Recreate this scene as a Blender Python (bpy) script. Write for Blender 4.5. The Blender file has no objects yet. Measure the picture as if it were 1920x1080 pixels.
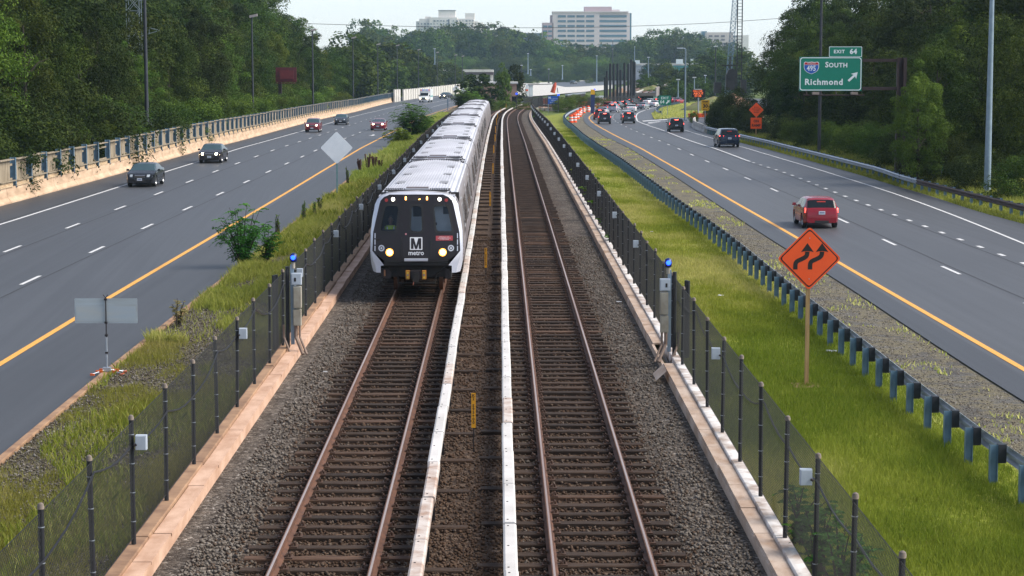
import bpy, math, random
import numpy as np
from mathutils import Vector, Matrix
random.seed(7); rng = np.random.default_rng(11)
S = bpy.context.scene; COL = S.collection
F = 3882.; YH = 109.; CZ = 7.6; TH = math.atan((540-YH)/F)

# ---------- terrain profile: flat near, falling gently beyond 170 m ----------
_TY = [-200, 150, 190, 400, 550, 750, 1000, 1500, 6000]
_TZ = [0, 0, -.13, -2.1, -3.4, -4.4, -4.9, -4.6, -4.6]
def T(y): return float(np.interp(y, _TY, _TZ))
def G(px, py, z=0.):
    "point of the (falling) ground level z seen at a picture position of the 1920x1080 photo"
    u = (px-960)/F; v = (540-py)/F
    dy = math.cos(TH)+v*math.sin(TH); dz = -math.sin(TH)+v*math.cos(TH)
    zz = z
    for _ in range(25):
        t = (zz-CZ)/dz; zz = .5*zz+.5*(z+T(dy*t))
    return (u*t, dy*t, zz)
def A(px, py, Y):
    "point at distance Y seen at a picture position"
    u = (px-960)/F; v = (540-py)/F
    dy = math.cos(TH)+v*math.sin(TH); dz = -math.sin(TH)+v*math.cos(TH); t = Y/dy
    return (u*t, Y, CZ+dz*t)
def lin(c):
    return tuple((x/12.92 if x <= .04045 else ((x+.055)/1.055)**2.4) for x in c)

# ---------- objects ----------
def tag(o, label=None, cat=None, group=None, kind=None):
    if label: o['label'] = label
    if cat: o['category'] = cat
    if group: o['group'] = group
    if kind: o['kind'] = kind
    return o
def thing(name, label, cat, loc=(0, 0, 0), rotz=0., group=None):
    o = bpy.data.objects.new(name, None); COL.objects.link(o)
    o.empty_display_size = .2; o.location = loc; o.rotation_euler = (0, 0, rotz)
    return tag(o, label, cat, group)
def copy_tree(o, parent=None):
    c = o.copy(); COL.objects.link(c)
    if parent is not None: c.parent = parent
    for ch in o.children: copy_tree(ch, c)
    return c
ORD = ['first','second','third','fourth','fifth','sixth','seventh','eighth','ninth','tenth','eleventh','twelfth','thirteenth','fourteenth','fifteenth','sixteenth','seventeenth','eighteenth','nineteenth']
TENS = {20:'twentieth',30:'thirtieth',40:'fortieth',50:'fiftieth',60:'sixtieth',70:'seventieth',80:'eightieth',90:'ninetieth'}
TEN = {20:'twenty',30:'thirty',40:'forty',50:'fifty',60:'sixty',70:'seventy',80:'eighty',90:'ninety'}
def nth(i):
    if i < 20: return ORD[i-1]
    t = i//10*10
    return TENS[t] if i == t else TEN[t]+'-'+ORD[i-t-1]

class MB:
    def __init__(s): s.v = []; s.f = []; s.m = []; s.mats = []; s.uv = None
    def mi(s, m):
        if m not in s.mats: s.mats.append(m)
        return s.mats.index(m)
    def add(s, vs, fs, m):
        b = len(s.v); s.v += [tuple(p) for p in vs]; k = s.mi(m)
        for f in fs: s.f.append(tuple(b+i for i in f)); s.m.append(k)
    def box(s, c, d, m, rz=0., rx=0., taper=1.):
        x, y, z = d[0]/2, d[1]/2, d[2]/2; vs = []
        for k in (-1, 1):
            t = taper if k > 0 else 1.
            for a, b in ((-1, -1), (1, -1), (1, 1), (-1, 1)):
                p = Vector((a*x*t, b*y*t, k*z))
                if rx: p = Matrix.Rotation(rx, 3, 'X') @ p
                if rz: p = Matrix.Rotation(rz, 3, 'Z') @ p
                vs.append((p.x+c[0], p.y+c[1], p.z+c[2]))
        s.add(vs, [(3, 2, 1, 0), (4, 5, 6, 7), (0, 1, 5, 4), (1, 2, 6, 5), (2, 3, 7, 6), (3, 0, 4, 7)], m)
    def cyl(s, p0, p1, r0, m, r1=None, n=8, caps=True):
        if r1 is None: r1 = r0
        p0, p1 = Vector(p0), Vector(p1); d = (p1-p0).normalized()
        a = d.orthogonal().normalized(); b = d.cross(a); vs = []
        for p, r in ((p0, r0), (p1, r1)):
            for i in range(n):
                t = 2*math.pi*i/n; vs.append(p+a*(r*math.cos(t))+b*(r*math.sin(t)))
        fs = [(i, (i+1) % n, n+(i+1) % n, n+i) for i in range(n)]
        if caps: fs += [tuple(range(n))[::-1], tuple(range(n, 2*n))]
        s.add(vs, fs, m)
    def tube(s, pts, r, m, n=6):
        rs = r if isinstance(r, (list, tuple)) else [r]*len(pts)
        P = [Vector(p) for p in pts]; vs = []; a = None
        for i, p in enumerate(P):
            d = (P[min(i+1, len(P)-1)]-P[max(i-1, 0)]).normalized()
            if a is None: a = d.orthogonal().normalized()
            a = (a-d*a.dot(d)).normalized(); b = d.cross(a)
            for k in range(n):
                t = 2*math.pi*k/n; vs.append(p+a*(rs[i]*math.cos(t))+b*(rs[i]*math.sin(t)))
        fs = []
        for i in range(len(P)-1):
            for k in range(n):
                fs.append((i*n+k, i*n+(k+1) % n, (i+1)*n+(k+1) % n, (i+1)*n+k))
        fs += [tuple(range(n))[::-1], tuple(range((len(P)-1)*n, len(P)*n))]
        s.add(vs, fs, m)
    def sweep(s, path, prof, m, closed=True, caps=True):
        "profile points (right, up) swept along a path"
        n = len(prof); vs = []
        for i, p in enumerate(path):
            a = path[max(i-1, 0)]; b = path[min(i+1, len(path)-1)]
            dx, dy = b[0]-a[0], b[1]-a[1]; L = math.hypot(dx, dy) or 1
            rx, ry = dy/L, -dx/L
            for (o, u) in prof: vs.append((p[0]+rx*o, p[1]+ry*o, p[2]+u))
        fs = []
        for i in range(len(path)-1):
            for k in range(n if closed else n-1):
                k2 = (k+1) % n
                fs.append((i*n+k, (i+1)*n+k, (i+1)*n+k2, i*n+k2))
        if closed and caps: fs += [tuple(range(n)), tuple(range((len(path)-1)*n, len(path)*n))[::-1]]
        s.add(vs, fs, m)
    def slab(s, pts, o, ux, uy, un, t, m, mside=None):
        "2-D outline pts placed at o with axes ux,uy and thickness t along un (front face at +un)"
        o, ux, uy, un = map(Vector, (o, ux, uy, un)); n = len(pts)
        fr = [o+ux*a+uy*b+un*(t/2) for a, b in pts]; bk = [o+ux*a+uy*b-un*(t/2) for a, b in pts]
        ar = sum(pts[i][0]*pts[(i+1) % n][1]-pts[(i+1) % n][0]*pts[i][1] for i in range(n))
        flip = (ar*ux.cross(uy).dot(un)) < 0
        f1 = tuple(range(n)); f2 = tuple(range(n, 2*n))[::-1]
        side = [(i, n+i, n+(i+1) % n, (i+1) % n) for i in range(n)]
        if flip: f1 = f1[::-1]; f2 = f2[::-1]; side = [q[::-1] for q in side]
        s.add(fr+bk, [f1], m)
        b = len(s.v)-2*n; k = s.mi(mside or m)
        for q in [f2]+side: s.f.append(tuple(b+i for i in q)); s.m.append(k)
    def lathe(s, prof, c, m, n=12, axis='Z'):
        vs = []; fs = []
        for r, h in prof:
            for i in range(n):
                t = 2*math.pi*i/n; a, b = r*math.cos(t), r*math.sin(t)
                if axis == 'Z': vs.append((c[0]+a, c[1]+b, c[2]+h))
                elif axis == 'Y': vs.append((c[0]-a, c[1]+h, c[2]+b))
                else: vs.append((c[0]+h, c[1]+a, c[2]+b))
        for j in range(len(prof)-1):
            for i in range(n):
                fs.append((j*n+i, j*n+(i+1) % n, (j+1)*n+(i+1) % n, (j+1)*n+i))
        s.add(vs, fs, m)
    def grid(s, rows, m, close=False):
        nr, nc = len(rows), len(rows[0]); vs = [p for r in rows for p in r]
        s.add(vs, [(i*nc+j, i*nc+(j+1) % nc, (i+1)*nc+(j+1) % nc, (i+1)*nc+j) for i in range(nr-1) for j in range(nc if close else nc-1)], m)
    def text(s, txt, size, o, ux, uy, m, align='CENTER', sx=1., extr=.002, spacing=1., bold=0.):
        cu = bpy.data.curves.new('t', 'FONT'); cu.body = txt; cu.size = size; cu.align_x = align; cu.align_y = 'CENTER'
        cu.space_character = spacing; cu.resolution_u = 2; cu.extrude = extr; cu.offset = bold; cu.space_line = .8
        ob = bpy.data.objects.new('t', cu); COL.objects.link(ob)
        me = bpy.data.meshes.new_from_object(ob.evaluated_get(bpy.context.evaluated_depsgraph_get()))
        o, ux, uy = Vector(o), Vector(ux).normalized(), Vector(uy).normalized(); un = ux.cross(uy)
        vs = [o+ux*(v.co.x*sx)+uy*v.co.y+un*v.co.z for v in me.vertices]
        s.add(vs, [tuple(p.vertices) for p in me.polygons], m)
        bpy.data.objects.remove(ob); bpy.data.meshes.remove(me)
    def mesh(s, name, off=None, smooth=None):
        me = bpy.data.meshes.new(name)
        v = [(p[0]-off[0], p[1]-off[1], p[2]-off[2]) for p in s.v] if off else s.v
        me.from_pydata(v, [], s.f)
        for m in s.mats: me.materials.append(m)
        me.polygons.foreach_set('material_index', s.m)
        if s.uv:
            l = me.uv_layers.new(name='UVMap'); idx = np.empty(len(me.loops), 'i'); me.loops.foreach_get('vertex_index', idx)
            l.data.foreach_set('uv', np.array(s.uv, 'f')[idx].ravel())
        if smooth:
            me.polygons.foreach_set('use_smooth', [True]*len(me.polygons))
            if smooth < 180: me.set_sharp_from_angle(angle=math.radians(smooth))
        me.update(); return me
    def build(s, name, parent=None, smooth=None, world=False, label=None):
        off = tuple(parent.location) if (world and parent) else None
        o = bpy.data.objects.new(name, s.mesh(name, off, smooth)); COL.objects.link(o)
        if parent: o.parent = parent
        if label: o['label'] = label
        return o
def inst(name, me, parent=None, loc=(0, 0, 0), rot=(0, 0, 0), sc=(1, 1, 1)):
    o = bpy.data.objects.new(name, me); COL.objects.link(o); o.location = loc; o.rotation_euler = rot; o.scale = sc
    if parent: o.parent = parent
    return o
def np_mesh(name, V, Fc, mat, attr=None, smooth=False):
    "V (n,3), Fc (m,k) with constant k"
    me = bpy.data.meshes.new(name); k = Fc.shape[1]
    me.vertices.add(len(V)); me.vertices.foreach_set('co', np.ascontiguousarray(V, 'f').ravel())
    me.loops.add(Fc.size); me.loops.foreach_set('vertex_index', np.ascontiguousarray(Fc, 'i').ravel())
    me.polygons.add(len(Fc)); me.polygons.foreach_set('loop_start', np.arange(0, Fc.size, k, dtype='i'))
    try: me.polygons.foreach_set('loop_total', np.full(len(Fc), k, 'i'))
    except Exception: pass
    if attr is not None:
        a = me.attributes.new('rnd', 'FLOAT', 'FACE'); a.data.foreach_set('value', np.ascontiguousarray(attr, 'f'))
    if smooth: me.polygons.foreach_set('use_smooth', np.ones(len(Fc), bool))
    me.materials.append(mat); me.update(calc_edges=True); me.validate(); return me

# ---------- paths ----------
def chaikin(p, n=2):
    for _ in range(n):
        q = [p[0]]
        for a, b in zip(p[:-1], p[1:]):
            q += [tuple(.75*a[k]+.25*b[k] for k in range(3)), tuple(.25*a[k]+.75*b[k] for k in range(3))]
        p = q+[p[-1]]
    return p
def snap(p, z, ds=4.):
    q = resample([(x, y, 0) for x, y, _ in p], ds); return [(x, y, z+T(y)) for x, y, _ in q]
def pathpx(pts, z, n=2): return snap(chaikin([G(x, y, z) for x, y in pts], n), z)
def plen(p): return [0]+list(np.cumsum([math.dist(a, b) for a, b in zip(p[:-1], p[1:])]))
def at(p, s, L=None):
    L = L or plen(p); s = max(0, min(s, L[-1])); i = max(0, min(int(np.searchsorted(L, s))-1, len(p)-2))
    t = (s-L[i])/((L[i+1]-L[i]) or 1); a, b = p[i], p[i+1]
    return tuple(a[k]+(b[k]-a[k])*t for k in range(3)), math.atan2(b[1]-a[1], b[0]-a[0])
def resample(p, ds):
    L = plen(p); n = max(2, int(L[-1]/ds)+1); return [at(p, L[-1]*i/(n-1), L)[0] for i in range(n)]
def offset(p, d, dz=0.):
    q = []
    for i, c in enumerate(p):
        a = p[max(i-1, 0)]; b = p[min(i+1, len(p)-1)]; dx, dy = b[0]-a[0], b[1]-a[1]; L = math.hypot(dx, dy) or 1
        q.append((c[0]+dy/L*d, c[1]-dx/L*d, c[2]+dz))
    return q
def ribbon(mb, a, b, m, lift=0., nx=1):
    "sheet between two paths (a left, b right), UV in metres along / across"
    n = max(len(a), len(b), 2); LA, LB = plen(a), plen(b); rows = []
    if mb.uv is None: mb.uv = []
    s = 0; prev = None
    for i in range(n):
        p = at(a, LA[-1]*i/(n-1), LA)[0]; q = at(b, LB[-1]*i/(n-1), LB)[0]
        if prev: s += math.dist(prev, p)
        prev = p; w = math.dist(p, q)
        za, zb = p[2]-T(p[1]), q[2]-T(q[1]); row = []
        for j in range(nx+1):
            f = j/nx; y = p[1]+(q[1]-p[1])*f; row.append((p[0]+(q[0]-p[0])*f, y, za+(zb-za)*f+T(y)+lift)); mb.uv.append((s, w*f))
        rows.append(row)
    mb.grid(rows, m)
def byY(p, y):
    "x of a path at given Y"
    ys = [c[1] for c in p]; return float(np.interp(y, ys, [c[0] for c in p]))

# ---------- materials ----------
MC = {}
class NT:
    def __init__(s, name):
        s.mat = bpy.data.materials.new(name); s.mat.use_nodes = True; s.n = s.mat.node_tree.nodes; s.l = s.mat.node_tree.links
        s.b = s.n['Principled BSDF']; s.out = s.n['Material Output']
    def new(s, t, **k):
        x = s.n.new(t)
        for a, v in k.items(): setattr(x, a, v)
        return x
    def link(s, a, b): s.l.new(a, b)
    def coord(s, kind='Object', scale=(1, 1, 1)):
        if kind == 'Position': g = s.new('ShaderNodeNewGeometry').outputs['Position']
        else: g = s.new('ShaderNodeTexCoord').outputs[kind]
        mp = s.new('ShaderNodeMapping'); mp.inputs['Scale'].default_value = scale; s.link(g, mp.inputs['Vector']); return mp.outputs[0]
    def noise(s, vec, scale, detail=4, rough=.6):
        x = s.new('ShaderNodeTexNoise'); x.inputs['Scale'].default_value = scale; x.inputs['Detail'].default_value = detail
        x.inputs['Roughness'].default_value = rough; s.link(vec, x.inputs['Vector']); return x.outputs['Fac']
    def ramp(s, fac, stops):
        x = s.new('ShaderNodeValToRGB'); s.link(fac, x.inputs[0]); e = x.color_ramp.elements
        while len(e) < len(stops): e.new(.5)
        for i, (p, c) in enumerate(stops): e[i].position = p; e[i].color = (*c, 1) if len(c) == 3 else c
        return x.outputs[0]
    def mix(s, fac, a, b, mode='MIX'):
        x = s.new('ShaderNodeMix', data_type='RGBA', blend_type=mode)
        for sock, v in ((x.inputs[0], fac), (x.inputs[6], a), (x.inputs[7], b)):
            if hasattr(v, 'node'): s.link(v, sock)
            elif isinstance(v, (int, float)): sock.default_value = v
            else: sock.default_value = (*v, 1)
        return x.outputs[2]
    def math(s, op, a, b=0., c=0.):
        x = s.new('ShaderNodeMath', operation=op)
        for i, v in enumerate((a, b, c)):
            if hasattr(v, 'node'): s.link(v, x.inputs[i])
            else: x.inputs[i].default_value = v
        return x.outputs[0]
    def bump(s, h, strength=.3, dist=.02):
        x = s.new('ShaderNodeBump'); x.inputs['Strength'].default_value = strength; x.inputs['Distance'].default_value = dist
        s.link(h, x.inputs['Height']); s.link(x.outputs[0], s.b.inputs['Normal'])
    def set(s, col=None, rough=None, metal=None, spec=None):
        for k, v in (('Base Color', col), ('Roughness', rough), ('Metallic', metal), ('Specular IOR Level', spec)):
            if v is None: continue
            if hasattr(v, 'node'): s.link(v, s.b.inputs[k])
            else: s.b.inputs[k].default_value = (*v, 1) if k == 'Base Color' else v
def M(name, c1, c2=None, scale=3., rough=.6, metal=0., bump=0., coord='Object', st=(1, 1, 1), spec=.4, lo=.35, hi=.65, bscale=None, detail=5, bd=.01):
    if name in MC: return MC[name]
    t = NT(name); c2 = c2 or tuple(x*.75 for x in c1); v = t.coord(coord, st)
    n = t.noise(v, scale, detail); col = t.ramp(n, [(lo, c1), (hi, c2)])
    t.set(col, rough, metal, spec)
    if bump: t.bump(t.noise(v, bscale or scale*6, 3), bump, bd)
    MC[name] = t.mat; return t.mat
def EM(name, c, strength=3., base=(.1, .1, .1)):
    if name in MC: return MC[name]
    t = NT(name); t.set(base, .4); t.b.inputs['Emission Color'].default_value = (*c, 1); t.b.inputs['Emission Strength'].default_value = strength
    MC[name] = t.mat; return t.mat
def PAINT(name, c, rough=.25, coat=.6, metal=0.):
    if name in MC: return MC[name]
    t = NT(name); v = t.coord('Object'); n = t.noise(v, 2.2, 3)
    t.set(t.ramp(n, [(.3, c), (.75, tuple(x*.82 for x in c))]), t.math('MULTIPLY_ADD', n, .12, rough-.04), metal, .4)
    t.b.inputs['Coat Weight'].default_value = coat*.28; t.b.inputs['Coat Roughness'].default_value = .08
    MC[name] = t.mat; return t.mat
# ================= materials of the setting =================
def m_asphalt(name, base, var=.018, warm=0.):
    t = NT(name); uv = t.coord('UV'); fine = t.noise(t.coord('UV'), 26, 3, .8); big = t.noise(t.coord('UV', (.03, .3, 1)), 2.0, 4)
    streak = t.noise(t.coord('UV', (.012, 1.4, 1)), 1.6, 3); patch = t.noise(t.coord('UV', (.05, .08, 1)), 1., 5)
    c = t.ramp(big, [(.3, tuple(b*.86 for b in base)), (.7, tuple(b*1.14 for b in base))])
    c = t.mix(.62, c, t.ramp(streak, [(.36, tuple(b*.60 for b in base)), (.64, tuple(b*1.36 for b in base))]))
    c = t.mix(.25, c, t.ramp(patch, [(.4, tuple(b*.7 for b in base)), (.6, tuple(b*1.3 for b in base))]))
    c = t.mix(.45, c, t.ramp(fine, [(.3, tuple(b*.55 for b in base)), (.7, tuple(b*1.5 for b in base))]))
    vo = t.new('ShaderNodeTexVoronoi', feature='DISTANCE_TO_EDGE'); wv = t.coord('UV', (.14, .22, 1))
    nw = t.new('ShaderNodeTexNoise'); nw.inputs['Scale'].default_value = 3.; t.link(wv, nw.inputs['Vector'])
    ad = t.new('ShaderNodeMixRGB'); ad.blend_type = 'ADD'; ad.inputs[0].default_value = .5; t.link(wv, ad.inputs[1]); t.link(nw.outputs['Color'], ad.inputs[2])
    t.link(ad.outputs[0], vo.inputs['Vector']); vo.inputs['Scale'].default_value = 1.
    crack = t.math('MULTIPLY', t.math('LESS_THAN', vo.outputs['Distance'], .0035), t.math('GREATER_THAN', patch, .55))
    c = t.mix(t.math('MULTIPLY', crack, .45), c, (.03, .03, .032))
    t.set(c, t.math('MULTIPLY_ADD', fine, .2, .42), 0, .45); t.bump(fine, .25, .006); return t.mat
ASPH = m_asphalt('road_asphalt', (.054, .057, .064)); ASPHR = m_asphalt('road_asphalt_right', (.064, .066, .072)); SHOUL = m_asphalt('shoulder_asphalt', (.043, .045, .050))
def m_line(name, c):
    t = NT(name); n = t.noise(t.coord('Position'), 9, 4, .75); t.set(t.ramp(n, [(.30, tuple(x*.55 for x in c)), (.46, c)]), .6); return t.mat
WHITE = m_line('white_road_paint', (.60, .60, .60)); YELL = m_line('yellow_road_paint', (.72, .35, .055))
CONC = M('old_concrete', (.42, .40, .37), (.25, .235, .21), 1.3, .85, bump=.3, coord='Position')
BASECONC = M('barrier_concrete', (.58, .42, .29), (.38, .26, .17), .9, .85, bump=.2, coord='Position', st=(1, .6, 2.5))
WCONC = M('pale_concrete', (.58, .56, .52), (.44, .42, .39), .8, .85, bump=.1, coord='Position')
LIDC = M('trough_lid_concrete', (.60, .40, .29), (.42, .25, .165), 1.6, .75, bump=.25, coord='Position', st=(1.6, .7, 1))
LIDR = M('trough_lid_pale', (.54, .43, .35), (.36, .24, .165), 1.5, .75, bump=.25, coord='Position', st=(1.6, .7, 1))
CURBC = M('curb_brown_concrete', (.36, .22, .13), (.20, .115, .07), 1.8, .85, bump=.3, coord='Position')
CURBW = M('curb_white_concrete', (.66, .63, .61), (.33, .26, .22), 1.8, .85, bump=.3, coord='Position', lo=.42, hi=.62)
def m_ground(name, cols, sc=.25, fine=9., pos='Position', bump=.5):
    t = NT(name); v = t.coord(pos); a = t.noise(v, sc, 6, .65); b = t.noise(v, fine, 4, .8)
    c = t.ramp(a, [(.3+.4*i/(len(cols)-1), k) for i, k in enumerate(cols)])
    c = t.mix(.75, c, t.ramp(b, [(.34, (.2, .2, .2)), (.62, (1.7, 1.7, 1.7)), (.72, (2.6, 2.6, 2.6))]), 'MULTIPLY'); t.set(c, .9, 0, .15); t.bump(b, bump, .05); return t.mat
LAND = m_ground('scrub_ground', [(.045, .085, .02), (.10, .13, .03), (.06, .09, .022)], .05, 2.)
LAWN = m_ground('lawn_ground', [(.12, .15, .018), (.21, .225, .035), (.145, .175, .02), (.23, .19, .075)], .16, 5.)
WEEDY = m_ground('weedy_gravel', [(.085, .066, .048), (.15, .125, .095), (.105, .095, .05), (.07, .055, .042), (.13, .115, .07)], 1.6, 17., bump=1.)
SHGRAV = m_ground('shoulder_gravel', [(.085, .08, .078), (.125, .12, .112), (.165, .145, .095), (.09, .086, .083), (.14, .13, .11)], .9, 17., bump=1.)
SOIL = M('forest_soil', (.03, .035, .015), (.015, .018, .008), .2, .95, coord='Position')
DIRT = M('bare_orange_dirt', (.34, .20, .12), (.22, .13, .08), .3, .95, coord='Position', bump=.4)
RUST = M('rusty_rail_steel', (.16, .075, .045), (.09, .045, .03), 4., .75, .3, coord='Position')
RAILTOP = M('worn_rail_top', (.66, .52, .44), (.46, .28, .20), .6, .32, .8, coord='Position', st=(4, .15, 1))
WOODT = M('tie_timber', (.060, .038, .026), (.020, .013, .010), 3.0, .85, bump=.5, st=(.6, 9, 6), coord='Position')
def tie_mat():
    t = NT('tie_timber'); v = t.coord('Object', (.6, 9, 6)); ob = t.new('ShaderNodeObjectInfo'); n = t.noise(v, 3.0, 5)
    c = t.ramp(n, [(.35, (.062, .040, .028)), (.65, (.020, .013, .010))]); k = t.ramp(ob.outputs['Random'], [(0, (.55, .52, .5)), (.5, (1., .95, .9)), (.85, (1.3, 1.2, 1.1)), (1, (2.2, 1.9, 1.7))])
    t.set(t.mix(1., c, k, 'MULTIPLY'), .85, 0, .3); t.bump(t.noise(v, 14, 3), .6, .02); return t.mat
WOODT = tie_mat()
PLATE = M('rusty_plate', (.10, .055, .038), (.05, .03, .022), 8., .8, .2, coord='Position')
COVER = M('cover_board_white', (.66, .63, .61), (.50, .475, .45), .9, .5, coord='Position', bump=.05)
COVER2 = M('cover_board_stained', (.56, .50, .46), (.33, .21, .15), 2.2, .6, coord='Position', lo=.42, hi=.7)
BLACK = M('black_vinyl', (.012, .013, .016), (.02, .021, .026), 6, .45)
GALV = M('galvanised_steel', (.42, .46, .52), (.33, .37, .42), 3, .4, .6)
GALVB = M('bluish_steel', (.17, .27, .36), (.11, .185, .26), 2.2, .5, .35)
DARKST = M('dark_bronze_steel', (.035, .028, .03), (.02, .017, .018), 3, .5, .2)
WTIM = M('weathered_timber', (.36, .30, .22), (.17, .135, .09), 2.2, .9, bump=.4, st=(5, 5, .35), coord='Position')
WTIM2 = M('pale_timber', (.56, .43, .28), (.36, .25, .15), 2., .9, bump=.4, st=(1, 1, 4), coord='Position')

# ================= ground and roads =================
Z_R = -.5
def sheet(name, mat, x0, x1, ys, z, kind='structure', nx=8):
    mb = MB(); rows = [[(x0+(x1-x0)*i/nx, y, z+T(y)) for i in range(nx+1)] for y in ys]; mb.grid([r[::-1] for r in rows][::-1], mat)
    o = mb.build(name); tag(o, kind=kind); return o
ys = [-60, 0, 60, 120, 150, 170, 190, 220, 260, 300, 340, 400, 460, 550, 650, 750, 1000, 1500, 2200, 2900]
sheet('ground', LAND, -1400, 1400, ys, -.72)

YL = pathpx([(-140, 768), (0, 683), (140, 598), (213, 553), (405, 440), (540, 360), (630, 306), (708, 262), (760, 235), (791, 220), (838, 203.5), (880, 192)], Z_R)
WL = pathpx([(-160, 470), (0, 421.5), (239, 345.6), (373, 303), (560, 248), (654, 220), (736, 201), (788, 189.6), (825, 180.5)], Z_R)
BL = pathpx([(-150, 426), (0, 387), (144, 348), (241, 321.5), (349.6, 289.6), (440, 267.4), (560, 234), (621, 219), (671, 209), (701, 200), (741, 190), (787, 182.5), (841, 177)], Z_R)
CL = pathpx([(-250, 1072), (0, 865), (173, 720), (423, 521.7), (580, 396.7), (670, 324), (740, 270), (800, 227), (850, 201), (890, 190)], Z_R)
def ext(p, pts): return snap(p+[(x, y, z) for x, y, z in pts], pts[0][2])
def pre(p, y0):
    a, b = p[0], p[3]; t = (y0-a[1])/(b[1]-a[1]); return [(a[0]+(b[0]-a[0])*t, y0, a[2])]+p
YL = pre(YL, 10); WL = pre(WL, 10); BL = pre(BL, 10); CL = pre(CL, 10)
farL = [(9, 520, Z_R), (34, 620, Z_R), (80, 760, Z_R)]
BLx = ext(BL, [(-2, 540, Z_R), (20, 640, Z_R), (66, 780, Z_R)]); CLx = ext(CL, farL)
mb = MB(); ribbon(mb, resample(BLx, 4), resample(CLx, 4), ASPH, 0., 10); tag(mb.build('road'), kind='structure')
mb = MB(); ribbon(mb, resample(BL, 4), resample(offset(WL, -.3), 4), SHOUL, .004); tag(mb.build('road_shoulder'), kind='structure')
mb = MB(); ribbon(mb, resample(offset(YL, .35), 4), resample(CL, 4), SHOUL, .004); tag(mb.build('road_shoulder'), kind='structure')

YR = pathpx([(2090, 790), (1920, 693), (1573, 493), (1490, 443), (1343, 360), (1220, 289), (1164, 259.5), (1142, 248), (1116, 233.6), (1106.7, 225.7), (1104, 220.6), (1107.6, 216.5), (1114, 212), (1135, 203.5), (1165, 196)], Z_R)
SR = pathpx([(2060, 838), (1863, 718), (1713, 620), (1563, 520), (1457, 457), (1310, 360), (1160, 267), (1137, 258), (1116, 244), (1103, 236), (1095.6, 228.5), (1093.5, 221), (1097, 215.5), (1109, 209), (1130, 201.5), (1160, 194)], Z_R)
PR = pathpx([(2100, 468), (1920, 419.6), (1832, 397), (1754, 369.6), (1680, 349), (1613, 328), (1513, 300), (1383, 266.7), (1323, 250), (1296, 239), (1290, 230), (1297, 222), (1340, 214)], Z_R)
ER = pathpx([(2070, 519), (1920, 457), (1780, 400), (1666.7, 359), (1556.7, 325), (1518, 313), (1453, 294), (1384, 274), (1338, 260), (1306, 251), (1284, 244)], Z_R)
BR = pathpx([(2040, 541), (1910, 490), (1768, 437), (1663, 397.7), (1581, 367), (1486, 328), (1405, 303), (1370, 289), (1291, 263.6), (1242.5, 244), (1212, 234.4), (1195, 227)], Z_R)
AR = pathpx([(1960, 585), (1765, 499.3), (1651.7, 447.3), (1573, 410), (1454, 357), (1371, 321.7), (1310, 296), (1264.7, 276), (1229.7, 261), (1201, 249.7), (1178, 239.8), (1161, 232), (1151, 225), (1148.3, 220.5), (1149.5, 215.8), (1159, 209.5), (1172, 204), (1190, 199)], Z_R)
YR = pre(YR, 10); SR = pre(SR, 10); PR = pre(PR, 10); ER = pre(ER, 10); BR = pre(BR, 10); AR = pre(AR, 10)
# main carriageway: left edge SR, right edge = gore side then ramp edge
RIGHTMAIN = pathpx([(1226, 223), (1222, 215), (1228.6, 209), (1238, 202.5), (1272, 196), (1330, 189), (1390, 184)], Z_R)
SRx = ext(SR, [(42, 445, Z_R), (68, 480, Z_R), (110, 515, Z_R)])
PRm = [c for c in PR[:len(PR)*9//10] if c[1] < G(1296, 239, Z_R)[1]]
mb = MB(); ribbon(mb, resample(SRx, 4), resample(PRm+RIGHTMAIN, 4), ASPHR, 0., 10); tag(mb.build('road'), kind='structure')
mb = MB(); ribbon(mb, resample([G(1228, 222.5, Z_R), G(1290, 220, Z_R), G(1335, 217, Z_R)], 5), resample([G(1275, 241, Z_R), G(1330, 232, Z_R), G(1345, 229, Z_R)], 5), ASPHR, .004)
tag(mb.build('ramp_road'), kind='structure')
mb = MB(); ribbon(mb, resample(SR, 4), resample(offset(YR, -.3), 4), SHOUL, .004); tag(mb.build('road_shoulder'), kind='structure')

def marking(name, path, w, m, label, dash=None, start=0, end=None, lift=.009):
    mb = MB(); L = plen(path); end = end or L[-1]
    if not dash:
        p = [at(path, start+(end-start)*i/200, L)[0] for i in range(201)]; ribbon(mb, offset(p, -w/2), offset(p, w/2), m, lift)
    else:
        s = start
        while s < end:
            p = [at(path, s, L)[0], at(path, s+dash[0]/2, L)[0], at(path, s+dash[0], L)[0]]
            ribbon(mb, offset(p, -w/2), offset(p, w/2), m, lift); s += dash[1]
    o = mb.build(name); tag(o, label, kind='structure'); return o
def s_at_Y(path, Y):
    L = plen(path); return float(np.interp(Y, [c[1] for c in path], L))
D1 = pre(pathpx([(-150, 534), (6.7, 473), (126, 427.7), (216.7, 393), (290, 365.7), (579, 260.6), (630, 243), (680, 227), (717, 214.6), (755, 204.8), (791, 196), (845, 185)], Z_R), 10)
D2 = pre(pathpx([(-130, 612), (39, 534), (169, 474), (269, 428), (344, 394), (405.7, 366.7), (565.6, 294.8), (660, 254.4), (743, 220.7), (807, 201.5), (855, 189)], Z_R), 10)
marking('road_marking', YL, .2, YELL, 'long yellow edge line of the left carriageway')
marking('road_marking', WL, .17, WHITE, 'long white edge line of the left carriageway')
marking('road_marking', D1, .15, WHITE, 'broken white lane line nearer the timber barrier', (3.05, 12.19), s_at_Y(D1, G(6.7, 473, Z_R)[1])-36.57, s_at_Y(D1, G(755, 204.8, Z_R)[1]))
marking('road_marking', D2, .15, WHITE, 'broken white lane line nearer the yellow line', (3.05, 12.19), s_at_Y(D2, G(39, 534, Z_R)[1])-36.57, s_at_Y(D2, G(743, 220.7, Z_R)[1]))
marking('road_marking', D1, .15, WHITE, 'far unbroken white lane line beyond the ambulance', None, s_at_Y(D1, G(791, 196, Z_R)[1]))
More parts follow.
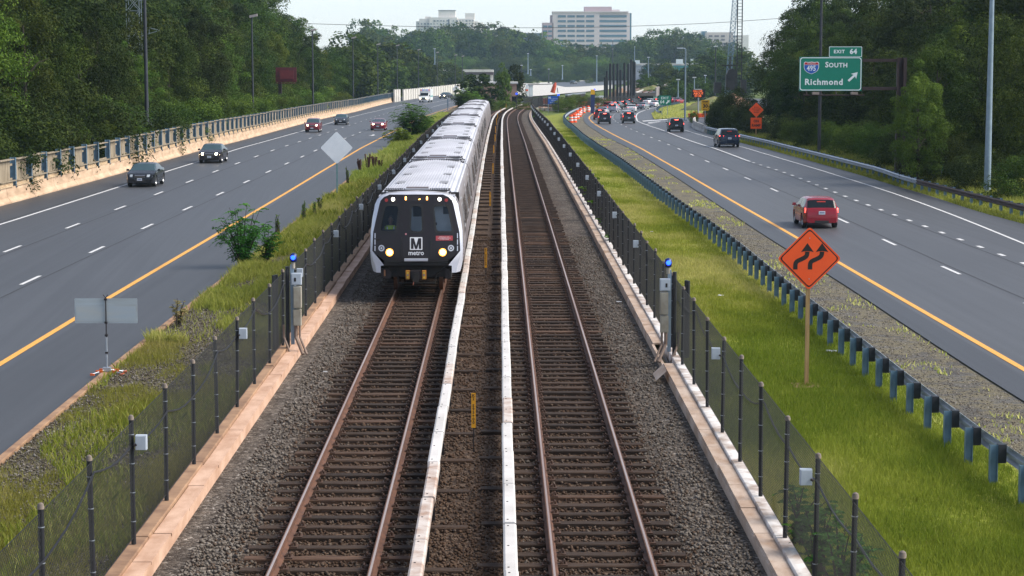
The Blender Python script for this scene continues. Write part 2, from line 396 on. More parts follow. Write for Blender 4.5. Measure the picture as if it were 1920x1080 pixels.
marking('road_marking', D2, .15, WHITE, 'far unbroken white lane line beside the shrub', None, s_at_Y(D2, G(807, 201.5, Z_R)[1]))
marking('road_marking', YR, .2, YELL, 'long yellow edge line of the right carriageway')
marking('road_marking', AR, .15, WHITE, 'broken white lane line beside the yellow line', (3.05, 12.19), s_at_Y(AR, G(1651.7+33, 460, Z_R)[1])-36.57)
sB = s_at_Y(BR, G(1405, 303, Z_R)[1])
marking('road_marking', BR, .2, WHITE, 'unbroken white line before the exit lane', None, sB)
marking('road_marking', BR, .2, WHITE, 'short white dashes along the exit lane', (.91, 3.66), s_at_Y(BR, 30), sB)
marking('road_marking', ER, .15, WHITE, 'white edge line of the exit lane')
g1 = snap(chaikin([G(1195, 227, Z_R), G(1192, 218, Z_R), G(1196, 211.5, Z_R), G(1212, 205.5, Z_R), G(1240, 199, Z_R), G(1290, 192, Z_R)]), Z_R)
marking('road_marking', g1, .2, WHITE, 'white edge line curving past the gore')
g2 = snap(chaikin([G(1211, 234, Z_R), G(1225, 230.5, Z_R), G(1254, 227, Z_R), G(1300, 224.5, Z_R)]), Z_R)
marking('road_marking', g2, .2, WHITE, 'white line starting the exit ramp', lift=.013)
mb = MB()
for a, b, c, d in (((1204, 226.5), (1252, 223.5), (1250, 224.8), (1206, 228.0)), ((1215, 229.5), (1240, 227.3), (1236, 228.6), (1216, 230.8))):
    vs = [G(*p, Z_R) for p in (a, b, c, d)]; mb.add([(x, y, z+.012) for x, y, z in vs], [(3, 2, 1, 0)], WHITE)
tag(mb.build('road_marking'), 'white chevron bars painted in the gore', kind='structure')
# straight arrow in the left carriageway
c0 = Vector(G(699, 253.6, Z_R)); u = (Vector(G(660, 254.4, Z_R))-Vector(G(743, 220.7, Z_R))).normalized(); r_ = Vector((u.y, -u.x, 0))
arr = [(-2.6, -.12), (1.0, -.12), (1.0, -.45), (2.6, 0), (1.0, .45), (1.0, .12), (-2.6, .12)]
mb = MB(); mb.add([c0+u*a+r_*b+Vector((0, 0, .012)) for a, b in arr], [tuple(range(7))], WHITE); tag(mb.build('road_marking'), 'white arrow painted in the left carriageway', kind='structure')

SEAM = M('joint_seal', (.028, .028, .030), (.04, .04, .042), 4, .7, coord='Position')
for p_, o_, lab in ((D1, .28, 'dark joint along the lane line nearer the timber barrier'), (D2, .28, 'dark joint along the lane line nearer the yellow line'), (AR, .30, 'dark joint along the broken lane line of the right road'), (WL, -.35, 'dark joint beside the left edge line'), (BR, -.32, 'dark joint beside the exit lane line')):
    marking('road_joint', [(x+.012*math.sin(y*.9), y, z) for x, y, z in offset(p_, o_)], .045, SEAM, lab, lift=.007)
SKID = M('tyre_mark', (.046, .047, .052), (.058, .06, .066), .8, .6, coord='Position')
# verges
FL0 = pre(pathpx([(250, 1020), (313, 937), (364, 868), (447, 761)], .05, 0), 20)
# master track centre line (right track) from its rails
RC = []
for a, b in (((1041, 1080), (1231.4, 1080)), ((1009.4, 780), (1140.6, 780)), ((966.9, 380), (1019, 380)), ((957, 300), (994.6, 300)), ((951.9, 240), (974.6, 240)), ((950.6, 222), (969.6, 222)), ((956.5, 210.5), (972.8, 210.5)), ((971.5, 201.2), (988, 201.2)), ((990, 195.7), (1004, 195.7))):
    RC.append(G((a[0]+b[0])/2, a[1], 0))
RC = [(RC[0][0]+.10, 12, 0)]+RC+[(x, y, T(y)) for x, y in ((9.5, 400), (18.5, 440), (31, 490))]
SPAN = [(37, 560, -1.0-.3), (48.5, 700, -1.9), (62.5, 850, -2.6), (79, 1000, -3.0), (98, 1180, -3.0), (117, 1350, -2.6), (140, 1550, -2.2)]
RC = snap(chaikin(RC, 3), 0, 2.); LC = offset(RC, -4.25)
R_ = [c for c in RC if c[1] < 500]; L_ = [c for c in LC if c[1] < 500]
def sheet2(name, mat, pa, pb, z, y0, y1, step=4, label=None, kind='structure', prof=None, nx=8):
    mb = MB(); rows = []; mb.uv = []; y = y0
    while y <= y1:
        a, b = byY(pa, y), byY(pb, y); r = []
        for i in range(nx+1):
            t = i/nx; x = a+(b-a)*t; r.append((x, y, z+T(y)+(prof(t, x, y) if prof else 0))); mb.uv.append((y, x-byY(RC, y)))
        rows.append(r); y += step
    mb.grid(rows, mat); o = mb.build(name); tag(o, label, kind=kind); return o
TRL = offset(RC, -6.9); TRR = offset(RC, 2.55)      # trough outer sides
# gravel shoulder between guardrail and carriageway, grass verge, left median
GRp = pathpx([(2000, 905), (1920, 857), (1880, 830), (1790, 763), (1726.7, 718), (1566.7, 593), (1486.7, 533), (1360, 430), (1280, 378), (1163, 293), (1106.7, 260), (1080, 237), (1062, 223), (1059.3, 218), (1062, 214), (1070, 208.7), (1081.7, 203.5), (1095.6, 199.5), (1111, 196.5)], .25)
GRp = pre(GRp, 10)
mb = MB(); ribbon(mb, resample(offset([(x, y, z-.79) for x, y, z in GRp], -.5), 3), resample([(x, y, z-.03) for x, y, z in offset(SR, .02)], 3), SHGRAV, 0., 3); tag(mb.build('gravel_shoulder'), kind='structure')
mb = MB(); ribbon(mb, resample([(x, y, z-.42) for x, y, z in TRR if y < 330], 3), resample([(x, y, z-.76) for x, y, z in offset(GRp, .6)], 3), LAWN, 0., 4); tag(mb.build('grass_verge'), kind='structure')
CURBIN = offset(CL, .12)
mb = MB(); ribbon(mb, resample([(x, y, z-.03+.06) for x, y, z in CURBIN], 3), resample([(x, y, z-.26) for x, y, z in TRL if y < 420], 3), WEEDY, 0., 4); tag(mb.build('median_strip'), kind='structure')
mb = MB(); p = resample(CL, 3.); mb.sweep(p, [(-.02, -.1), (-.02, .10), (.0, .12), (.15, .12), (.16, .10), (.16, -.1)], CURBC)
o = mb.build('kerb'); tag(o, kind='structure')

# ================= trackbed =================
def m_ballast(name):
    t = NT(name); p = t.coord('Position'); uv = t.new('ShaderNodeTexCoord').outputs['UV']
    vo = t.new('ShaderNodeTexVoronoi'); vo.inputs['Scale'].default_value = 17.; t.link(p, vo.inputs['Vector'])
    vd = t.new('ShaderNodeTexVoronoi', feature='DISTANCE_TO_EDGE'); vd.inputs['Scale'].default_value = 17.; t.link(p, vd.inputs['Vector'])
    sep = t.new('ShaderNodeSeparateColor'); t.link(vo.outputs['Color'], sep.inputs[0])
    grey = t.ramp(sep.outputs[0], [(0, (.050, .041, .034)), (.5, (.108, .092, .078)), (.9, (.185, .162, .14)), (1, (.36, .33, .30))])
    brown = t.ramp(sep.outputs[0], [(0, (.028, .016, .010)), (.5, (.068, .040, .025)), (1, (.14, .09, .058))])
    sx = t.new('ShaderNodeSeparateXYZ'); t.link(uv, sx.inputs[0]); x = sx.outputs[1]; wob = t.math('MULTIPLY_ADD', t.noise(p, .7, 5), 2.2, -1.1)
    # greyness: high outside the tracks
    d = t.math('ABSOLUTE', t.math('ADD', x, 2.12)); d = t.math('ADD', d, wob)
    g = t.new('ShaderNodeMapRange'); t.link(d, g.inputs[0]); g.inputs[1].default_value = 3.0; g.inputs[2].default_value = 4.0
    g.inputs[3].default_value = .12; g.inputs[4].default_value = .85
    c = t.mix(g.outputs[0], brown, grey)
    c = t.mix(.8, c, t.ramp(t.noise(p, 1.3, 6, .7), [(.34, (.45, .43, .42)), (.55, (1, 1, 1)), (.7, (1.45, 1.42, 1.4))]), 'MULTIPLY')
    t.set(c, .9, 0, .2); t.bump(t.math('MINIMUM', vd.outputs['Distance'], .25), 1., .05); return t.mat
BALL = m_ballast('track_ballast')
def bprof(t, x, y):
    return .03*math.sin(x*3.1+y*.4)*.3+.015*math.sin(y*.9+x)
sheet2('ballast_bed', BALL, offset(RC, -6.88), offset(RC, 2.57), -.235, 12, 495, 3, None, 'structure', None, 12)

RAILP = [(-.075, -.16), (-.075, -.145), (-.015, -.12), (-.012, -.045), (-.036, -.03), (-.036, -.003), (.036, -.003), (.036, -.03), (.012, -.045), (.015, -.12), (.075, -.145), (.075, -.16)]
def make_tie(seed, ext):
    r = random.Random(seed); mb = MB(); w = .225+r.uniform(-.02, .02); l = 1.30+r.uniform(-.05, .06); x1 = l+(ext if ext > 0 else 0); x0 = -l+(ext if ext < 0 else 0)
    n = 7; rows = []
    for j, (yy, zz) in enumerate(((-w/2, -.3), (-w/2, -.172), (-w/2+.012, -.160), (w/2-.012, -.160), (w/2, -.172), (w/2, -.3))):
        rows.append([(x0+(x1-x0)*i/n, yy+r.uniform(-.006, .006), zz+r.uniform(-.007, .007)) for i in range(n+1)])
    mb.grid(rows, WOODT)
    for xx, a in ((x0, 1), (x1, -1)): mb.box((xx+a*.004, 0, -.235), (.012, w*.97, .13), WOODT)
    return mb.mesh('tie')
def make_plate():
    mb = MB(); mb.box((0, 0, -.155), (.40, .19, .02), PLATE)
    for sx in (-1, 1):
        mb.box((sx*.105, 0, -.125), (.05, .12, .05), PLATE, taper=.7)
        mb.tube([(sx*.09, -.05, -.13), (sx*.15, -.04, -.085), (sx*.15, .04, -.085), (sx*.1, .05, -.13)], .014, PLATE, 5)
        mb.cyl((sx*.16, 0, -.15), (sx*.16, 0, -.10), .02, PLATE, n=6)
    return mb.mesh('tie_plate')
ties0 = [make_tie(i, 0) for i in range(5)]; tiesR = [make_tie(10+i, .82) for i in range(3)]; tiesL = [make_tie(20+i, -.62) for i in range(3)]
plate = make_plate()
SLOT = NT('flat_rust').mat
def track(path, name, label, y0, y1, long_ties, phase):
    p = [c for c in path if y0-3 < c[1] < y1+3]; L = plen(p); st, a0 = at(p, 0, L)
    t = thing(name, label, 'railway track', st)
    for sgn in (-1, 1):
        q = resample(offset(p, sgn*.7525), 3.); mb = MB(); mb.sweep(q, RAILP, RUST)
        mb.sweep([(x, y, z) for x, y, z in q], [(-.020, -.0025), (-.016, .0015), (.012, .0015), (.016, -.0025)], RAILTOP)
        mb.build('rail', t, world=True)
    s = .4+phase; k = 0; mbf = MB()
    while s < L[-1]-.5:
        c, an = at(p, s, L); c = (c[0]+random.uniform(-.03, .03), c[1], c[2]+random.uniform(-.006, .004)); an2 = an-math.pi/2+random.uniform(-.008, .008)
        me = random.choice(long_ties) if k % 4 == 1 else random.choice(ties0)
        if c[1] < 28: s += .722; k += 1; continue
        if k < 117+0:
            o = inst('tie', me, t, (c[0]-st[0], c[1]-st[1], c[2]-st[2]), (0, 0, an2))
            for sgn in (-1, 1): inst('tie_plate', plate, o, (sgn*.7525, 0, 0))
        else:
            xt = (.82 if long_ties is tiesR else -.62) if k % 4 == 1 else 0; mbf.box((c[0]+xt/2*math.cos(an2), c[1]+xt/2*math.sin(an2), c[2]-.218), (2.6+abs(xt), .225, .13), WOODT, an2)
        s += .722; k += 1
    o = mbf.build('tie', t, world=True, label='dark timber ties running on into the distance'); tag(o, kind='stuff')
    return t
TKL = track(L_, 'railway_track', 'ballasted track under the approaching silver train', 26, 480, tiesR, 0.1)
TKR = track(R_, 'railway_track', 'empty ballasted track on the right, curving away', 26, 480, tiesL, .33)

# third rails with white cover boards
def third_rail(path, off, label, stained, rail_side):
    p = [c for c in path if 14 < c[1] < 470]; p = offset(p, off); L = plen(p); st = p[0]; t = thing('third_rail', label, 'third rail', st)
    q = resample(p, 3.); mb = MB(); mb.sweep(q, [(-.04, -.02), (-.04, .10), (.04, .10), (.04, -.02)], RUST); mb.build('conductor_rail', t, world=True)
    s = 0; k = 0; mbr = MB()
    while s < L[-1]-1:
        ln = 3.05; a, b = at(p, s+.02, L)[0], at(p, min(s+ln-.02, L[-1]), L)[0]
        jit = random.uniform(-.014, .014); h = .255+random.uniform(-.013, .013)
        a = (a[0]+jit, a[1], a[2]); b = (b[0]+jit, b[1], b[2]); m_ = at(p, s+ln/2, L)[0]; m_ = (m_[0]+jit, m_[1], m_[2])
        big = a[1] > 250
        mt = COVER2 if (random.random() < stained) else COVER
        tgt = mbr if k >= 99 else MB()
        tgt.sweep([a, m_, b], [(-.105, h-.14), (-.105, h-.02), (-.075, h), (.075, h), (.105, h-.02), (.105, h-.14), (.09, h-.14), (.09, h-.03), (-.09, h-.03), (-.09, h-.14)], mt)
        if a[1] < 120:
            for fr in (.06, .5, .94):
                c = at([a, b], fr*ln)[0]; tgt.box((c[0]-.03, c[1], c[2]+h+.003), (.03, .03, .008), DARKST)
        if k < 99: tgt.build('cover_board', t, world=True)
        s += ln; k += 1
    if mbr.v: tag(mbr.build('cover_board', t, world=True, label='far white cover boards reaching round the bend'), kind='stuff')
    s = 1.0
    mb = MB()
    k = 0
    while s < L[-1] and k < 99:
        c = at(p, s, L)[0]
        mb = MB(); mb.cyl((c[0], c[1], c[2]-.16), (c[0], c[1], c[2]-.02), .06, DARKST, .045, 8); mb.box((c[0]+rail_side*.09, c[1], c[2]-.04), (.05, .06, .24), DARKST)
        mb.build('insulator', t, world=True); s += 2.888; k += 1
    return t
third_rail(L_, .7525+.72, 'stained white-covered third rail beside the silver train', .35, 1)
third_rail(R_, -.7525-.66, 'clean white-covered third rail beside the empty track', .06, -1)
# cable trough and curb on each side
def trough(path, o0, o1, oc, mat, lidmat, curbmat, label, cl):
    sg = 1 if o0 > 0 else -1
    p = [c for c in path if 13 < c[1] < 420]; t = thing('cable_trough', label, 'cable trough', p[0]); L = plen(p); s = 0; k = 0; mr = MB()
    while s < L[-1]:
        a, b = at(p, s+.01, L)[0], at(p, min(s+1.86, L[-1]), L)[0]; j = random.uniform(-.012, .012); h = random.uniform(-.008, .008)
        tg = MB() if k < 100 else mr
        A_, B_ = sorted((o0+j, o1+j))
        if not (sg > 0 and 50.6 < a[1] < 53.5): tg.sweep([a, b], [(A_, -.05+h), (A_, .0+h), (B_, .0+h), (B_, -.05+h)], lidmat)
        if k < 100 and tg.v: tg.build('trough_lid', t, world=True)
        if a[1] > 26: k += 1
        s += 1.87
    if mr.v: tag(mr.build('trough_lid', t, world=True, label='far trough lids along the curving track'), kind='stuff')
    q = resample(p, 3.); mb = MB(); A_, B_ = sorted((o0, o1)); i0 = o0
    mb.sweep(q, [(i0-.02*sg-.03*(sg < 0), -.5), (i0-.02*sg-.03*(sg < 0), -.052), (i0+.05*sg, -.052), (i0+.05*sg, -.5)], lidmat); mb.build('trough_wall', t, world=True)
    w = thing('curb_wall', cl, 'low wall', p[0]); mb = MB(); A_, B_ = sorted((o1+.012*sg, oc))
    s = 0; k = 0; mr = MB()
    while s < L[-1]:
        a, b = at(p, s+.015, L)[0], at(p, min(s+6.1-.015, L[-1]), L)[0]; m_ = at(p, s+3.05, L)[0]; h = random.uniform(-.012, .012)
        mb = MB(); mb.sweep([a, m_, b], [(A_, -.6), (A_, .04+h), (A_+.015, .055+h), (B_-.015, .055+h), (B_, .04+h), (B_, -.6)], curbmat); mb.build('curb_block', w, world=True); s += 6.1
trough(RC, -6.85, -7.14, -7.40, 0, LIDC, CURBC, 'brown concrete cable trough on the left of the tracks', 'low brown curb under the left track fence')
trough(RC, 2.53, 2.79, 3.03, 0, LIDR, CURBW, 'pale rust-stained cable trough on the right of the tracks', 'low white curb under the right track fence')
# loose ballast stones close to the camera
def stones_at(name, x, y, z, s, r, lab, cols):
    n = len(x); oct_ = np.array([(1, 0, 0), (0, 1, 0), (-1, 0, 0), (0, -1, 0), (0, 0, 1), (0, 0, -1)], float)
    V = oct_[None]*(.6+.8*rng.random((n, 6, 1)))*s[:, None, None]; a = rng.random(n)*6.28; tl = (rng.random(n)-.5)*1.6
    c, q = np.cos(a)[:, None], np.sin(a)[:, None]; X = V[:, :, 0]*c-V[:, :, 1]*q; Y = V[:, :, 0]*q+V[:, :, 1]*c; Z = V[:, :, 2]
    ct, st = np.cos(tl)[:, None], np.sin(tl)[:, None]; X, Z = X*ct-Z*st, X*st+Z*ct
    V = np.stack([X+x[:, None], Y+y[:, None], Z*.8+z[:, None]], -1).reshape(-1, 3)
    f = np.array([(0, 1, 4), (1, 2, 4), (2, 3, 4), (3, 0, 4), (1, 0, 5), (2, 1, 5), (3, 2, 5), (0, 3, 5)]); Fc = (f[None]+np.arange(n)[:, None, None]*6).reshape(-1, 3)
    t = NT(name); at_ = t.new('ShaderNodeAttribute', attribute_name='rnd'); t.set(t.ramp(at_.outputs['Fac'], cols), .9, 0, .2)
    o = inst('loose_gravel', np_mesh('gravel', V, Fc, t.mat, np.repeat(r, 8))); tag(o, lab, 'gravel', kind='stuff')
def stones():
    n = 46000; y = 29+(rng.random(n)**1.7)*62; xr = -6.45+rng.random(n)*8.85
    base = np.array([byY(RC, v) for v in np.linspace(28, 92, 65)]); x = xr+np.interp(y, np.linspace(28, 92, 65), base)
    s = .022+.022*rng.random(n); oct_ = np.array([(1, 0, 0), (0, 1, 0), (-1, 0, 0), (0, -1, 0), (0, 0, 1), (0, 0, -1)], float)
    V = oct_[None]*(.6+.8*rng.random((n, 6, 1)))*s[:, None, None]; a = rng.random(n)*6.28; tl = (rng.random(n)-.5)*1.6
    c, q = np.cos(a)[:, None], np.sin(a)[:, None]; X = V[:, :, 0]*c-V[:, :, 1]*q; Y = V[:, :, 0]*q+V[:, :, 1]*c; Z = V[:, :, 2]
    ct, st = np.cos(tl)[:, None], np.sin(tl)[:, None]; X, Z = X*ct-Z*st, X*st+Z*ct
    V = np.stack([X+x[:, None], Y+y[:, None], Z*.8-.225+rng.random(n)[:, None]*.03], -1).reshape(-1, 3)
    f = np.array([(0, 1, 4), (1, 2, 4), (2, 3, 4), (3, 0, 4), (1, 0, 5), (2, 1, 5), (3, 2, 5), (0, 3, 5)]); Fc = (f[None]+np.arange(n)[:, None, None]*6).reshape(-1, 3)
    near = np.exp(-((np.minimum(abs(xr), abs(xr+4.25)))/1.35)**4); r = np.clip(rng.random(n)*.5+(1-near)*.42, 0, 1); r[(xr > -3.0) & (xr < -1.2)] *= .5
    t = NT('ballast_stone'); at_ = t.new('ShaderNodeAttribute', attribute_name='rnd')
    t.set(t.ramp(at_.outputs['Fac'], [(0, (.032, .018, .012)), (.35, (.08, .049, .032)), (.6, (.11, .093, .078)), (.9, (.185, .162, .14)), (1, (.36, .33, .30))]), .9, 0, .2)
    o = inst('loose_gravel', np_mesh('gravel', V, Fc, t.mat, np.repeat(r, 8))); tag(o, 'loose broken stones lying on the near track bed', 'gravel', kind='stuff')
stones()
# ================= timber-topped barrier on the left =================
def barrier():
    p = [c for c in BL if c[1] < G(741, 190, Z_R)[1]]; p = [(x, y, z) for x, y, z in p if y > 60]; L = plen(p); st = p[0]
    t = thing('barrier_wall', 'tan concrete barrier topped with weathered timber panels and blue steel posts', 'barrier', st)
    prof = [(.02, -.1), (.02, .08), (-.16, .32), (-.24, .86), (-.52, .86), (-.52, -.1)]
    s = 0
    while s < L[-1]-1:
        a, m1, m2, b = [at(p, min(s+k*1.83+(0.02 if k == 0 else -.02 if k == 3 else 0), L[-1]), L)[0] for k in range(4)]
        mb = MB(); mb.sweep([a, m1, m2, b], prof, BASECONC); mb.build('concrete_barrier', t, world=True); s += 5.49
    post = MB(); post.box((-.38, 0, 1.62), (.30, .03, 1.72), GALVB)
    post.box((-.23, 0, 1.62), (.022, .19, 1.72), GALVB); post.box((-.53, 0, 1.62), (.022, .19, 1.72), GALVB); post.box((-.38, .0, .80), (.4, .25, .04), DARKST)
    pm = post.mesh('post')
    def panel(seed, missing=False):
        r = random.Random(seed); mb = MB()
        if not missing:
            n = 13
            for i in range(n):
                y = .14+2.7*(i+.5)/n; mb.box((-.40+r.uniform(-.012, .012), y, 1.67+r.uniform(-.01, .01)), (.045, (2.7/n)*.95, 1.34), WTIM)
        for z in (1.25, 2.05): mb.box((-.445, 1.83, z), (.04, 3.4, .12), WTIM)
        mb.box((-.33, 1.55, 2.37+r.uniform(-.02, .02)), (.34, 2.9, .045), WTIM)
        o = r.uniform(.0, .05)
        mb.box((-.30, 1.55, 1.03), (.09, 2.9, .16), WTIM2); mb.box((-.26+o, 1.5+r.uniform(-.2, .1), .91), (.10, 2.7, .11), WTIM2)
        mb.box((-.24, 1.83, 1.20+r.uniform(-.03, .03)), (.20, 3.4, .045), WTIM)
        return mb.mesh('timber_panel')
    pans = [panel(i) for i in range(7)]; gone = panel(99, True)
    s = .3; k = 0
    while s < L[-1]-.3:
        c, an = at(p, s, L); rz = an-math.pi/2; lc = (c[0]-st[0], c[1]-st[1], c[2]-st[2])
        inst('post', pm, t, lc, (0, 0, rz))
        if s+3.7 < L[-1]:
            gap = 183 < (960+F*(c[0])/c[1]) < 196.5
            o = inst('timber_panel', gone if gap else random.choice(pans), t, lc, (0, random.uniform(-.02, .02), rz), (1, 1, 1+random.uniform(-.02, .02)))
            if gap: o['label'] = 'timber panel with its vertical boards missing'
        s += 3.66; k += 1
    # low concrete barrier carrying on
    q = [c for c in BL if c[1] > p[-1][1]+.2]; q = [p[-1]]+q; q = [(x, y+.0, z) for x, y, z in q]
    t2 = MB(); t2.sweep(resample(q, 4), [(.02, -.1), (.02, .08), (-.16, .32), (-.24, .9), (-.45, .9), (-.52, -.1)], WCONC)
    tag(t2.build('concrete_barrier'), 'pale low concrete barrier curving past the ambulance', 'barrier')
barrier()
def noise_wall():
    t = thing('noise_wall', 'pale stepped panel wall standing behind the low concrete barrier', 'wall', G(745, 186, Z_R)); st = t.location
    px = [739, 751, 756, 770, 783, 796, 809, 822, 835, 848, 864]; top = [168.5, 169, 168, 167, 165.5, 164, 163, 161.5, 160, 158.5, 157]
    for i in range(10):
        if i == 1: continue
        n = 3
        for j in range(n):
            x0 = px[i]+(px[i+1]-px[i])*j/n; x1 = px[i]+(px[i+1]-px[i])*(j+1)/n
            Y0 = 540+(x0-739)*1.7; Y1 = 540+(x1-739)*1.7
            a = A(x0, top[i]+j*-.25+(.35 if j == 0 else 0), Y0); b = A(x1, top[i], Y1)
            z0 = T(Y0)-.8; zt = a[2]
            mb = MB(); mb.sweep([(a[0], a[1], z0), (b[0], b[1], z0)], [(0, 0), (0, zt-z0), (-.15, zt-z0), (-.15, 0)], WCONC)
            mb.box((a[0], a[1], (z0+zt)/2+.1), (.35, .35, zt-z0+.2), WCONC)
            mb.build('wall_panel', t, world=True)
noise_wall()

# ================= W-beam guardrails =================
WB = [(-.045, .0), (-.01, -.03), (.035, -.055), (.035, -.095), (-.03, -.135), (-.03, -.175), (.035, -.215), (.035, -.255), (-.01, -.285), (-.045, -.31), (-.05, -.31), (-.015, -.28), (.03, -.25), (.03, -.22), (-.036, -.18), (-.036, -.13), (.03, -.09), (.03, -.06), (-.015, -.025), (-.05, 0)]
def guardrail(name, path, label, beam, postm, blockm, sgn, y0, y1, nfull=97, brown=None):
    p = [c for c in path if y0 < c[1] < y1] if y1 else path; L = plen(p); st = (p[0][0], p[0][1], p[0][2]-.75); t = thing(name, label, 'guardrail', st)
    s = 0; q = resample(p, 3.81); pr = [(a*sgn, b) for a, b in WB]
    if sgn < 0: pr = pr[::-1]
    step = 6
    for i in range(0, len(q)-1, step):
        seg = q[i:i+step+1]; m = brown if (brown and seg[0][1] < brown_y) else beam
        mb = MB(); mb.sweep(seg, pr, m); mb.build('rail_beam', t, world=True)
    pm = MB(); pm.box((-.275*sgn, 0, -.52), (.15, .012, 1.06), postm)
    for dx in (-.205, -.345): pm.box((dx*sgn, 0, -.52), (.012, .105, 1.06), postm)
    pmesh = pm.mesh('post'); bm = MB(); bm.box((-.12*sgn, 0, -.155), (.155, .15, .36), blockm); bmesh_ = bm.mesh('spacer_block')
    s = .4; k = 0; far = MB()
    while s < L[-1]:
        c, an = at(p, s, L); rz = an-math.pi/2
        if k < nfull:
            o = inst('post', pmesh, t, (c[0]-st[0], c[1]-st[1], c[2]-st[2]+random.uniform(-.015, .015)), (random.uniform(-.012, .012), 0, rz)); inst('spacer_block', bmesh_, o)
        else:
            far.box((c[0]-.275*sgn, c[1], c[2]-.52), (.15, .105, 1.06), postm, rz); far.box((c[0]-.12*sgn, c[1], c[2]-.155), (.155, .15, .36), blockm, rz)
        s += 1.905; k += 1
    if far.v: tag(far.build('post', t, world=True, label='far steel posts round the bend'), kind='stuff')
    return t
brown_y = 115.5
BLK = M('dark_spacer', (.028, .033, .042), (.018, .02, .026), 5, .6)
guardrail('guardrail', GRp, 'long steel guardrail on blue posts along the grass verge', GALV, GALVB, BLK, 1, 29, None)
GXp = pathpx([(2050, 421), (1920, 384.4), (1803, 357), (1680, 326.7), (1656, 315.5), (1613, 305.5), (1546.7, 289), (1446.7, 265), (1380, 250), (1319, 236.2)], .25)
t = guardrail('guardrail', pre(GXp, 80), 'silver guardrail between the exit lane and the woods, brown at its near end', GALV, GALVB, BLK, -1, 80, None, 97, DARKST)
BROWN = M('brown_weathering_steel', (.075, .05, .045), (.05, .033, .03), 3, .6, .3, coord='Position')
for o in t.children:
    if o.name.startswith('rail_beam') and min(v.co.y for v in o.data.vertices)+t.location.y < 113:
        o.data.materials[0] = BROWN; o['label'] = 'brown near length of the rail beam'
q = chaikin([G(1319, 249, Z_R), G(1306, 244, Z_R), G(1298, 240, Z_R), G(1296, 236, Z_R), G(1299, 231.5, Z_R)]); mb = MB()
mb.sweep(q, [(-.0, 0), (0, .1), (.13, .35), (.18, .9), (.38, .9), (.5, 0)], WCONC); tag(mb.build('concrete_barrier'), 'short pale concrete barrier where the silver guardrail begins', 'barrier')
GGp = pathpx([(1237, 208), (1231, 207.5), (1229.3, 204), (1232, 200), (1240, 195.8), (1272, 190.5)], .25)
guardrail('guardrail', GGp, 'short curved guardrail round the grass gore behind the green exit sign', GALV, GALVB, BLK, -1, 0, None)

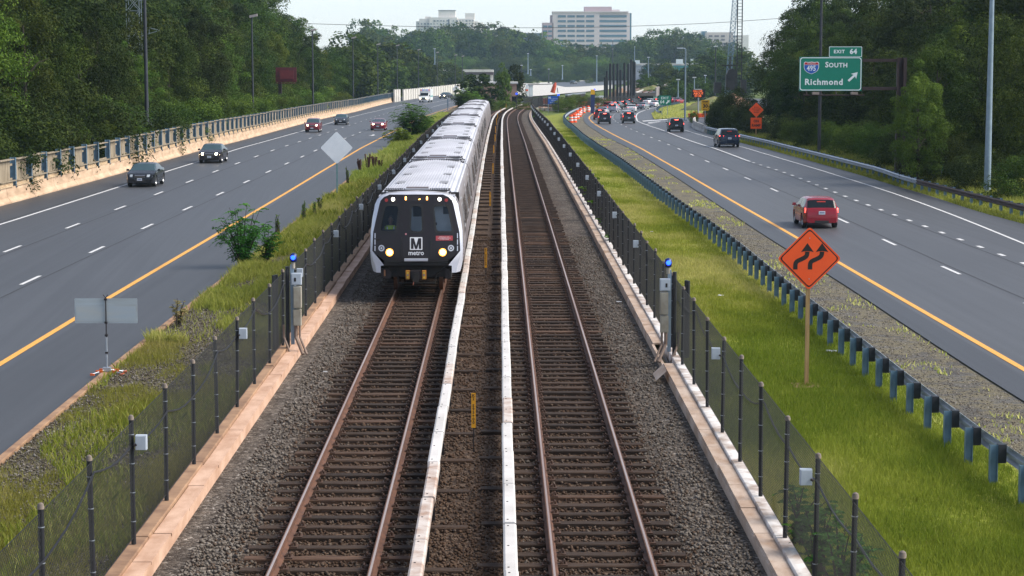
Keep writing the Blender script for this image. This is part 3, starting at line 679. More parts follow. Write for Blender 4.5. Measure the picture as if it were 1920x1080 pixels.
# ================= chain-link track fences =================
def m_wire():
    t = NT('black_wire'); t.set((.011, .012, .013), .5); return t.mat
WIRE = m_wire()
def fence(off, label, cx, box_phase, box_side, post_phase, y1, boxlabel):
    p = [c for c in offset(RC, off) if 13 < c[1] < y1]; L = plen(p); st = (p[0][0], p[0][1], p[0][2]+.05); t = thing('track_fence', label, 'fence', st)
    H = 1.95; z0 = .10
    # mesh wires
    def wires(s0, s1, d, w):
        sl = np.arange(s0, s1, d); n = len(sl); V = []; Fc = []
        ss = np.array(L); X = np.array([c[0] for c in p]); Y = np.array([c[1] for c in p]); Z = np.array([c[2] for c in p])
        segs = []
        hh = H-.12
        for sg in (1, -1):
            a = sl; b = sl+hh*sg*.95
            lo = np.clip(b, s0, s1); k = np.abs((lo-a)/(b-a+1e-9)); segs.append((a, lo, np.zeros(n)+z0, z0+hh*k))
            if sg > 0:
                a2 = np.arange(s0-hh*.95, s0, d); k = (s0-a2)/(hh*.95); segs.append((np.full(len(a2), s0), a2+hh*.95, z0+hh*k, np.full(len(a2), z0+hh)))
        a = np.concatenate([q[0] for q in segs]); b = np.concatenate([q[1] for q in segs]); za = np.concatenate([q[2] for q in segs]); zb = np.concatenate([q[3] for q in segs])
        def P(s, z): return np.stack([np.interp(s, ss, X), np.interp(s, ss, Y), np.interp(s, ss, Z)+z+.05*0], -1)
        A_, B_ = P(a, za+.05), P(b, zb+.05); m = len(a)
        offs = np.array([(0, 0, w*.6), (w*.5, 0, -w*.3), (-w*.5, 0, -w*.3)])
        V = np.concatenate([A_[:, None]+offs[None], B_[:, None]+offs[None]], 1).reshape(-1, 3)-np.array(st)
        f = np.array([(0, 1, 4, 3), (1, 2, 5, 4), (2, 0, 3, 5)]); Fc = (f[None]+np.arange(m)[:, None, None]*6).reshape(-1, 4)
        return V, Fc
    s_mid = min(72, L[-1]); V1, F1 = wires(0, s_mid, .080, .0047); V2, F2 = wires(s_mid, L[-1], .15, .0085)
    inst('wire_mesh', np_mesh('wire_mesh', np.concatenate([V1, V2]), np.concatenate([F1, F2+len(V1)]), WIRE), t)
    mb = MB(); q = resample(p, 3.)
    for z in (z0+.06, H+.02): mb.tube([(c[0], c[1], c[2]+z) for c in q], .006, WIRE, 4)
    mb.build('tension_wire', t, world=True)
    pm = MB(); pm.cyl((0, 0, 0), (0, 0, H), .038, BLACK, n=10)
    for z in (.35, .8, 1.25, 1.7): pm.cyl((0, 0, z), (0, 0, z+.012), .043, GALV, n=10)
    pmesh = pm.mesh('post', smooth=40); cap = MB(); cap.lathe([(.045, H-.02), (.046, H+.01), (.036, H+.045), (.012, H+.06), (0, H+.062)], (0, 0, 0), M('cap_tan', (.25, .20, .16), (.12, .1, .09), 9, .7), 10); capm = cap.mesh('post_cap', smooth=40)
    bx = MB(); bx.box((0, 0, 0), (.17, .11, .23), M('box_grey', (.46, .51, .57), (.38, .43, .49), 4, .5)); bx.box((0, -.065, 0), (.15, .02, .21), MC['box_grey']); bx.cyl((.06*box_side*-1, -.085, -.02), (.1*box_side*-1, -.10, -.04), .02, DARKST, n=6); bxm = bx.mesh('junction_box')
    s = post_phase; k = 0; far = MB(); cable = []
    while s < L[-1]:
        c, an = at(p, s, L); lc = (c[0]-st[0], c[1]-st[1], c[2]-st[2]+.05); rz = an-math.pi/2
        lean = (random.uniform(-.012, .012), random.uniform(-.012, .012), rz); h = random.uniform(.97, 1.02)
        if k < 98:
            o = inst('post', pmesh, t, lc, lean, (1, 1, h)); inst('post_cap', capm, o)
            if k % 4 == box_phase:
                b = inst('junction_box', bxm, t, (lc[0]+.155*box_side, lc[1]-.03, lc[2]+1.62), (0, 0, 0))
        else: far.cyl((c[0], c[1], c[2]+.05), (c[0], c[1], c[2]+H), .04, BLACK, n=5)
        zc = 1.72-.30*(k % 2)+random.uniform(-.12, .12)
        if k % 4 == box_phase: cable.append((c[0], c[1], c[2]+1.62)); 
        else: cable.append((c[0]+.04, c[1], c[2]+zc))
        s += cx; k += 1
    if far.v: tag(far.build('post', t, world=True, label='black posts beyond the bend'), kind='stuff')
    mb = MB(); cc = []
    for a, b in zip(cable[:-1], cable[1:]):
        for i in range(5):
            f = i/5; cc.append((a[0]+(b[0]-a[0])*f, a[1]+(b[1]-a[1])*f, a[2]+(b[2]-a[2])*f-.10*math.sin(math.pi*f)))
    mb.tube([c for c in cc if c[1] < 140], .016, BLACK, 5); mb.build('cable', t, world=True)
    return t
def phase(off, Y, cx):
    p = [c for c in offset(RC, off) if c[1] > 13]; L = plen(p); return float(np.interp(Y, [c[1] for c in p], L)) % cx
yl = G(250, 1020, .05)[1]; yr = G(1473, 1008, .05)[1]
def kphase(off, Y, cx):
    p = [c for c in offset(RC, off) if c[1] > 13]; L = plen(p); s = float(np.interp(Y, [c[1] for c in p], L)); return int(round((s-(s % cx))/cx)) % 4
fence(-7.29, 'black chain-link fence on the brown curb, left of the tracks', 3.2, kphase(-7.29, yl, 3.2), 1, phase(-7.29, yl, 3.2), 440, '')
yb = G(1539, 1130, .05)[1]
fence(2.95, 'black chain-link fence on the white curb, right of the tracks', 3.1, (kphase(2.95, yr, 3.1)+3) % 4, -1, phase(2.95, yr, 3.1), 470, '')
# ================= the metro train =================
STEEL = M('brushed_stainless', (.60, .60, .64), (.50, .50, .55), 1.2, .42, .55, st=(1, .15, 1))
ROOFM = M('ribbed_roof_metal', (.62, .62, .66), (.48, .48, .52), .8, .5, .35, st=(1, .3, 1))
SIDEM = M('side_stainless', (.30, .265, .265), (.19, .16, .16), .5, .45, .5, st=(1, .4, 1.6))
MASK = PAINT('cab_mask_black', (.014, .009, .011), .3, .12); FRAMEW = M('cab_frame_silver', (.62, .64, .72), (.55, .57, .66), 1.5, .35, .25)
UNDER = M('underframe_black', (.014, .013, .013), (.028, .024, .022), 5, .8); RUBB = M('black_rubber', (.012, .012, .013), (.02, .02, .021), 4, .6)
def m_glass(name, tint, tr=.6, rough=.05):
    t = NT(name); tb = t.new('ShaderNodeBsdfTransparent'); tb.inputs[0].default_value = (*tint, 1); gl = t.new('ShaderNodeBsdfGlossy'); gl.inputs['Roughness'].default_value = rough
    gl.inputs['Color'].default_value = (.35, .40, .45, 1); mx = t.new('ShaderNodeMixShader'); fr = t.new('ShaderNodeFresnel'); fr.inputs[0].default_value = 1.5
    t.link(t.math('MULTIPLY_ADD', fr.outputs[0], 1., 1-tr), mx.inputs[0]); t.link(tb.outputs[0], mx.inputs[1]); t.link(gl.outputs[0], mx.inputs[2]); t.link(mx.outputs[0], t.out.inputs[0]); return t.mat
CABG = m_glass('cab_window_glass', (.75, .80, .84), .98)
DARKG = PAINT('dark_tinted_glass', (.012, .015, .02), .06, 1.)
SEC = [(1.40, .78), (1.47, 1.0), (1.50, 1.3), (1.49, 2.0), (1.37, 2.85), (1.29, 3.06), (1.14, 3.20), (.92, 3.27), (.5, 3.32), (0, 3.34)]
def sx(z): return float(np.interp(z, [q[1] for q in SEC], [q[0] for q in SEC]))
def rz(x): return float(np.interp(abs(x), [0, .5, .92, 1.14, 1.29], [3.34, 3.32, 3.27, 3.20, 3.06]))
LC_ = 22.5
def sec_ring(k=1., zt=0.): return [(-x*k, z) for x, z in SEC]+[(x*k, z) for x, z in SEC[-2::-1]]
def car_parts(lead):
    P = {}
    y0 = .5 if lead else 0.
    mb = MB(); r = sec_ring(); n = len(r); hi = 1.05; side = [q for q in r]
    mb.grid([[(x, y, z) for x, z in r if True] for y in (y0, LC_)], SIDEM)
    # lower skirt + end wall
    mb.add([(x, LC_, z) for x, z in r], [tuple(range(n))[::-1]], UNDER)
    if not lead: mb.add([(x, 0, z) for x, z in r], [tuple(range(n))], UNDER)
    # roof colour: overlay sheet just proud of the crown
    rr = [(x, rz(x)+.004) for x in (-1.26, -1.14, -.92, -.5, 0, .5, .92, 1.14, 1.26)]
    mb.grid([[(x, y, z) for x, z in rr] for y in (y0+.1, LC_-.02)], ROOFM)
    for i in range(23):
        x = -1.045+i*.095; mb.box((x, (y0+.55+LC_)/2, rz(x)+.010), (.034, LC_-y0-.7, .022), ROOFM)
    for yy_, ww in ((6.0, 1.2), (11.2, 1.0), (16.5, 1.2)):
        for sg in (-1, 1): mb.box((sg*.72, yy_, rz(.72)+.024), (.34, ww, .012), M('roof_hatch_grey', (.33, .33, .35), (.26, .26, .28), 3, .6, .3))
    for sg in (-1, 1): mb.box((sg*1.20, (y0+LC_)/2, 3.17), (.05, LC_-y0-.3, .04), STEEL)
    for z in (1.08, 1.2, 1.32, 1.44, 1.56, 1.68): 
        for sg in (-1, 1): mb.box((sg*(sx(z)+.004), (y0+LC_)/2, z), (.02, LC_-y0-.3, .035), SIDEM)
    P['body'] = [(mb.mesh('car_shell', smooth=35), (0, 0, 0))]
    # windows and doors
    def panel(yc, w, z0, z1, m, d=.012):
        out = []
        for sg in (-1, 1):
            mb = MB(); zs = [z0, (z0+z1)/2, z1]; rows = [[(sg*(sx(z)+d), yc-w/2, z), (sg*(sx(z)+d), yc+w/2, z)] for z in zs]
            if sg < 0: rows = rows[::-1]
            mb.grid(rows[::-1], m)
            out.append(mb.mesh('m'))
        return out
    P['door'] = []; P['window'] = []
    for yc in (4.1, 11.2, 18.3):
        for a in (-.34, .34):
            for me in panel(yc+a, .64, .95, 2.95, STEEL, .02): P['door'].append((me, panel(yc+a, .36, 1.75, 2.7, DARKG, .028)[len(P['door']) % 2]))
    for yc in (6.6, 8.6, 13.7, 15.8, 20.4): 
        for me in panel(yc, 1.45, 1.85, 2.72, DARKG, .014): P['window'].append(me)
    # roof equipment at each end
    def vent(yc):
        mb = MB(); zt = 3.36
        for x, w in ((-.72, .55), (.72, .55)):
            mb.box((x, yc, rz(x)+.045), (w, .62, .05), STEEL)
            for i in range(9): mb.box((x-w/2+.05+i*(w-.1)/8, yc, rz(x)+.078), (.03, .5, .02), DARKST)
        for i in range(3): mb.box((0, yc-.2+i*.2, zt+.05), (.72, .09, .035), M('vent_brown', (.22, .18, .18), (.15, .12, .12), 4, .5, .4))
        mb.box((0, yc, zt+.02), (.8, .62, .05), STEEL)
        for yy in (-.37, .37): mb.box((0, yc+yy, 3.345), (2.12, .05, .04), DARKST)
        for xx in (-1.06, 1.06): mb.box((xx, yc, 3.265), (.05, .78, .04), DARKST); 
        for i in range(6):
            for sg in (-1, 1): mb.box((sg*(1.13), yc-.32+i*.13, 3.225), (.08, .045, .025), DARKST)
        return mb.mesh('roof_vent')
    P['roof_vent'] = [vent(1.35 if lead else .95), vent(LC_-.95)]
    # underframe and bogies
    mb = MB(); mb.box((0, LC_/2, .86), (2.5, LC_-1.5, .22), UNDER); mb.box((0, 11, .62), (2.3, 7.5, .42), UNDER); mb.box((0, LC_+.22, 1.6), (1.3, .5, 2.2), RUBB)
    P['underframe'] = [mb.mesh('underframe')]
    bg = MB()
    for yy in (-1.05, 1.05):
        for sg in (-1, 1): bg.cyl((sg*.68, yy, .43), (sg*.81, yy, .43), .43, RUST, n=18)
        bg.cyl((-.9, yy, .43), (.9, yy, .43), .08, UNDER)
    for sg in (-1, 1): bg.box((sg*1.0, 0, .5), (.16, 2.9, .22), UNDER)
    bg.box((0, 0, .62), (2.0, .7, .2), UNDER); P['bogie'] = bg.mesh('bogie')
    return P
def fy(x, z): return max(0, z-1.4)*.19+.13*(abs(x)/1.45)**2.5
FZ = [1.15, 1.46, 2.05, 2.5, 2.92, 3.06, 3.22]; FW = [1.02, 1.41, 1.385, 1.285, 1.19, 1.145, .95]
def fw(z): return float(np.interp(z, FZ, FW))
def fpoly(pts, d, m, mb=None, thick=.02):
    mb = mb or MB(); n = len(pts); fr = [(x, fy(x, z)-d, z) for x, z in pts]; bk = [(x, fy(x, z)-d+thick, z) for x, z in pts]
    ar = sum(pts[i][0]*pts[(i+1) % n][1]-pts[(i+1) % n][0]*pts[i][1] for i in range(n)); idx = list(range(n)) if ar > 0 else list(range(n))[::-1]
    mb.add(fr+bk, [tuple(idx)]+[(idx[i], n+idx[i], n+idx[(i+1) % n], idx[(i+1) % n]) for i in range(n)], m); return mb
def rrect(x0, x1, z0, z1, r=.05, n=4):
    o = []
    for cx, cz, a0 in ((x1-r, z1-r, 0), (x0+r, z1-r, 90), (x0+r, z0+r, 180), (x1-r, z0+r, 270)):
        for i in range(n+1):
            a = math.radians(a0+90*i/n); o.append((cx+r*math.cos(a), cz+r*math.sin(a)))
    return o
def ringpoly(outer, inner, d, m, mb=None, thick=.02):
    mb = mb or MB(); n = len(outer); vs = [(x, fy(x, z)-d, z) for x, z in outer]+[(x, fy(x, z)-d, z) for x, z in inner]+[(x, fy(x, z)-d+thick, z) for x, z in outer]+[(x, fy(x, z)-d+thick, z) for x, z in inner]
    fs = []
    for i in range(n):
        j = (i+1) % n; fs += [(i, j, n+j, n+i), (i, 2*n+i, 2*n+j, j), (n+i, n+j, 3*n+j, 3*n+i)]
    mb.add(vs, fs, m); return mb
def warp(q, x0, x1):
    "rounded rectangle in (0..1) squeezed to follow the slanted mask edge"
    return q
def build_train():
    s0 = 66.0; p = LC; L = plen(p); sY = float(np.interp(s0, [c[1] for c in p], L))
    c0, an0 = at(p, sY, L); root = thing('metro_train', 'long silver metro train with black cab face and lit headlights', 'train', c0)
    mid = car_parts(False); led = car_parts(True)
    for k in range(8):
        s = sY+k*22.86; a = at(p, s+1.5, L)[0]; b = at(p, s+LC_-1.5, L)[0]; an = math.atan2(b[1]-a[1], b[0]-a[0])-math.pi/2
        sl = math.atan2(b[2]-a[2], math.dist(a[:2], b[:2])); P = led if k == 0 else mid
        o = inst('train_car', P['body'][0][0], root, (a[0]-c0[0]-1.5*-math.sin(an)*1., a[1]-c0[1]-1.5*math.cos(an), a[2]-c0[2]), (sl, 0, an))
        o['label'] = 'leading car with the cab' if k == 0 else 'silver car of the train, %s behind the leading car' % nth(k)
        if k == 0: lead = o
        if k < 5:
            for me, g in P['door']:
                inst('door', me, o); inst('door_window', g, o)
            for me in P['window']: inst('window', me, o)
        for me in P['roof_vent']: inst('roof_vent', me, o)
        if k < 3:
            inst('underframe', P['underframe'][0], o)
            for yy in (3.1, 19.2): inst('bogie', P['bogie'], o, (0, yy, 0))
    # ----- cab -----
    def part(name, mb, smooth=None, label=None): return mb.build(name, lead, smooth, label=label)
    # silver nose ring: from the full section forward to the mask edge
    def outl(k):
        pts = []
        zs = [.80, 1.0, 1.15, 1.46, 2.05, 2.5, 2.92, 3.08, 3.18]
        return pts
    R = []
    prof = [(1.30, .76), (1.33, .95), (1.40, 1.15), (1.485, 1.46), (1.465, 2.05), (1.40, 2.5), (1.315, 2.92), (1.26, 3.08), (1.14, 3.20), (.92, 3.27), (.5, 3.31), (0, 3.33)]
    inner = [(1.14, .76), (1.14, .98), (1.03, 1.00), (1.41, 1.46), (1.385, 2.05), (1.285, 2.5), (1.19, 2.92), (1.145, 3.06), (1.03, 3.175), (.90, 3.22), (.5, 3.245), (0, 3.255)]
    full = [(sx(z) if z < 3.07 else x, z if z < 3.07 else rz(x)) for x, z in prof]
    mb = MB()
    for sg in (-1, 1):
        rows = []
        for (a, d, w) in ((full, .50, 0), (prof, .20, 0), (prof, .05, .985), (inner, .0, 1)):
            row = []
            for i, (x, z) in enumerate(a):
                if w == 0: y = d if d == .5 else max(d, fy(x, z)+.09)
                elif w == 1: y = fy(x, z)
                else: x = x*w; y = fy(x, z)+.03; z = z-.015 if z > 3.1 else z
                row.append((sg*x, min(y, .5), z))
            rows.append(row)
        if sg > 0: rows = rows[::-1]
        mb.grid(rows, FRAMEW)
    part('cab_frame', mb, 50)
    # black mask with window openings
    cols = [-1, -.86, -.45, -.28, -.15, .16, .28, .45, .86, 1]; zz = [1.15, 1.46, 2.05, 2.35, 2.65, 2.92, 3.05, 3.15, 3.25]
    fwz = lambda z: float(np.interp(z, [1.15, 1.46, 2.05, 2.5, 2.92, 3.05, 3.15, 3.25], [1.03, 1.41, 1.385, 1.285, 1.19, 1.15, 1.06, .86]))
    mb = MB(); g = [[(c*fwz(z), fy(c*fwz(z), z)-.003, z) for c in cols] for z in zz]; nc = len(cols); vs = [q for r in g for q in r]; fs = []
    for i in range(len(zz)-1):
        for j in range(nc-1):
            if i in (2, 3, 4) and j in (1, 4, 7): continue
            fs.append((i*nc+j, i*nc+j+1, (i+1)*nc+j+1, (i+1)*nc+j))
    mb.add(vs, fs, MASK)
    for zb in (1.13, 1.075, 1.02): mb.box((0, .03, zb), (2.05, .10, .035), RUBB)
    mb.box((0, .12, 1.07), (2.04, .1, .17), UNDER)
    part('cab_mask', mb, 30)
    # windscreen panes (left, door, right)
    for (c0_, c1_, nm) in ((-.86, -.45, 'windscreen'), (-.15, .16, 'door_window'), (.45, .86, 'windscreen')):
        mb = MB(); rows = [[(c*fwz(z), fy(c*fwz(z), z)+.012, z) for c in (c0_, (c0_+c1_)/2, c1_)] for z in (2.05, 2.5, 2.92)]; mb.grid(rows, CABG); 
        o = part(nm, mb)
        q = [(c0_, 2.05), (c1_, 2.05), (c1_, 2.92), (c0_, 2.92)]; e = .035
        outer = [(c*fwz(z)+(-e if c == c0_ else e), z+(-e if z < 2.5 else e)) for c, z in q]; inner_ = [(c*fwz(z)+(e if c == c0_ else -e), z+(e if z < 2.5 else -e)) for c, z in q]
        def rnd(P4, r):
            o2 = []
            for i in range(4):
                a, b, c = Vector(P4[i-1]), Vector(P4[i]), Vector(P4[(i+1) % 4])
                d1 = (a-b).normalized()*r; d2 = (c-b).normalized()*r
                for k in range(5):
                    t_ = k/4; o2.append(tuple((b+d1)*(1-t_)**2+b*2*t_*(1-t_)+(b+d2)*t_**2))
            return o2
        mb = ringpoly(rnd(outer, .12), rnd(inner_, .10), .012, RUBB); fr_ = mb.build('window_frame', lead)
    # end door: outline seams, grab handles, destination sign
    mb = MB()
    for sg in (-1, 1): fpoly([(sg*.39-.012, 1.22), (sg*.39+.012, 1.22), (sg*.37+.012, 3.03), (sg*.37-.012, 3.03)], .012, RUBB, mb)
    fpoly([(-.37, 3.02), (.37, 3.02), (.37, 3.04), (-.37, 3.04)], .012, RUBB, mb); part('end_door', mb)
    mb = fpoly(rrect(-.40, .42, 3.06, 3.20, .03), .012, M('sign_glass', (.03, .022, .022), (.035, .028, .028), 2, .15)); part('destination_sign', mb)
    OR = EM('amber_lamp', (1, .42, .08), 5)
    for x in (-.335, .345): part('marker_light', fpoly(rrect(x-.025, x+.025, 3.075, 3.19, .02), .02, OR))
    part('marker_light', fpoly([(.06, 3.085), (.13, 3.09), (.13, 3.12), (.09, 3.115)], .02, OR), label='small orange glint in the destination sign')
    def disc(x, z, r, m, d=.02, n=16): return fpoly([(x+r*math.cos(2*math.pi*i/n), z+r*math.sin(2*math.pi*i/n)) for i in range(n)], d, m)
    WL_ = EM('white_lamp', (1, .93, .8), 7); HL = EM('headlamp_warm', (1, .62, .24), 6)
    for x in (-.745, .745):
        part('marker_light', disc(x, 3.10, .055, WL_)); part('tail_light', disc(x*1.29, 3.07, .055, EM('dull_red_lamp', (.6, .03, .02), .12, (.16, .02, .02))), label='unlit dark red tail light')
    for x in (-.85, .85):
        hb = ringpoly([(x+  .125*math.cos(i*.3927), 1.42+.125*math.sin(i*.3927)) for i in range(16)], [(x+.088*math.cos(i*.3927), 1.42+.088*math.sin(i*.3927)) for i in range(16)], .035, EM('headlamp_halo', (1, .36, .05), 2.2, (.4, .2, .05))); c_ = disc(x, 1.42, .09, HL, .03); hb.add(c_.v, c_.f, HL); o = part('headlight', hb); mb = ringpoly([(x+.15*math.cos(i*.3927), 1.42+.15*math.sin(i*.3927)) for i in range(16)], [(x+.126*math.cos(i*.3927), 1.42+.126*math.sin(i*.3927)) for i in range(16)], .04, MASK, thick=.04); mb.build('headlight_bezel', lead)  # amber ring is the headlamp's halo of glare, built as a glowing ring
        x2 = x*1.31; mb = ringpoly([(x2+.10*math.cos(i*.3927), 1.55+.10*math.sin(i*.3927)) for i in range(16)], [(x2+.06*math.cos(i*.3927), 1.55+.06*math.sin(i*.3927)) for i in range(16)], .03, STEEL)
        disc2 = disc(x2, 1.55, .035, STEEL, .035); mb.add(disc2.v, disc2.f, STEEL); part('cab_horn' if 0 else 'unlit_lamp', mb)
        x3 = x*1.555
        for z0, z1 in ((1.86, 2.02), (1.66, 1.82), (1.46, 1.62)): part('grab_rail', fpoly([(x3-.014, z0), (x3+.014, z0), (x3+.014, z1), (x3-.014, z1)], .04, FRAMEW))
    for x in (-.47, .47):
        for z in (1.75, 2.3, 2.7): part('hinge', fpoly(rrect(x-.03, x+.03, z-.05, z+.05, .015), .035, RUBB))
        part('grab_rail', fpoly([(x-.01, 1.3), (x+.01, 1.3), (x+.01, 1.9), (x-.01, 1.9)], .035, DARKST))
    # emblem and lettering
    LW = M('white_vinyl', (.78, .78, .80), (.74, .74, .76), 3, .5)
    mb = fpoly(rrect(-.20, .20, 1.50, 1.90, .02), .010, LW)
    yb = fy(0, 1.7)-.014
    def mpoly(pts): mb.add([(x, fy(x, z)-.014, z) for x, z in pts], [tuple(range(len(pts)))], MASK)
    mpoly([(-.165, 1.53), (-.085, 1.53), (-.085, 1.87), (-.165, 1.87)]); mpoly([(.085, 1.53), (.165, 1.53), (.165, 1.87), (.085, 1.87)])
    mpoly([(-.085, 1.87), (-.085, 1.70), (-.035, 1.53), (.0, 1.53), (.0, 1.63), (-.05, 1.80), (-.07, 1.87)]); mpoly([(.0, 1.63), (.0, 1.53), (.035, 1.53), (.085, 1.70), (.085, 1.87), (.07, 1.87), (.05, 1.80)])
    part('emblem', mb)
    mb = MB(); mb.text('metro', .21, (0, -.012, 1.40), (1, 0, 0), (0, 0, 1), LW, sx=.95, extr=.006, bold=.004); part('lettering', mb)
    mb = fpoly([(.63, 1.79), (1.17, 1.79), (1.17, 1.94), (.63, 1.94)], .016, M('red_plate', (.42, .06, .07), (.34, .05, .06), 4, .5))
    for i, z in enumerate((1.90, 1.865, 1.83)): mb.text(('EMERGENCY EXIT', 'PULL HANDLE DOWN', 'TO OPEN DOOR')[i], .040, (.90, fy(.9, z)-.02, z), (1, .10, 0), (0, .19, 1), LW, extr=.001)
    part('notice_plate', mb)
    part('red_button', disc(-.33, 2.0, .028, M('pink_button', (.6, .25, .28), (.5, .2, .22), 3, .4)))
    mb = MB(); mb.box((0, -.06, 1.20), (.75, .14, .05), FRAMEW); mb.box((0, -.10, 1.165), (.75, .03, .04), STEEL); part('step', mb)
    # coupler, pilot bar, under-cab gear
    mb = MB(); mb.box((0, -.12, .72), (.30, .35, .26), DARKST); mb.box((0, -.3, .66), (.20, .12, .30), UNDER, taper=.6); mb.box((-.02, -.28, .84), (.32, .1, .05), DARKST); mb.cyl((-.02, -.32, .72), (-.02, -.38, .72), .07, UNDER); mb.cyl((-.05, -.34, .6), (-.09, -.36, .40), .012, M('red_hose', (.35, .12, .08)), n=6)
    mb.box((0, .5, .68), (.2, 1.0, .16), UNDER); part('coupler', mb)
    for sg in (-1, 1):
        mb = MB(); mb.box((sg*.26, -.2, .72), (.13, .2, .27), M('orange_coupler_box', (.50, .22, .03), (.34, .13, .02), 6, .55))
        for z in (.65, .79): mb.cyl((sg*.26, -.3, z), (sg*.26, -.315, z), .035, M('yellow_port', (.7, .5, .05)), n=8)
        mb.box((sg*.26, -.305, .72), (.06, .02, .04), M('grey_port', (.25, .25, .3))); part('coupler_box', mb)
    mb = MB(); mb.tube([(-.62, .35, .7), (-.58, .1, .42), (.60, .1, .42), (.64, .35, .7)], .03, UNDER); mb.box((0, .62, .78), (2.15, .7, .35), UNDER)
    for x in (-1.05, -.9, 1.0): mb.box((x, .35, .72), (.16, .3, .3), DARKST)
    mb.box((-1.02, .2, .74), (.05, .1, .2), M('rusty_bit', (.35, .16, .08))); mb.cyl((-.9, .2, .9), (-.5, .3, .6), .03, UNDER); mb.cyl((.9, .2, .9), (.5, .3, .6), .03, UNDER); part('pilot', mb)
    # interior of the cab
    IW = M('cab_interior_grey', (.80, .83, .86), (.74, .77, .80), 1, .6)
    mb = MB(); mb.box((.86, .72, 2.4), (.62, .03, 1.1), IW); mb.box((.98, .69, 2.72), (.26, .03, .24), M('cab_screen', (.06, .07, .08))); mb.box((.62, .69, 2.28), (.06, .03, .09), M('cab_switch', (.05, .05, .06)))
    mb.box((.02, .95, 2.25), (.5, .03, 1.2), IW); mb.add([(-.13, .92, 2.5), (.22, .92, 2.5), (.22, .92, 2.9), (-.13, .92, 2.9)], [(0, 1, 2, 3)], UNDER)
    mb.box((0, 1.6, 2.1), (2.7, .05, 2.3), UNDER); mb.box((0, .9, 1.8), (2.6, 1.5, .08), UNDER); mb.box((-.8, .5, 1.98), (.9, .35, .28), UNDER); part('cab_interior', mb)
    return root, lead
train, leadcar = build_train()
# ================= train operator =================
def skin_fig(name, joints, mats, loc, label):
    pass
SKIN = M('skin_brown', (.16, .085, .055), (.13, .07, .045), 6, .5)
def operator():
    mw = leadcar.matrix_world
    bpy.context.view_layer.update(); mw = leadcar.matrix_world
    base = mw @ Vector((-.84, .62, 1.66)); t = thing('person', 'seated train operator in a yellow-green hi-vis vest behind the cab window', 'person', base, leadcar.rotation_euler.z)
    # one continuous body: rows of rings from hips over shoulders to the head
    rings = [(0, .17, .12, 0), (.15, .165, .115, 0), (.32, .18, .12, 0), (.46, .205, .12, 0), (.54, .19, .10, 0), (.585, .09, .075, 0), (.62, .058, .06, -.01), (.66, .056, .06, -.015), (.69, .07, .085, -.02), (.75, .078, .098, -.02), (.81, .076, .098, -.015), (.86, .06, .08, -.01), (.885, .03, .04, 0), (.89, .002, .002, 0)]
    mb = MB(); n = 16; rows = []
    for z, a, b, dy in rings: rows.append([(a*math.cos(2*math.pi*i/n), dy+b*math.sin(2*math.pi*i/n), z) for i in range(n)])
    mb.grid(rows, SKIN, True)
    for sg in (-1, 1):
        pts = [(sg*.17, 0, .50), (sg*.235, -.02, .42), (sg*.26, -.06, .24), (sg*.22, -.24, .16), (sg*.16, -.36, .2)]
        mb.tube(pts, [.05, .052, .042, .036, .028], SKIN, 8)
        for k in range(5):
            x = sg*(.135+.012*k); mb.tube([(x, -.36, .205), (x, -.42+.006*abs(k-2), .215), (x, -.445, .19)], [.009, .008, .006], SKIN, 5)
    mb.box((0, -.125, .742), (.02, .03, .03), SKIN)
    for sg in (-1, 1): mb.lathe([(.003, -.012), (.018, 0), (.003, .012)], (sg*.08, -.02, .745), SKIN, 6)
    mb.build('body', t, 60)
    f = MB()
    for sg in (-1, 1): f.box((sg*.03, -.117, .765), (.016, .008, .008), UNDER)
    f.box((0, -.113, .70), (.035, .008, .007), M('lips', (.2, .07, .06))); f.build('face', t)
    h = MB(); h.grid([[((a+.008)*math.cos(2*math.pi*i/n), dy+.012+(b+.006)*math.sin(2*math.pi*i/n), z+.006) for i in range(n)] for z, a, b, dy in rings[9:] if z > .77], UNDER, True); h.build('hair', t)
    HV = M('hi_vis_yellow', (.50, .66, .06), (.42, .56, .05), 3, .7); v = MB(); rows = []
    for z, a, b, dy in rings[:6]: rows.append([((a+.014)*math.cos(2*math.pi*i/n), dy+(b+.014)*math.sin(2*math.pi*i/n), z) for i in range(n)])
    v.grid(rows, HV, True); RF = M('reflective_band', (.75, .78, .8))
    for sg in (-1, 1):
        rows = []
        for z, a, b, dy in rings[:6]:
            x = sg*(.045+.06*min(1, z/.5)); yb = -(b+.018)*math.sqrt(max(0, 1-(x/(a+.014))**2)); rows.append([(x-.022, yb, z), (x+.022, yb, z)])
        v.grid(rows, RF)
    v.build('vest', t, 60)
operator()

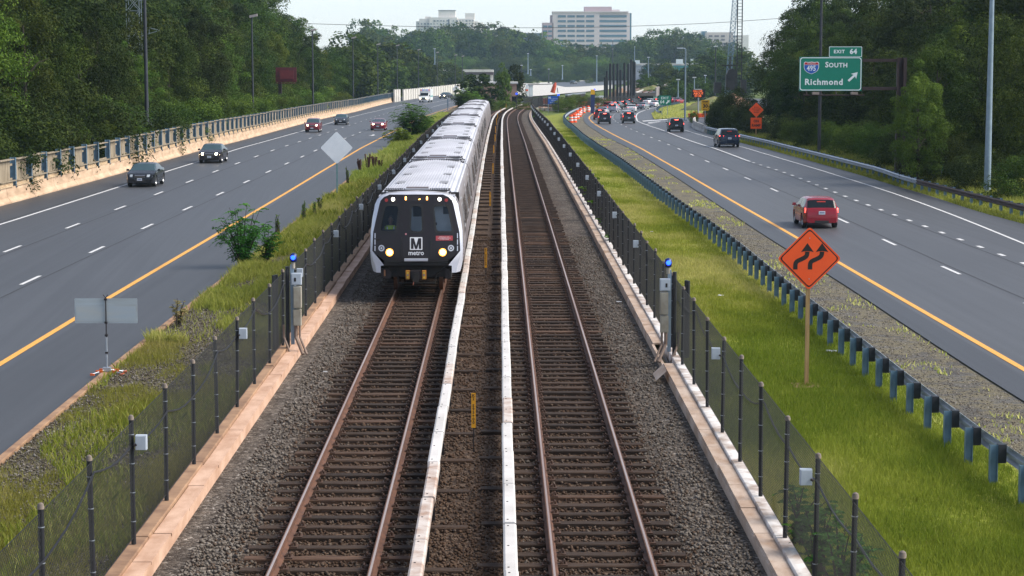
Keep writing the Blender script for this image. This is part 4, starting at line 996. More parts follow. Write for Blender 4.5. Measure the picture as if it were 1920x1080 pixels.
# ================= cars =================
GLASS = PAINT('car_glass', (.008, .011, .014), .10, .0); WSG = PAINT('windscreen_sky_tint', (.04, .075, .09), .10, .8); TYRE = M('tyre_rubber', (.018, .018, .019), (.026, .026, .027), 8, .8); RIM = M('alloy_rim', (.45, .46, .48), (.35, .36, .38), 5, .35, .8)  # windscreen base colour has the bluish sky reflection painted in
PLAST = M('black_trim', (.02, .02, .022), (.03, .03, .032), 6, .6); CHROME = M('chrome_trim', (.6, .6, .62), (.5, .5, .52), 4, .2, .9)
PLATEW = M('plate_white', (.62, .66, .72), (.58, .62, .68), 9, .5); LENS = M('clear_lens', (.62, .68, .72), (.5, .55, .6), 6, .12)
def lampm(n, c, e, b): return EM(n, c, e, b)
TAILR = lampm('tail_lamp_lit', (1, .06, .04), 3.0, (.4, .02, .02)); TAILD = lampm('tail_lamp_dim', (1, .1, .05), .15, (.3, .02, .02)); BRK = lampm('brake_lamp_lit', (1, .10, .07), 7.0, (.5, .03, .03)); HEADW = lampm('car_headlamp_lit', (1, .80, .52), 9., (.8, .8, .7)); HEADO = lampm('car_headlamp_off', (.8, .85, 1), .02, (.30, .34, .38)); AMB = lampm('amber_corner_lamp', (1, .35, .05), .8, (.5, .2, .03))
CT = {
 # L, W, H, wheel r, wheelbase pos (rear, front), top profile, belt (rear, front), bottom
 'sedan': (4.7, 1.80, 1.45, .33, (.98, 3.72), [(0, .88), (.04, .98), (.35, 1.06), (.80, 1.09), (1.55, 1.40), (1.95, 1.45), (2.5, 1.45), (2.85, 1.40), (3.60, 1.02), (4.45, .82), (4.62, .70), (4.7, .60)], (1.0, .93), .22),
 'coupe': (4.75, 1.90, 1.38, .35, (1.0, 3.75), [(0, .90), (.05, 1.02), (.30, 1.07), (.60, 1.09), (1.45, 1.34), (1.9, 1.38), (2.2, 1.37), (2.5, 1.32), (3.25, 1.03), (4.5, .86), (4.68, .72), (4.75, .62)], (1.0, .95), .20),
 'hatch': (4.3, 1.74, 1.48, .33, (.82, 3.42), [(0, .62), (.03, .92), (.10, 1.02), (.38, 1.38), (.62, 1.46), (1.3, 1.48), (2.0, 1.46), (2.42, 1.40), (3.12, 1.02), (4.05, .84), (4.22, .72), (4.3, .60)], (1.02, .93), .24),
 'suv': (4.55, 1.84, 1.68, .36, (.88, 3.55), [(0, .70), (.03, 1.0), (.08, 1.12), (.34, 1.56), (.58, 1.65), (1.4, 1.68), (2.1, 1.66), (2.55, 1.60), (3.25, 1.16), (4.25, .98), (4.45, .85), (4.55, .65)], (1.12, 1.02), .30),
 'minivan': (5.15, 2.0, 1.75, .36, (1.05, 4.05), [(0, .70), (.03, 1.0), (.08, 1.14), (.30, 1.60), (.55, 1.71), (1.5, 1.75), (2.7, 1.73), (3.1, 1.66), (4.1, 1.14), (4.85, .98), (5.05, .82), (5.15, .62)], (1.12, 1.02), .26),
}
CARM = {}
def car_meshes(kind, lod=0):
    if (kind, lod) in CARM: return CARM[(kind, lod)]
    L, W, H, wr, wb, prof, bl, zb = CT[kind]; w = W/2; P = []
    px = [q[0] for q in prof]; pz = [q[1] for q in prof]
    ys = set(round(v, 3) for v in px); ar = wr+.05
    for c in wb:
        for k in range(9): ys.add(round(c-ar+2*ar*k/8, 3))
        ys.add(round(c-ar-.005, 3)); ys.add(round(c+ar+.005, 3))
    # glass limits
    top_i = [i for i, z in enumerate(pz) if z > H-.12]; rs0 = [q[0] for q in prof]
    yr0 = {'sedan': .80, 'coupe': .60, 'hatch': .10, 'suv': .08, 'minivan': .08}[kind]; yr1 = {'sedan': 1.55, 'coupe': 1.45, 'hatch': .38, 'suv': .34, 'minivan': .30}[kind]
    yf0 = {'sedan': 2.85, 'coupe': 2.5, 'hatch': 2.42, 'suv': 2.55, 'minivan': 3.1}[kind]; yf1 = {'sedan': 3.60, 'coupe': 3.25, 'hatch': 3.12, 'suv': 3.25, 'minivan': 4.1}[kind]
    pil = [yr1+.12 if kind not in ('sedan', 'coupe') else yr1-.28]
    sw0 = yr1+(.14 if kind not in ('sedan', 'coupe') else -.30); sw1 = yf0+.30; mid = (sw0+sw1)/2+(.05 if kind != 'minivan' else .3)
    wins = [(sw0, mid-.05), (mid+.05, sw1)] if kind not in ('suv', 'minivan') else [(sw0, sw0+.55), (sw0+.63, mid+.12), (mid+.22, sw1)]
    for a, b in wins: ys.add(round(a, 3)); ys.add(round(b, 3))
    ys = sorted(y for y in ys if 0 <= y <= L)
    def top(y): return float(np.interp(y, px, pz))
    def belt(y):
        b = bl[0]+(bl[1]-bl[0])*y/L; return min(b, top(y)-.03)
    def half(y):
        e = min(y, L-y); return w*(1-.17*max(0, 1-e/.65)**2.2)
    def ring(y):
        h = half(y); t = top(y); b = belt(y); bo = zb
        for c in wb:
            if abs(y-c) <= ar: bo = max(bo, wr+math.sqrt(max(0, ar**2-(y-c)**2)))
        if min(y, L-y) < .25: bo = max(bo, zb+.06)
        gh = max(0, min(1, (t-b-.05)/(H-b-.05))) if H > b else 0   # 1 where the cabin is full height
        rw = h*(.90-.14*gh)*(1-.07*max(0, 1-y/.9)*gh); m1 = max(bo+.03, .48); m2 = max(m1+.03, b-.16)
        return [(0, bo-.02), (h*.90, bo-.01), (h*.975, bo+.02), (h, m1), (h*1.0, m2), (h*.965, b), (rw*1.02, t-.06 if gh > .3 else max(b+.005, t-.02)), (rw*.90, t-.012), (rw*.5, t+.012*gh), (0, t+.018*gh)]
    rows = [ring(y) for y in ys]; nr = len(rows[0])
    body = MB(); gl = {}
    V = []
    for sg in (1, -1):
        for r, y in zip(rows, ys): V += [(sg*x, y, z) for x, z in r]
    ny = len(ys); bk = len(V); body.v = list(V); pm = body.mi('PAINT')
    def emit(tgt, idx, sg, off=0.):
        q = idx if sg > 0 else idx[::-1]
        if tgt is body: body.f.append(tuple(q)); body.m.append(pm)
        else: tgt.add([V[i] for i in q], [(0, 1, 2, 3)], GLASS)
    glassmb = {'windscreen': MB(), 'rear_window': MB()}; sides = [MB() for _ in range(2*len(wins))]
    for si, sg in enumerate((1, -1)):
        o = si*ny*nr
        for i in range(ny-1):
            ym = (ys[i]+ys[i+1])/2
            for j in range(nr-1):
                idx = (o+i*nr+j, o+i*nr+j+1, o+(i+1)*nr+j+1, o+(i+1)*nr+j)
                tgt = body
                if j in (6, 7, 8) and yf0 < ym < yf1: tgt = glassmb['windscreen']
                elif j in (6, 7, 8) and yr0 < ym < yr1: tgt = glassmb['rear_window']
                elif j == 5:
                    for k, (a, b) in enumerate(wins):
                        if a <= ym <= b and top(ym)-belt(ym) > .15: tgt = sides[si*len(wins)+k]
                if j == 6 and tgt is not body: tgt = tgt
                emit(tgt, idx, sg)
        # ends
    for i, flip in ((0, 0), (ny-1, 1)):
        l = [i*nr+j for j in range(nr)]; r = [ny*nr+i*nr+j for j in range(nr)][::-1]
        for j in range(nr-1):
            q = (i*nr+j, i*nr+j+1, ny*nr+i*nr+j+1, ny*nr+i*nr+j); body.f.append(q if flip else q[::-1]); body.m.append(pm)
    body.mats[0] = PLAST
    P.append(('body', body.mesh('car_body', smooth=38), True))
    for k, g in glassmb.items():
        if k == 'windscreen': g.mats = [WSG]
        if g.f: P.append((k, g.mesh(k, smooth=38), False))
    for g in sides:
        if g.f: P.append(('side_window', g.mesh('side_window'), False))
    # wheels
    wm = MB(); wm.lathe([(wr*.62, -.10), (wr*.97, -.105), (wr, -.07), (wr, .07), (wr*.97, .105), (wr*.62, .10)], (0, 0, 0), TYRE, 18, 'X'); tm = wm.mesh('tyre', smooth=40)
    rm = MB(); rm.lathe([(0, .05), (wr*.18, .06), (wr*.22, .03), (wr*.52, .045), (wr*.64, .10)], (0, 0, 0), RIM, 18, 'X'); rm.lathe([(0, -.05), (wr*.64, -.10)], (0, 0, 0), PLAST, 12, 'X')
    for k in range(5):
        a = k*2*math.pi/5; rm.box((.062, math.cos(a)*wr*.38, math.sin(a)*wr*.38), (.02, wr*.14, wr*.14), PLAST)
    rmm = rm.mesh('rim', smooth=40)
    for c in wb:
        for sg in (1, -1): P.append(('wheel', tm, (sg*(w-.125), c, wr, sg, rmm)))
    # front and rear trim
    zl = {'sedan': .74, 'coupe': .78, 'hatch': .74, 'suv': .86, 'minivan': .86}[kind]
    def endy(x, z, front):
        # body end surface depth approximated from the profile
        if front:
            yy = float(np.interp(-z, [-v for v in pz[-4:]], px[-4:])) if z > pz[-1] else L
            return yy-.02*0+.0-.20*(abs(x)/w)**3
        yy = float(np.interp(z, pz[:3], px[:3])) if z > pz[0] else 0
        return yy+.20*(abs(x)/w)**3
    def plate_(name, x0, x1, z0, z1, m, front, d=.012, out=None, nx=4):
        mb = out or MB(); rows = []
        for z in (z0, z0*.75+z1*.25, (z0+z1)/2, z0*.25+z1*.75, z1): rows.append([(x0+(x1-x0)*i/nx, endy(x0+(x1-x0)*i/nx, z, front)+(d if front else -d), z) for i in range(nx+1)])
        mb.grid(rows[::-1] if front else rows, m); 
        # give it an edge back into the body
        return mb
    tl = {'sedan': (.48, .80, .80, .96), 'coupe': (.45, .82, .86, .98), 'hatch': (.62, .82, .78, 1.00), 'suv': (.58, .86, .90, 1.10), 'minivan': (.55, .95, 1.02, 1.13)}[kind]
    for sg in (1, -1):
        P.append(('tail_light', plate_('t', sg*tl[0], sg*tl[1], tl[2], tl[3], 'TAIL', False, .035), False))
        P.append(('headlight', plate_('h', sg*w*.50, sg*w*.88, zl-.09, zl+.06, 'HEAD', True, .055, nx=6), False))
    g = plate_('g', -w*.48, w*.48, zl-.13, zl+.02, PLAST, True, .012, nx=8); plate_('g', -w*.62, w*.62, .34, .50, PLAST, True, .012, g, 8); P.append(('grille', g, False)); g = plate_('c', -w*.36, w*.36, zl+.0, zl+.03, CHROME, True, .03, nx=6); P.append(('trim', g, False))
    g = plate_('b', -w*.70, w*.70, .27, .40, PLAST, False, .014, nx=8); P.append(('bumper', g, False))
    zp = {'sedan': .72, 'coupe': .62, 'hatch': .78, 'suv': .80, 'minivan': .86}[kind]
    pb = MB(); pb.box((0, endy(0, zp, False)-.03, zp), (.31, .02, .16), PLATEW); pb.box((0, endy(0, zp, False)-.042, zp), (.24, .004, .05), M('plate_digits', (.10, .14, .3))); P.append(('licence_plate', pb, False))
    pb = MB(); pb.box((0, L+.02, .50), (.31, .02, .15), PLATEW); pb.box((0, L+.032, .5), (.24, .004, .05), MC['plate_digits']); P.append(('licence_plate', pb, False))
    bl_ = MB(); yb = yr1-.02 if kind not in ('sedan', 'coupe') else yr1-.1; zt = top(yb)
    bl_.box((0, yb-.05, zt-.05), (.42, .05, .05), 'BRAKE'); P.append(('brake_light', bl_, False))
    for sg in (1, -1):
        mm = MB(); mm.box((sg*(w+.09), yf0+.38, bl[1]+.10), (.19, .12, .13), 'PAINT2', taper=.8); mm.box((sg*(w+.01), yf0+.38, bl[1]+.05), (.08, .06, .04), PLAST); P.append(('mirror', mm, False))
    un = MB(); un.box((0, L/2, zb+.10), (W*.80, L*.90, .16), PLAST)
    for c in wb: un.box((0, c, wr), (W*.74, .12, .12), PLAST)
    P.append(('underbody', un, False))
    CARM[(kind, lod)] = P; return P
PCOL = {}
def place_car(kind, label, cat, col, px, py, dirpx=None, facing='away', tail='lit', brake=True, head='off', sc=1., group=None, z=Z_R, anchor='near', pathp=None, rot=None, plate=None):
    pos = Vector(G(px, py, z)); P = car_meshes(kind); L = CT[kind][0]
    if pathp:
        # heading from a path at the same distance
        LL = plen(pathp); s = float(np.interp(pos[1], [c[1] for c in pathp], LL)) if rot is None else 0; _, an = at(pathp, s, LL); hd = an-math.pi/2
    else: hd = 0
    if rot is not None: hd = rot
    if facing == 'toward': hd += math.pi
    f = Vector((-math.sin(hd), math.cos(hd), 0))
    # near contact patch (rear wheels when going away, front wheels when coming) sits at pos
    off = CT[kind][4][0] if facing == 'away' else CT[kind][4][1]
    base = pos-f*(off-.2*(1 if facing == 'away' else -1))*sc; z1 = z+T(base.y+f.y*.9*sc); z2 = z+T(base.y+f.y*3.6*sc); pitch = math.atan2(z2-z1, 2.7*sc)
    t = thing(cat.replace(' ', '_') if cat in ('car', 'van') else cat.replace(' ', '_'), label, cat, (base.x, base.y, z1), hd, group)
    t.name = 'car' if cat == 'car' else t.name
    t.rotation_euler = (pitch, 0, hd); t.scale = (sc, sc, sc)
    if col not in PCOL: PCOL[col] = PAINT('paint_%d' % len(PCOL), col, .22, .8, .15)
    pm = PCOL[col]; sub = {'PAINT2': pm, 'TAIL': TAILR if tail == 'lit' else TAILD, 'BRAKE': BRK if brake else MC['tail_lamp_dim'], 'HEAD': HEADW if head == 'lit' else HEADO}
    for item in P:
        nm, me, ex = item
        if isinstance(me, MB):
            key = (kind, nm, id(me), tuple(sorted((k, v.name) for k, v in sub.items() if k in me.mats)))
            if key not in CARM:
                sv = list(me.mats); me.mats = [sub.get(m, m) if isinstance(m, str) else m for m in sv]; CARM[key] = me.mesh(nm); me.mats = sv
            inst(nm, CARM[key], t)
        elif nm == 'wheel':
            o = inst('wheel', me, t, ex[:3], (0, 0, 0 if ex[3] > 0 else math.pi)); inst('rim', ex[4], o)
        else:
            o = inst(nm, me, t)
            if nm == 'body':
                o.material_slots[0].link = 'OBJECT'; o.material_slots[0].material = pm
    return t
RED = (.28, .012, .025); MAR = (.16, .010, .018); BLK_ = (.010, .012, .016); NAVY = (.010, .020, .045); GREY = (.10, .12, .14); SIL = (.42, .44, .48); WHT = (.66, .68, .70); DGREY = (.035, .04, .048)
Gr = 'cars queueing on the right carriageway'
place_car('hatch', 'red hatchback with a roof aerial passing the orange double-arrow sign', 'car', RED, 1537, 427, pathp=AR, brake=False, tail='lit', sc=.98)
place_car('minivan', 'dark navy minivan in the exit lane beside the silver guardrail', 'minivan', NAVY, 1366, 276, pathp=BR, brake=False, tail='lit')
place_car('suv', 'black crossover in the exit lane, brake lights on, ahead of the navy minivan', 'car', BLK_, 1268, 247.5, pathp=BR, group=Gr)
place_car('suv', 'dark grey boxy suv braking beside the white gore line', 'car', DGREY, 1179, 231.3, pathp=AR, group=Gr)
place_car('suv', 'black suv nearest the yellow edge line at the bend, brake lights on', 'car', BLK_, 1133.5, 232.5, pathp=YR, group=Gr)
place_car('suv', 'dark maroon suv half hidden behind the black suv at the bend', 'car', MAR, 1124.5, 224.4, rot=.0, group=Gr)
place_car('sedan', 'silver sedan partly hidden behind the dark maroon suv', 'car', SIL, 1128.5, 216.5, rot=-.15, group=Gr)
place_car('suv', 'silver crossover with a lit third brake light behind the orange drums', 'car', (.33, .35, .42), 1148.5, 210.8, rot=-.2, group=Gr)
place_car('suv', 'bright red suv left of the black suv, near the striped barricade', 'car', RED, 1139.5, 206, rot=-.3, group=Gr, brake=False)
place_car('suv', 'black suv right behind the red suv in the queue', 'car', BLK_, 1154.5, 205.6, rot=-.3, group=Gr)
place_car('suv', 'black suv in front of the steel piles, between two other dark suvs', 'car', BLK_, 1168.5, 203.2, rot=-.35, group=Gr)
place_car('minivan', 'large dark suv farthest along the inner lane below the steel piles', 'car', BLK_, 1181, 199, rot=-.4, group=Gr)
place_car('sedan', 'white sedan directly ahead of the dark grey boxy suv', 'car', WHT, 1184, 210.3, rot=-.1, group=Gr)
place_car('sedan', 'white car mostly hidden behind the dark grey boxy suv', 'car', WHT, 1176, 225, rot=0, group=Gr)
place_car('sedan', 'grey sedan alone in the middle of the bend, before the white sedans', 'car', (.25, .28, .32), 1202.5, 205, rot=-.3, group=Gr)
place_car('sedan', 'white sedan just left of the green exit sign', 'car', WHT, 1224.5, 200.8, rot=-.45, group=Gr)
place_car('sedan', 'white sedan farther off, above and left of the first white sedan', 'car', WHT, 1213, 196.3, rot=-.6, group=Gr)
place_car('suv', 'dark blue suv partly behind the green exit sign', 'car', NAVY, 1232, 197.8, rot=-.6, group=Gr)
place_car('hatch', 'small white car at the far left of the bend with a red brake light', 'car', WHT, 1199, 191.8, rot=-.8, group=Gr)
place_car('sedan', 'red sedan right of the green exit sign', 'car', RED, 1267, 194.6, rot=-.5, group=Gr)
place_car('hatch', 'dark red car peeping out behind the right edge of the green exit sign', 'car', MAR, 1257, 193.4, rot=-.5, group=Gr)
Gl = 'cars coming down the left carriageway'
place_car('sedan', 'black sedan nearest the camera on the left carriageway, headlights off', 'car', BLK_, 266, 350, facing='toward', pathp=D1, group=Gl, head='off', tail='dim', brake=False)
place_car('sedan', 'dark sedan with chrome grille and lit headlights behind the nearest black one', 'car', (.02, .016, .022), 395, 305.5, facing='toward', pathp=D1, group=Gl, head='lit', tail='dim', brake=False)
place_car('suv', 'maroon crossover with bright headlights next to the white edge line', 'car', MAR, 586, 248, facing='toward', pathp=D1, group=Gl, head='lit', tail='dim', brake=False, sc=.97)
place_car('sedan', 'dark blue-grey older sedan with amber corner lights, headlights off', 'car', (.022, .03, .045), 639, 234, facing='toward', pathp=D1, group=Gl, head='off', tail='dim', brake=False)
place_car('coupe', 'dark red sports coupe in the lane next to the big shrub', 'car', (.20, .012, .03), 709, 244.3, facing='toward', pathp=D2, group=Gl, head='lit', tail='dim', brake=False)
place_car('sedan', 'dark car farthest away on the left carriageway, behind the ambulance', 'car', DGREY, 831, 185.3, facing='toward', rot=-.35, sc=1.3, group=Gl, head='lit', tail='dim', brake=False)
place_car('sedan', 'blue car far off on the distant ramp above the red excavator arm', 'car', (.03, .10, .25), 1015, 139.2, rot=-1.5, z=0.2, tail='dim', brake=False)
place_car('suv', 'dark car coming along the distant grey road', 'car', DGREY, 1078, 157.5, rot=.5, z=-.1, facing='toward', tail='dim', brake=False)

def boxvan(kind, label, px, py, rot, facing, pathp=None):
    pos = Vector(G(px, py, Z_R)); hd = rot+(math.pi if facing == 'toward' else 0); f = Vector((-math.sin(hd), math.cos(hd), 0)); b = pos-f*(4.4 if facing == 'toward' else 1.)
    t = thing(kind, label, kind.replace('_', ' '), (b.x, b.y, b.z), hd); t.scale = (1.22,)*3; W = PAINT('van_white', (.70, .72, .74), .3, .6)
    mb = MB()
    if kind == 'ambulance':
        mb.box((0, 1.75, 1.62), (2.25, 3.5, 2.3), W)
        rows = []
        for y, zt, w_, b_ in ((3.5, 2.1, .98, 2.0), (4.0, 2.08, .97, 2.0), (4.75, 1.35, .96, 1.3), (5.6, 1.15, .92, 1.1), (5.75, .9, .88, .88)):
            rows.append([(-w_, y, .4), (-w_, y, min(b_, 1.3)), (-w_*.9, y, zt-.04), (-.4, y, zt), (.4, y, zt), (w_*.9, y, zt-.04), (w_, y, min(b_, 1.3)), (w_, y, .4)])
        mb.grid(rows, W); mb.add(rows[-1], [tuple(range(8))[::-1]], W)
    else:
        rows = []
        for y, zt, w_ in ((0, 2.05, .92), (.1, 2.15, .97), (3.6, 2.15, .97), (4.5, 1.3, .95), (5.2, 1.05, .9)): rows.append([(-w_, y, .35), (-w_, y, 1.2 if zt > 1.3 else zt-.1), (-w_*.9, y, zt-.05), (-.4, y, zt), (.4, y, zt), (w_*.9, y, zt-.05), (w_, y, 1.2 if zt > 1.3 else zt-.1), (w_, y, .35)])
        mb.grid(rows, W); mb.add(rows[0], [tuple(range(8))], W); mb.add(rows[-1], [tuple(range(8))[::-1]], W)
    mb.build('body', t)
    if kind == 'ambulance':
        m = MB(); m.grid([[(-.82, 4.06, 2.03), (.82, 4.06, 2.03)], [(-.86, 4.72, 1.42), (.86, 4.72, 1.42)]][::1], GLASS); m.v = [(x, y+.02, z+.02) for x, y, z in m.v]; m.build('windscreen', t)
        for sg in (-1, 1):
            m = MB(); m.box((sg*.70, 5.74, .92), (.26, .08, .2), HEADW); m.build('headlight', t)
            m = MB(); m.box((sg*1.12, 4.5, 1.45), (.2, .15, .35), PLAST); m.build('mirror', t)
            m = MB(); m.box((sg*1.13, 1.75, 1.3), (.012, 3.4, .22), M('teal_stripe', (.03, .30, .30))); m.build('stripe', t)
        m = MB(); m.box((0, 5.77, .80), (.9, .06, .3), PLAST); m.build('grille', t)
        for x, mm in ((-.85, 1), (-.42, 0), (.42, 0), (.85, 1)):
            m = MB(); m.box((x, 3.53, 2.62), (.22, .06, .13), EM('red_beacon', (1, .05, .03), .4, (.5, .03, .03)) if mm else EM('blue_beacon', (.1, .25, 1), .4, (.05, .1, .5))); m.build('beacon', t)
        m = MB(); m.box((0, 5.70, 1.06), (1.5, .03, .07), MC['teal_stripe']); m.build('stripe', t)
    else:
        m = MB(); m.add([(-.75, -.012+.02*0, 1.25), (.75, -.012, 1.25), (.72, .01, 1.85), (-.72, .01, 1.85)], [(0, 1, 2, 3)], GLASS); m.v = [(x, y-.03, z) for x, y, z in m.v]; m.build('rear_window', t)
        for sg in (-1, 1):
            m = MB(); m.box((sg*.86, -.03, 1.15), (.12, .06, .4), TAILR); m.build('tail_light', t)
    for y in (1.0, 4.5):
        for sg in (-1, 1):
            m = MB(); m.lathe([(0, -.12), (.39, -.12), (.4, .12), (0, .12)], (sg*.95, y, .4), TYRE, 14, 'X'); m.build('wheel', t)
    return t
boxvan('ambulance', 'white ambulance with lit headlights and teal stripe on the left carriageway', 797, 192, -.12, 'toward')
boxvan('van', 'white van on the far bend beside the tall lamp pole', 1287, 189, -.6, 'away')
# ================= signs, poles, equipment =================
UX, UY, UN = (1, 0, 0), (0, 0, 1), (0, -1, 0)
ORANGE = M('orange_sheeting', (.86, .10, .016), (.80, .085, .014), 2, .5); GREEN = M('green_sheeting', (.0, .19, .125), (.0, .175, .115), 2, .45); WSH = M('white_sheeting', (.72, .78, .80), (.68, .74, .76), 3, .45)
BSH = M('black_sheeting', (.012, .01, .01), (.018, .015, .015), 3, .5); BLUES = M('blue_sheeting', (.012, .10, .45), (.012, .085, .40), 3, .45); YSH = M('amber_sheeting', (.80, .42, .01), (.76, .40, .01), 3, .5)
WPOST = M('sign_post_timber', (.40, .27, .12), (.28, .175, .075), 2.5, .8, st=(8, 8, .6), bump=.2); ALUB = M('sign_back_aluminium', (.84, .87, .90), (.74, .78, .82), 1.2, .5, .0)
POLED = M('dark_lamp_pole', (.05, .055, .068), (.035, .04, .05), 3, .55, .3); POLEB = M('blue_grey_pole', (.24, .31, .38), (.18, .24, .30), 3, .5, .3); GPOST = M('green_steel_post', (.20, .33, .34), (.14, .25, .26), 3, .5, .3)
def dia(c, r, rr=.08):
    pts = []
    for k in range(4):
        a = math.pi/2*k; tip = Vector((math.cos(a), math.sin(a)))*r; p = Vector((math.cos(a-math.pi/2), math.sin(a-math.pi/2)))*r; q = Vector((math.cos(a+math.pi/2), math.sin(a+math.pi/2)))*r
        s = tip+(p-tip)*rr; e = tip+(q-tip)*rr
        for i in range(5): t_ = i/4; pts.append(tuple(s*(1-t_)**2+tip*2*t_*(1-t_)+e*t_**2))
    return pts
def rr2(w, h, r): return [(x, z) for x, z in rrect(-w/2, w/2, -h/2, h/2, r)]
def disk(r, n=20): return [(r*math.cos(2*math.pi*i/n), r*math.sin(2*math.pi*i/n)) for i in range(n)]
# --- orange double arrow sign ---
b = G(1512, 722, -.42); c = A(1516.5, 484, b[1]); k = b[1]/F*1.004
t = thing('road_sign', 'orange diamond sign with two black bending arrows on a timber post', 'sign', b); cz = c[2]-b[2]; cx = c[0]-b[0]
mb = MB(); mb.slab(dia(0, 60*k), (cx, -.09, cz), UX, UY, UN, .006, ORANGE, GALV); mb.slab(dia(0, 56*k), (cx, -.0945, cz), UX, UY, UN, .004, BSH); mb.slab(dia(0, 53*k), (cx, -.099, cz), UX, UY, UN, .004, ORANGE)
for dx in (-14.5, 13.0):
    P = lambda q: [((x+dx)*k, z*k) for x, z in q]
    # curved arrow: shaft bending to the upper right, head pointing up
    cen = []
    def bz(a, b_, c_, d_, n=8): return [tuple((1-i/n)**3*Vector(a)+3*(1-i/n)**2*(i/n)*Vector(b_)+3*(1-i/n)*(i/n)**2*Vector(c_)+(i/n)**3*Vector(d_)) for i in range(n+1)]
    cl = [(-11.5, -20.5), (-11.5, -17)]+bz((-11.5, -14), (-11.5, -6), (-9, -5), (-2, -2), 8)+bz((0, -1), (9, 3), (10.5, 5), (10.5, 13), 8)
    L_p, R_p = [], []
    for i, q in enumerate(cl):
        a_ = Vector(cl[max(i-1, 0)]); b_ = Vector(cl[min(i+1, len(cl)-1)]); d = (b_-a_).normalized(); nrm = Vector((-d.y, d.x))*4.1; L_p.append(Vector(q)+nrm); R_p.append(Vector(q)-nrm)
    for i in range(len(cl)-1):
        mb.slab(P([R_p[i], R_p[i+1], L_p[i+1], L_p[i]]), (cx, -.1035, cz), UX, UY, UN, .003, BSH)
    mb.slab(P([(-1.5, 12), (10.5, 29), (22.5, 12), (17, 13.5), (10.5, 14), (4, 13.5)]), (cx, -.1035, cz+.0), UX, UY, UN, .0032, BSH)
mb.build('sign_panel', t)
mb = MB(); mb.box((0, 0, (cz+.6)/2-.2), (.095, .09, cz+.6+.2), WPOST); mb.build('post', t)
for z in (-.5, .5):
    mb = MB(); mb.cyl((cx, -.10, cz+z), (cx, -.112, cz+z), .014, GALV, n=6); mb.build('bolt', t)
tag(sheet2('bare_dirt', DIRT, [(b[0]-.35, 0, 0), (b[0]-.35, 99, 0)], [(b[0]+.3, 0, 0), (b[0]+.3, 99, 0)], -.405, b[1]-.5, b[1]+.3, .8), kind='structure')
# --- overhead guide sign on a cantilever ---
Y = 138.; k = Y/F*1.004; c = A(1556, 138.5, Y); base = A(1687, 335, Y); base = (base[0], Y, Z_R-.1)
t = thing('guide_sign', 'large green overhead sign reading 495 South Richmond with an exit tab', 'sign', base)
def loc(px, py, dy=0): p = A(px, py, Y); return (p[0]-base[0], dy, p[2]-base[2])
mb = MB(); o = loc(1556, 138.5, -.3); mb.slab(rr2(116*k, 63*k, .01), o, UX, UY, UN, .05, GREEN, GALV)
o2 = (o[0], o[1]-.03, o[2]); n_ = MB()
outer = rr2(114*k, 61*k, 5*k); inner = rr2(111*k, 58*k, 4*k)
mb.add([(o2[0]+x, o2[1], o2[2]+z) for x, z in outer]+[(o2[0]+x, o2[1], o2[2]+z) for x, z in inner], [(i, (i+1) % len(outer), len(outer)+(i+1) % len(outer), len(outer)+i) for i in range(len(outer))], WSH)
p = loc(1563, 122.5, -.332); mb.text('S', 14*k, loc(1549, 121.7, -.332), UX, UY, WSH, bold=.012); mb.text('OUTH', 11.5*k, loc(1570, 122.6, -.332), UX, UY, WSH, spacing=1.12, bold=.012)
mb.text('Richmond', 15.5*k, loc(1543.2, 154, -.332), UX, UY, WSH, spacing=1.14, bold=.016)
aw = [(-10, -6.2), (-7.8, -8.6), (3.3, 2.0), (4.6, -2.0), (9, 8.8), (-2, 4.8), (1.6, 3.9), ]
mb.slab([(x*k, z*k) for x, z in [(-9.5, -5.6), (-6.6, -8.6), (4.2, 1.6), (6.2, -3.6), (8.8, 9.2), (-4, 6.0), (1.4, 4.4)]], loc(1597.5, 144.5, -.333), UX, UY, UN, .003, WSH)
mb.build('sign_panel', t)
def shield(mb, c, w, h, y):
    pts = [(-.5, .40), (-.42, .5), (-.2, .46), (0, .5), (.2, .46), (.42, .5), (.5, .40), (.5, .05), (.44, -.18), (.28, -.36), (0, -.5), (-.28, -.36), (-.44, -.18), (-.5, .05)]
    mb.slab([(x*w, z*h) for x, z in pts], (c[0], y, c[2]), UX, UY, UN, .004, WSH)
    mb.slab([(x*w*.93, z*h*.93) for x, z in [(-.5, .25), (.5, .25), (.5, .05), (.44, -.18), (.28, -.36), (0, -.5), (-.28, -.36), (-.44, -.18), (-.5, .05)]], (c[0], y-.004, c[2]), UX, UY, UN, .004, BLUES)
    mb.slab([(x*w*.93, z*h*.93) for x, z in [(-.5, .28), (.5, .28), (.5, .40), (.42, .49), (.2, .45), (0, .49), (-.2, .45), (-.42, .49), (-.5, .40)]], (c[0], y-.004, c[2]), UX, UY, UN, .004, M('shield_red', (.45, .012, .02)))
    mb.text('495', h*.60, (c[0], y-.008, c[2]-h*.05), UX, UY, WSH, sx=.82, bold=.008); mb.text('INTERSTATE', h*.12, (c[0], y-.008, c[2]+h*.355), UX, UY, WSH)
sh = MB(); shield(sh, loc(1520, 127.3), 28*k, 23*k, -.335); sh.build('route_shield', t)
mb = MB(); o = loc(1584, 97, -.3); mb.slab(rr2(61*k, 19*k, 1.5*k), o, UX, UY, UN, .05, WSH, GALV); mb.slab(rr2(59*k, 17*k, 1.5*k), (o[0], o[1]-.028, o[2]), UX, UY, UN, .003, GREEN)
mb.text('EXIT', 8.6*k, loc(1572, 97, -.332), UX, UY, WSH, spacing=1.2, bold=.01); mb.text('64', 12.5*k, loc(1598.5, 97, -.332), UX, UY, WSH, spacing=1.1, bold=.02); mb.build('exit_tab', t)
DBR = M('bronze_gantry', (.05, .03, .03), (.035, .022, .022), 3, .6, .2)
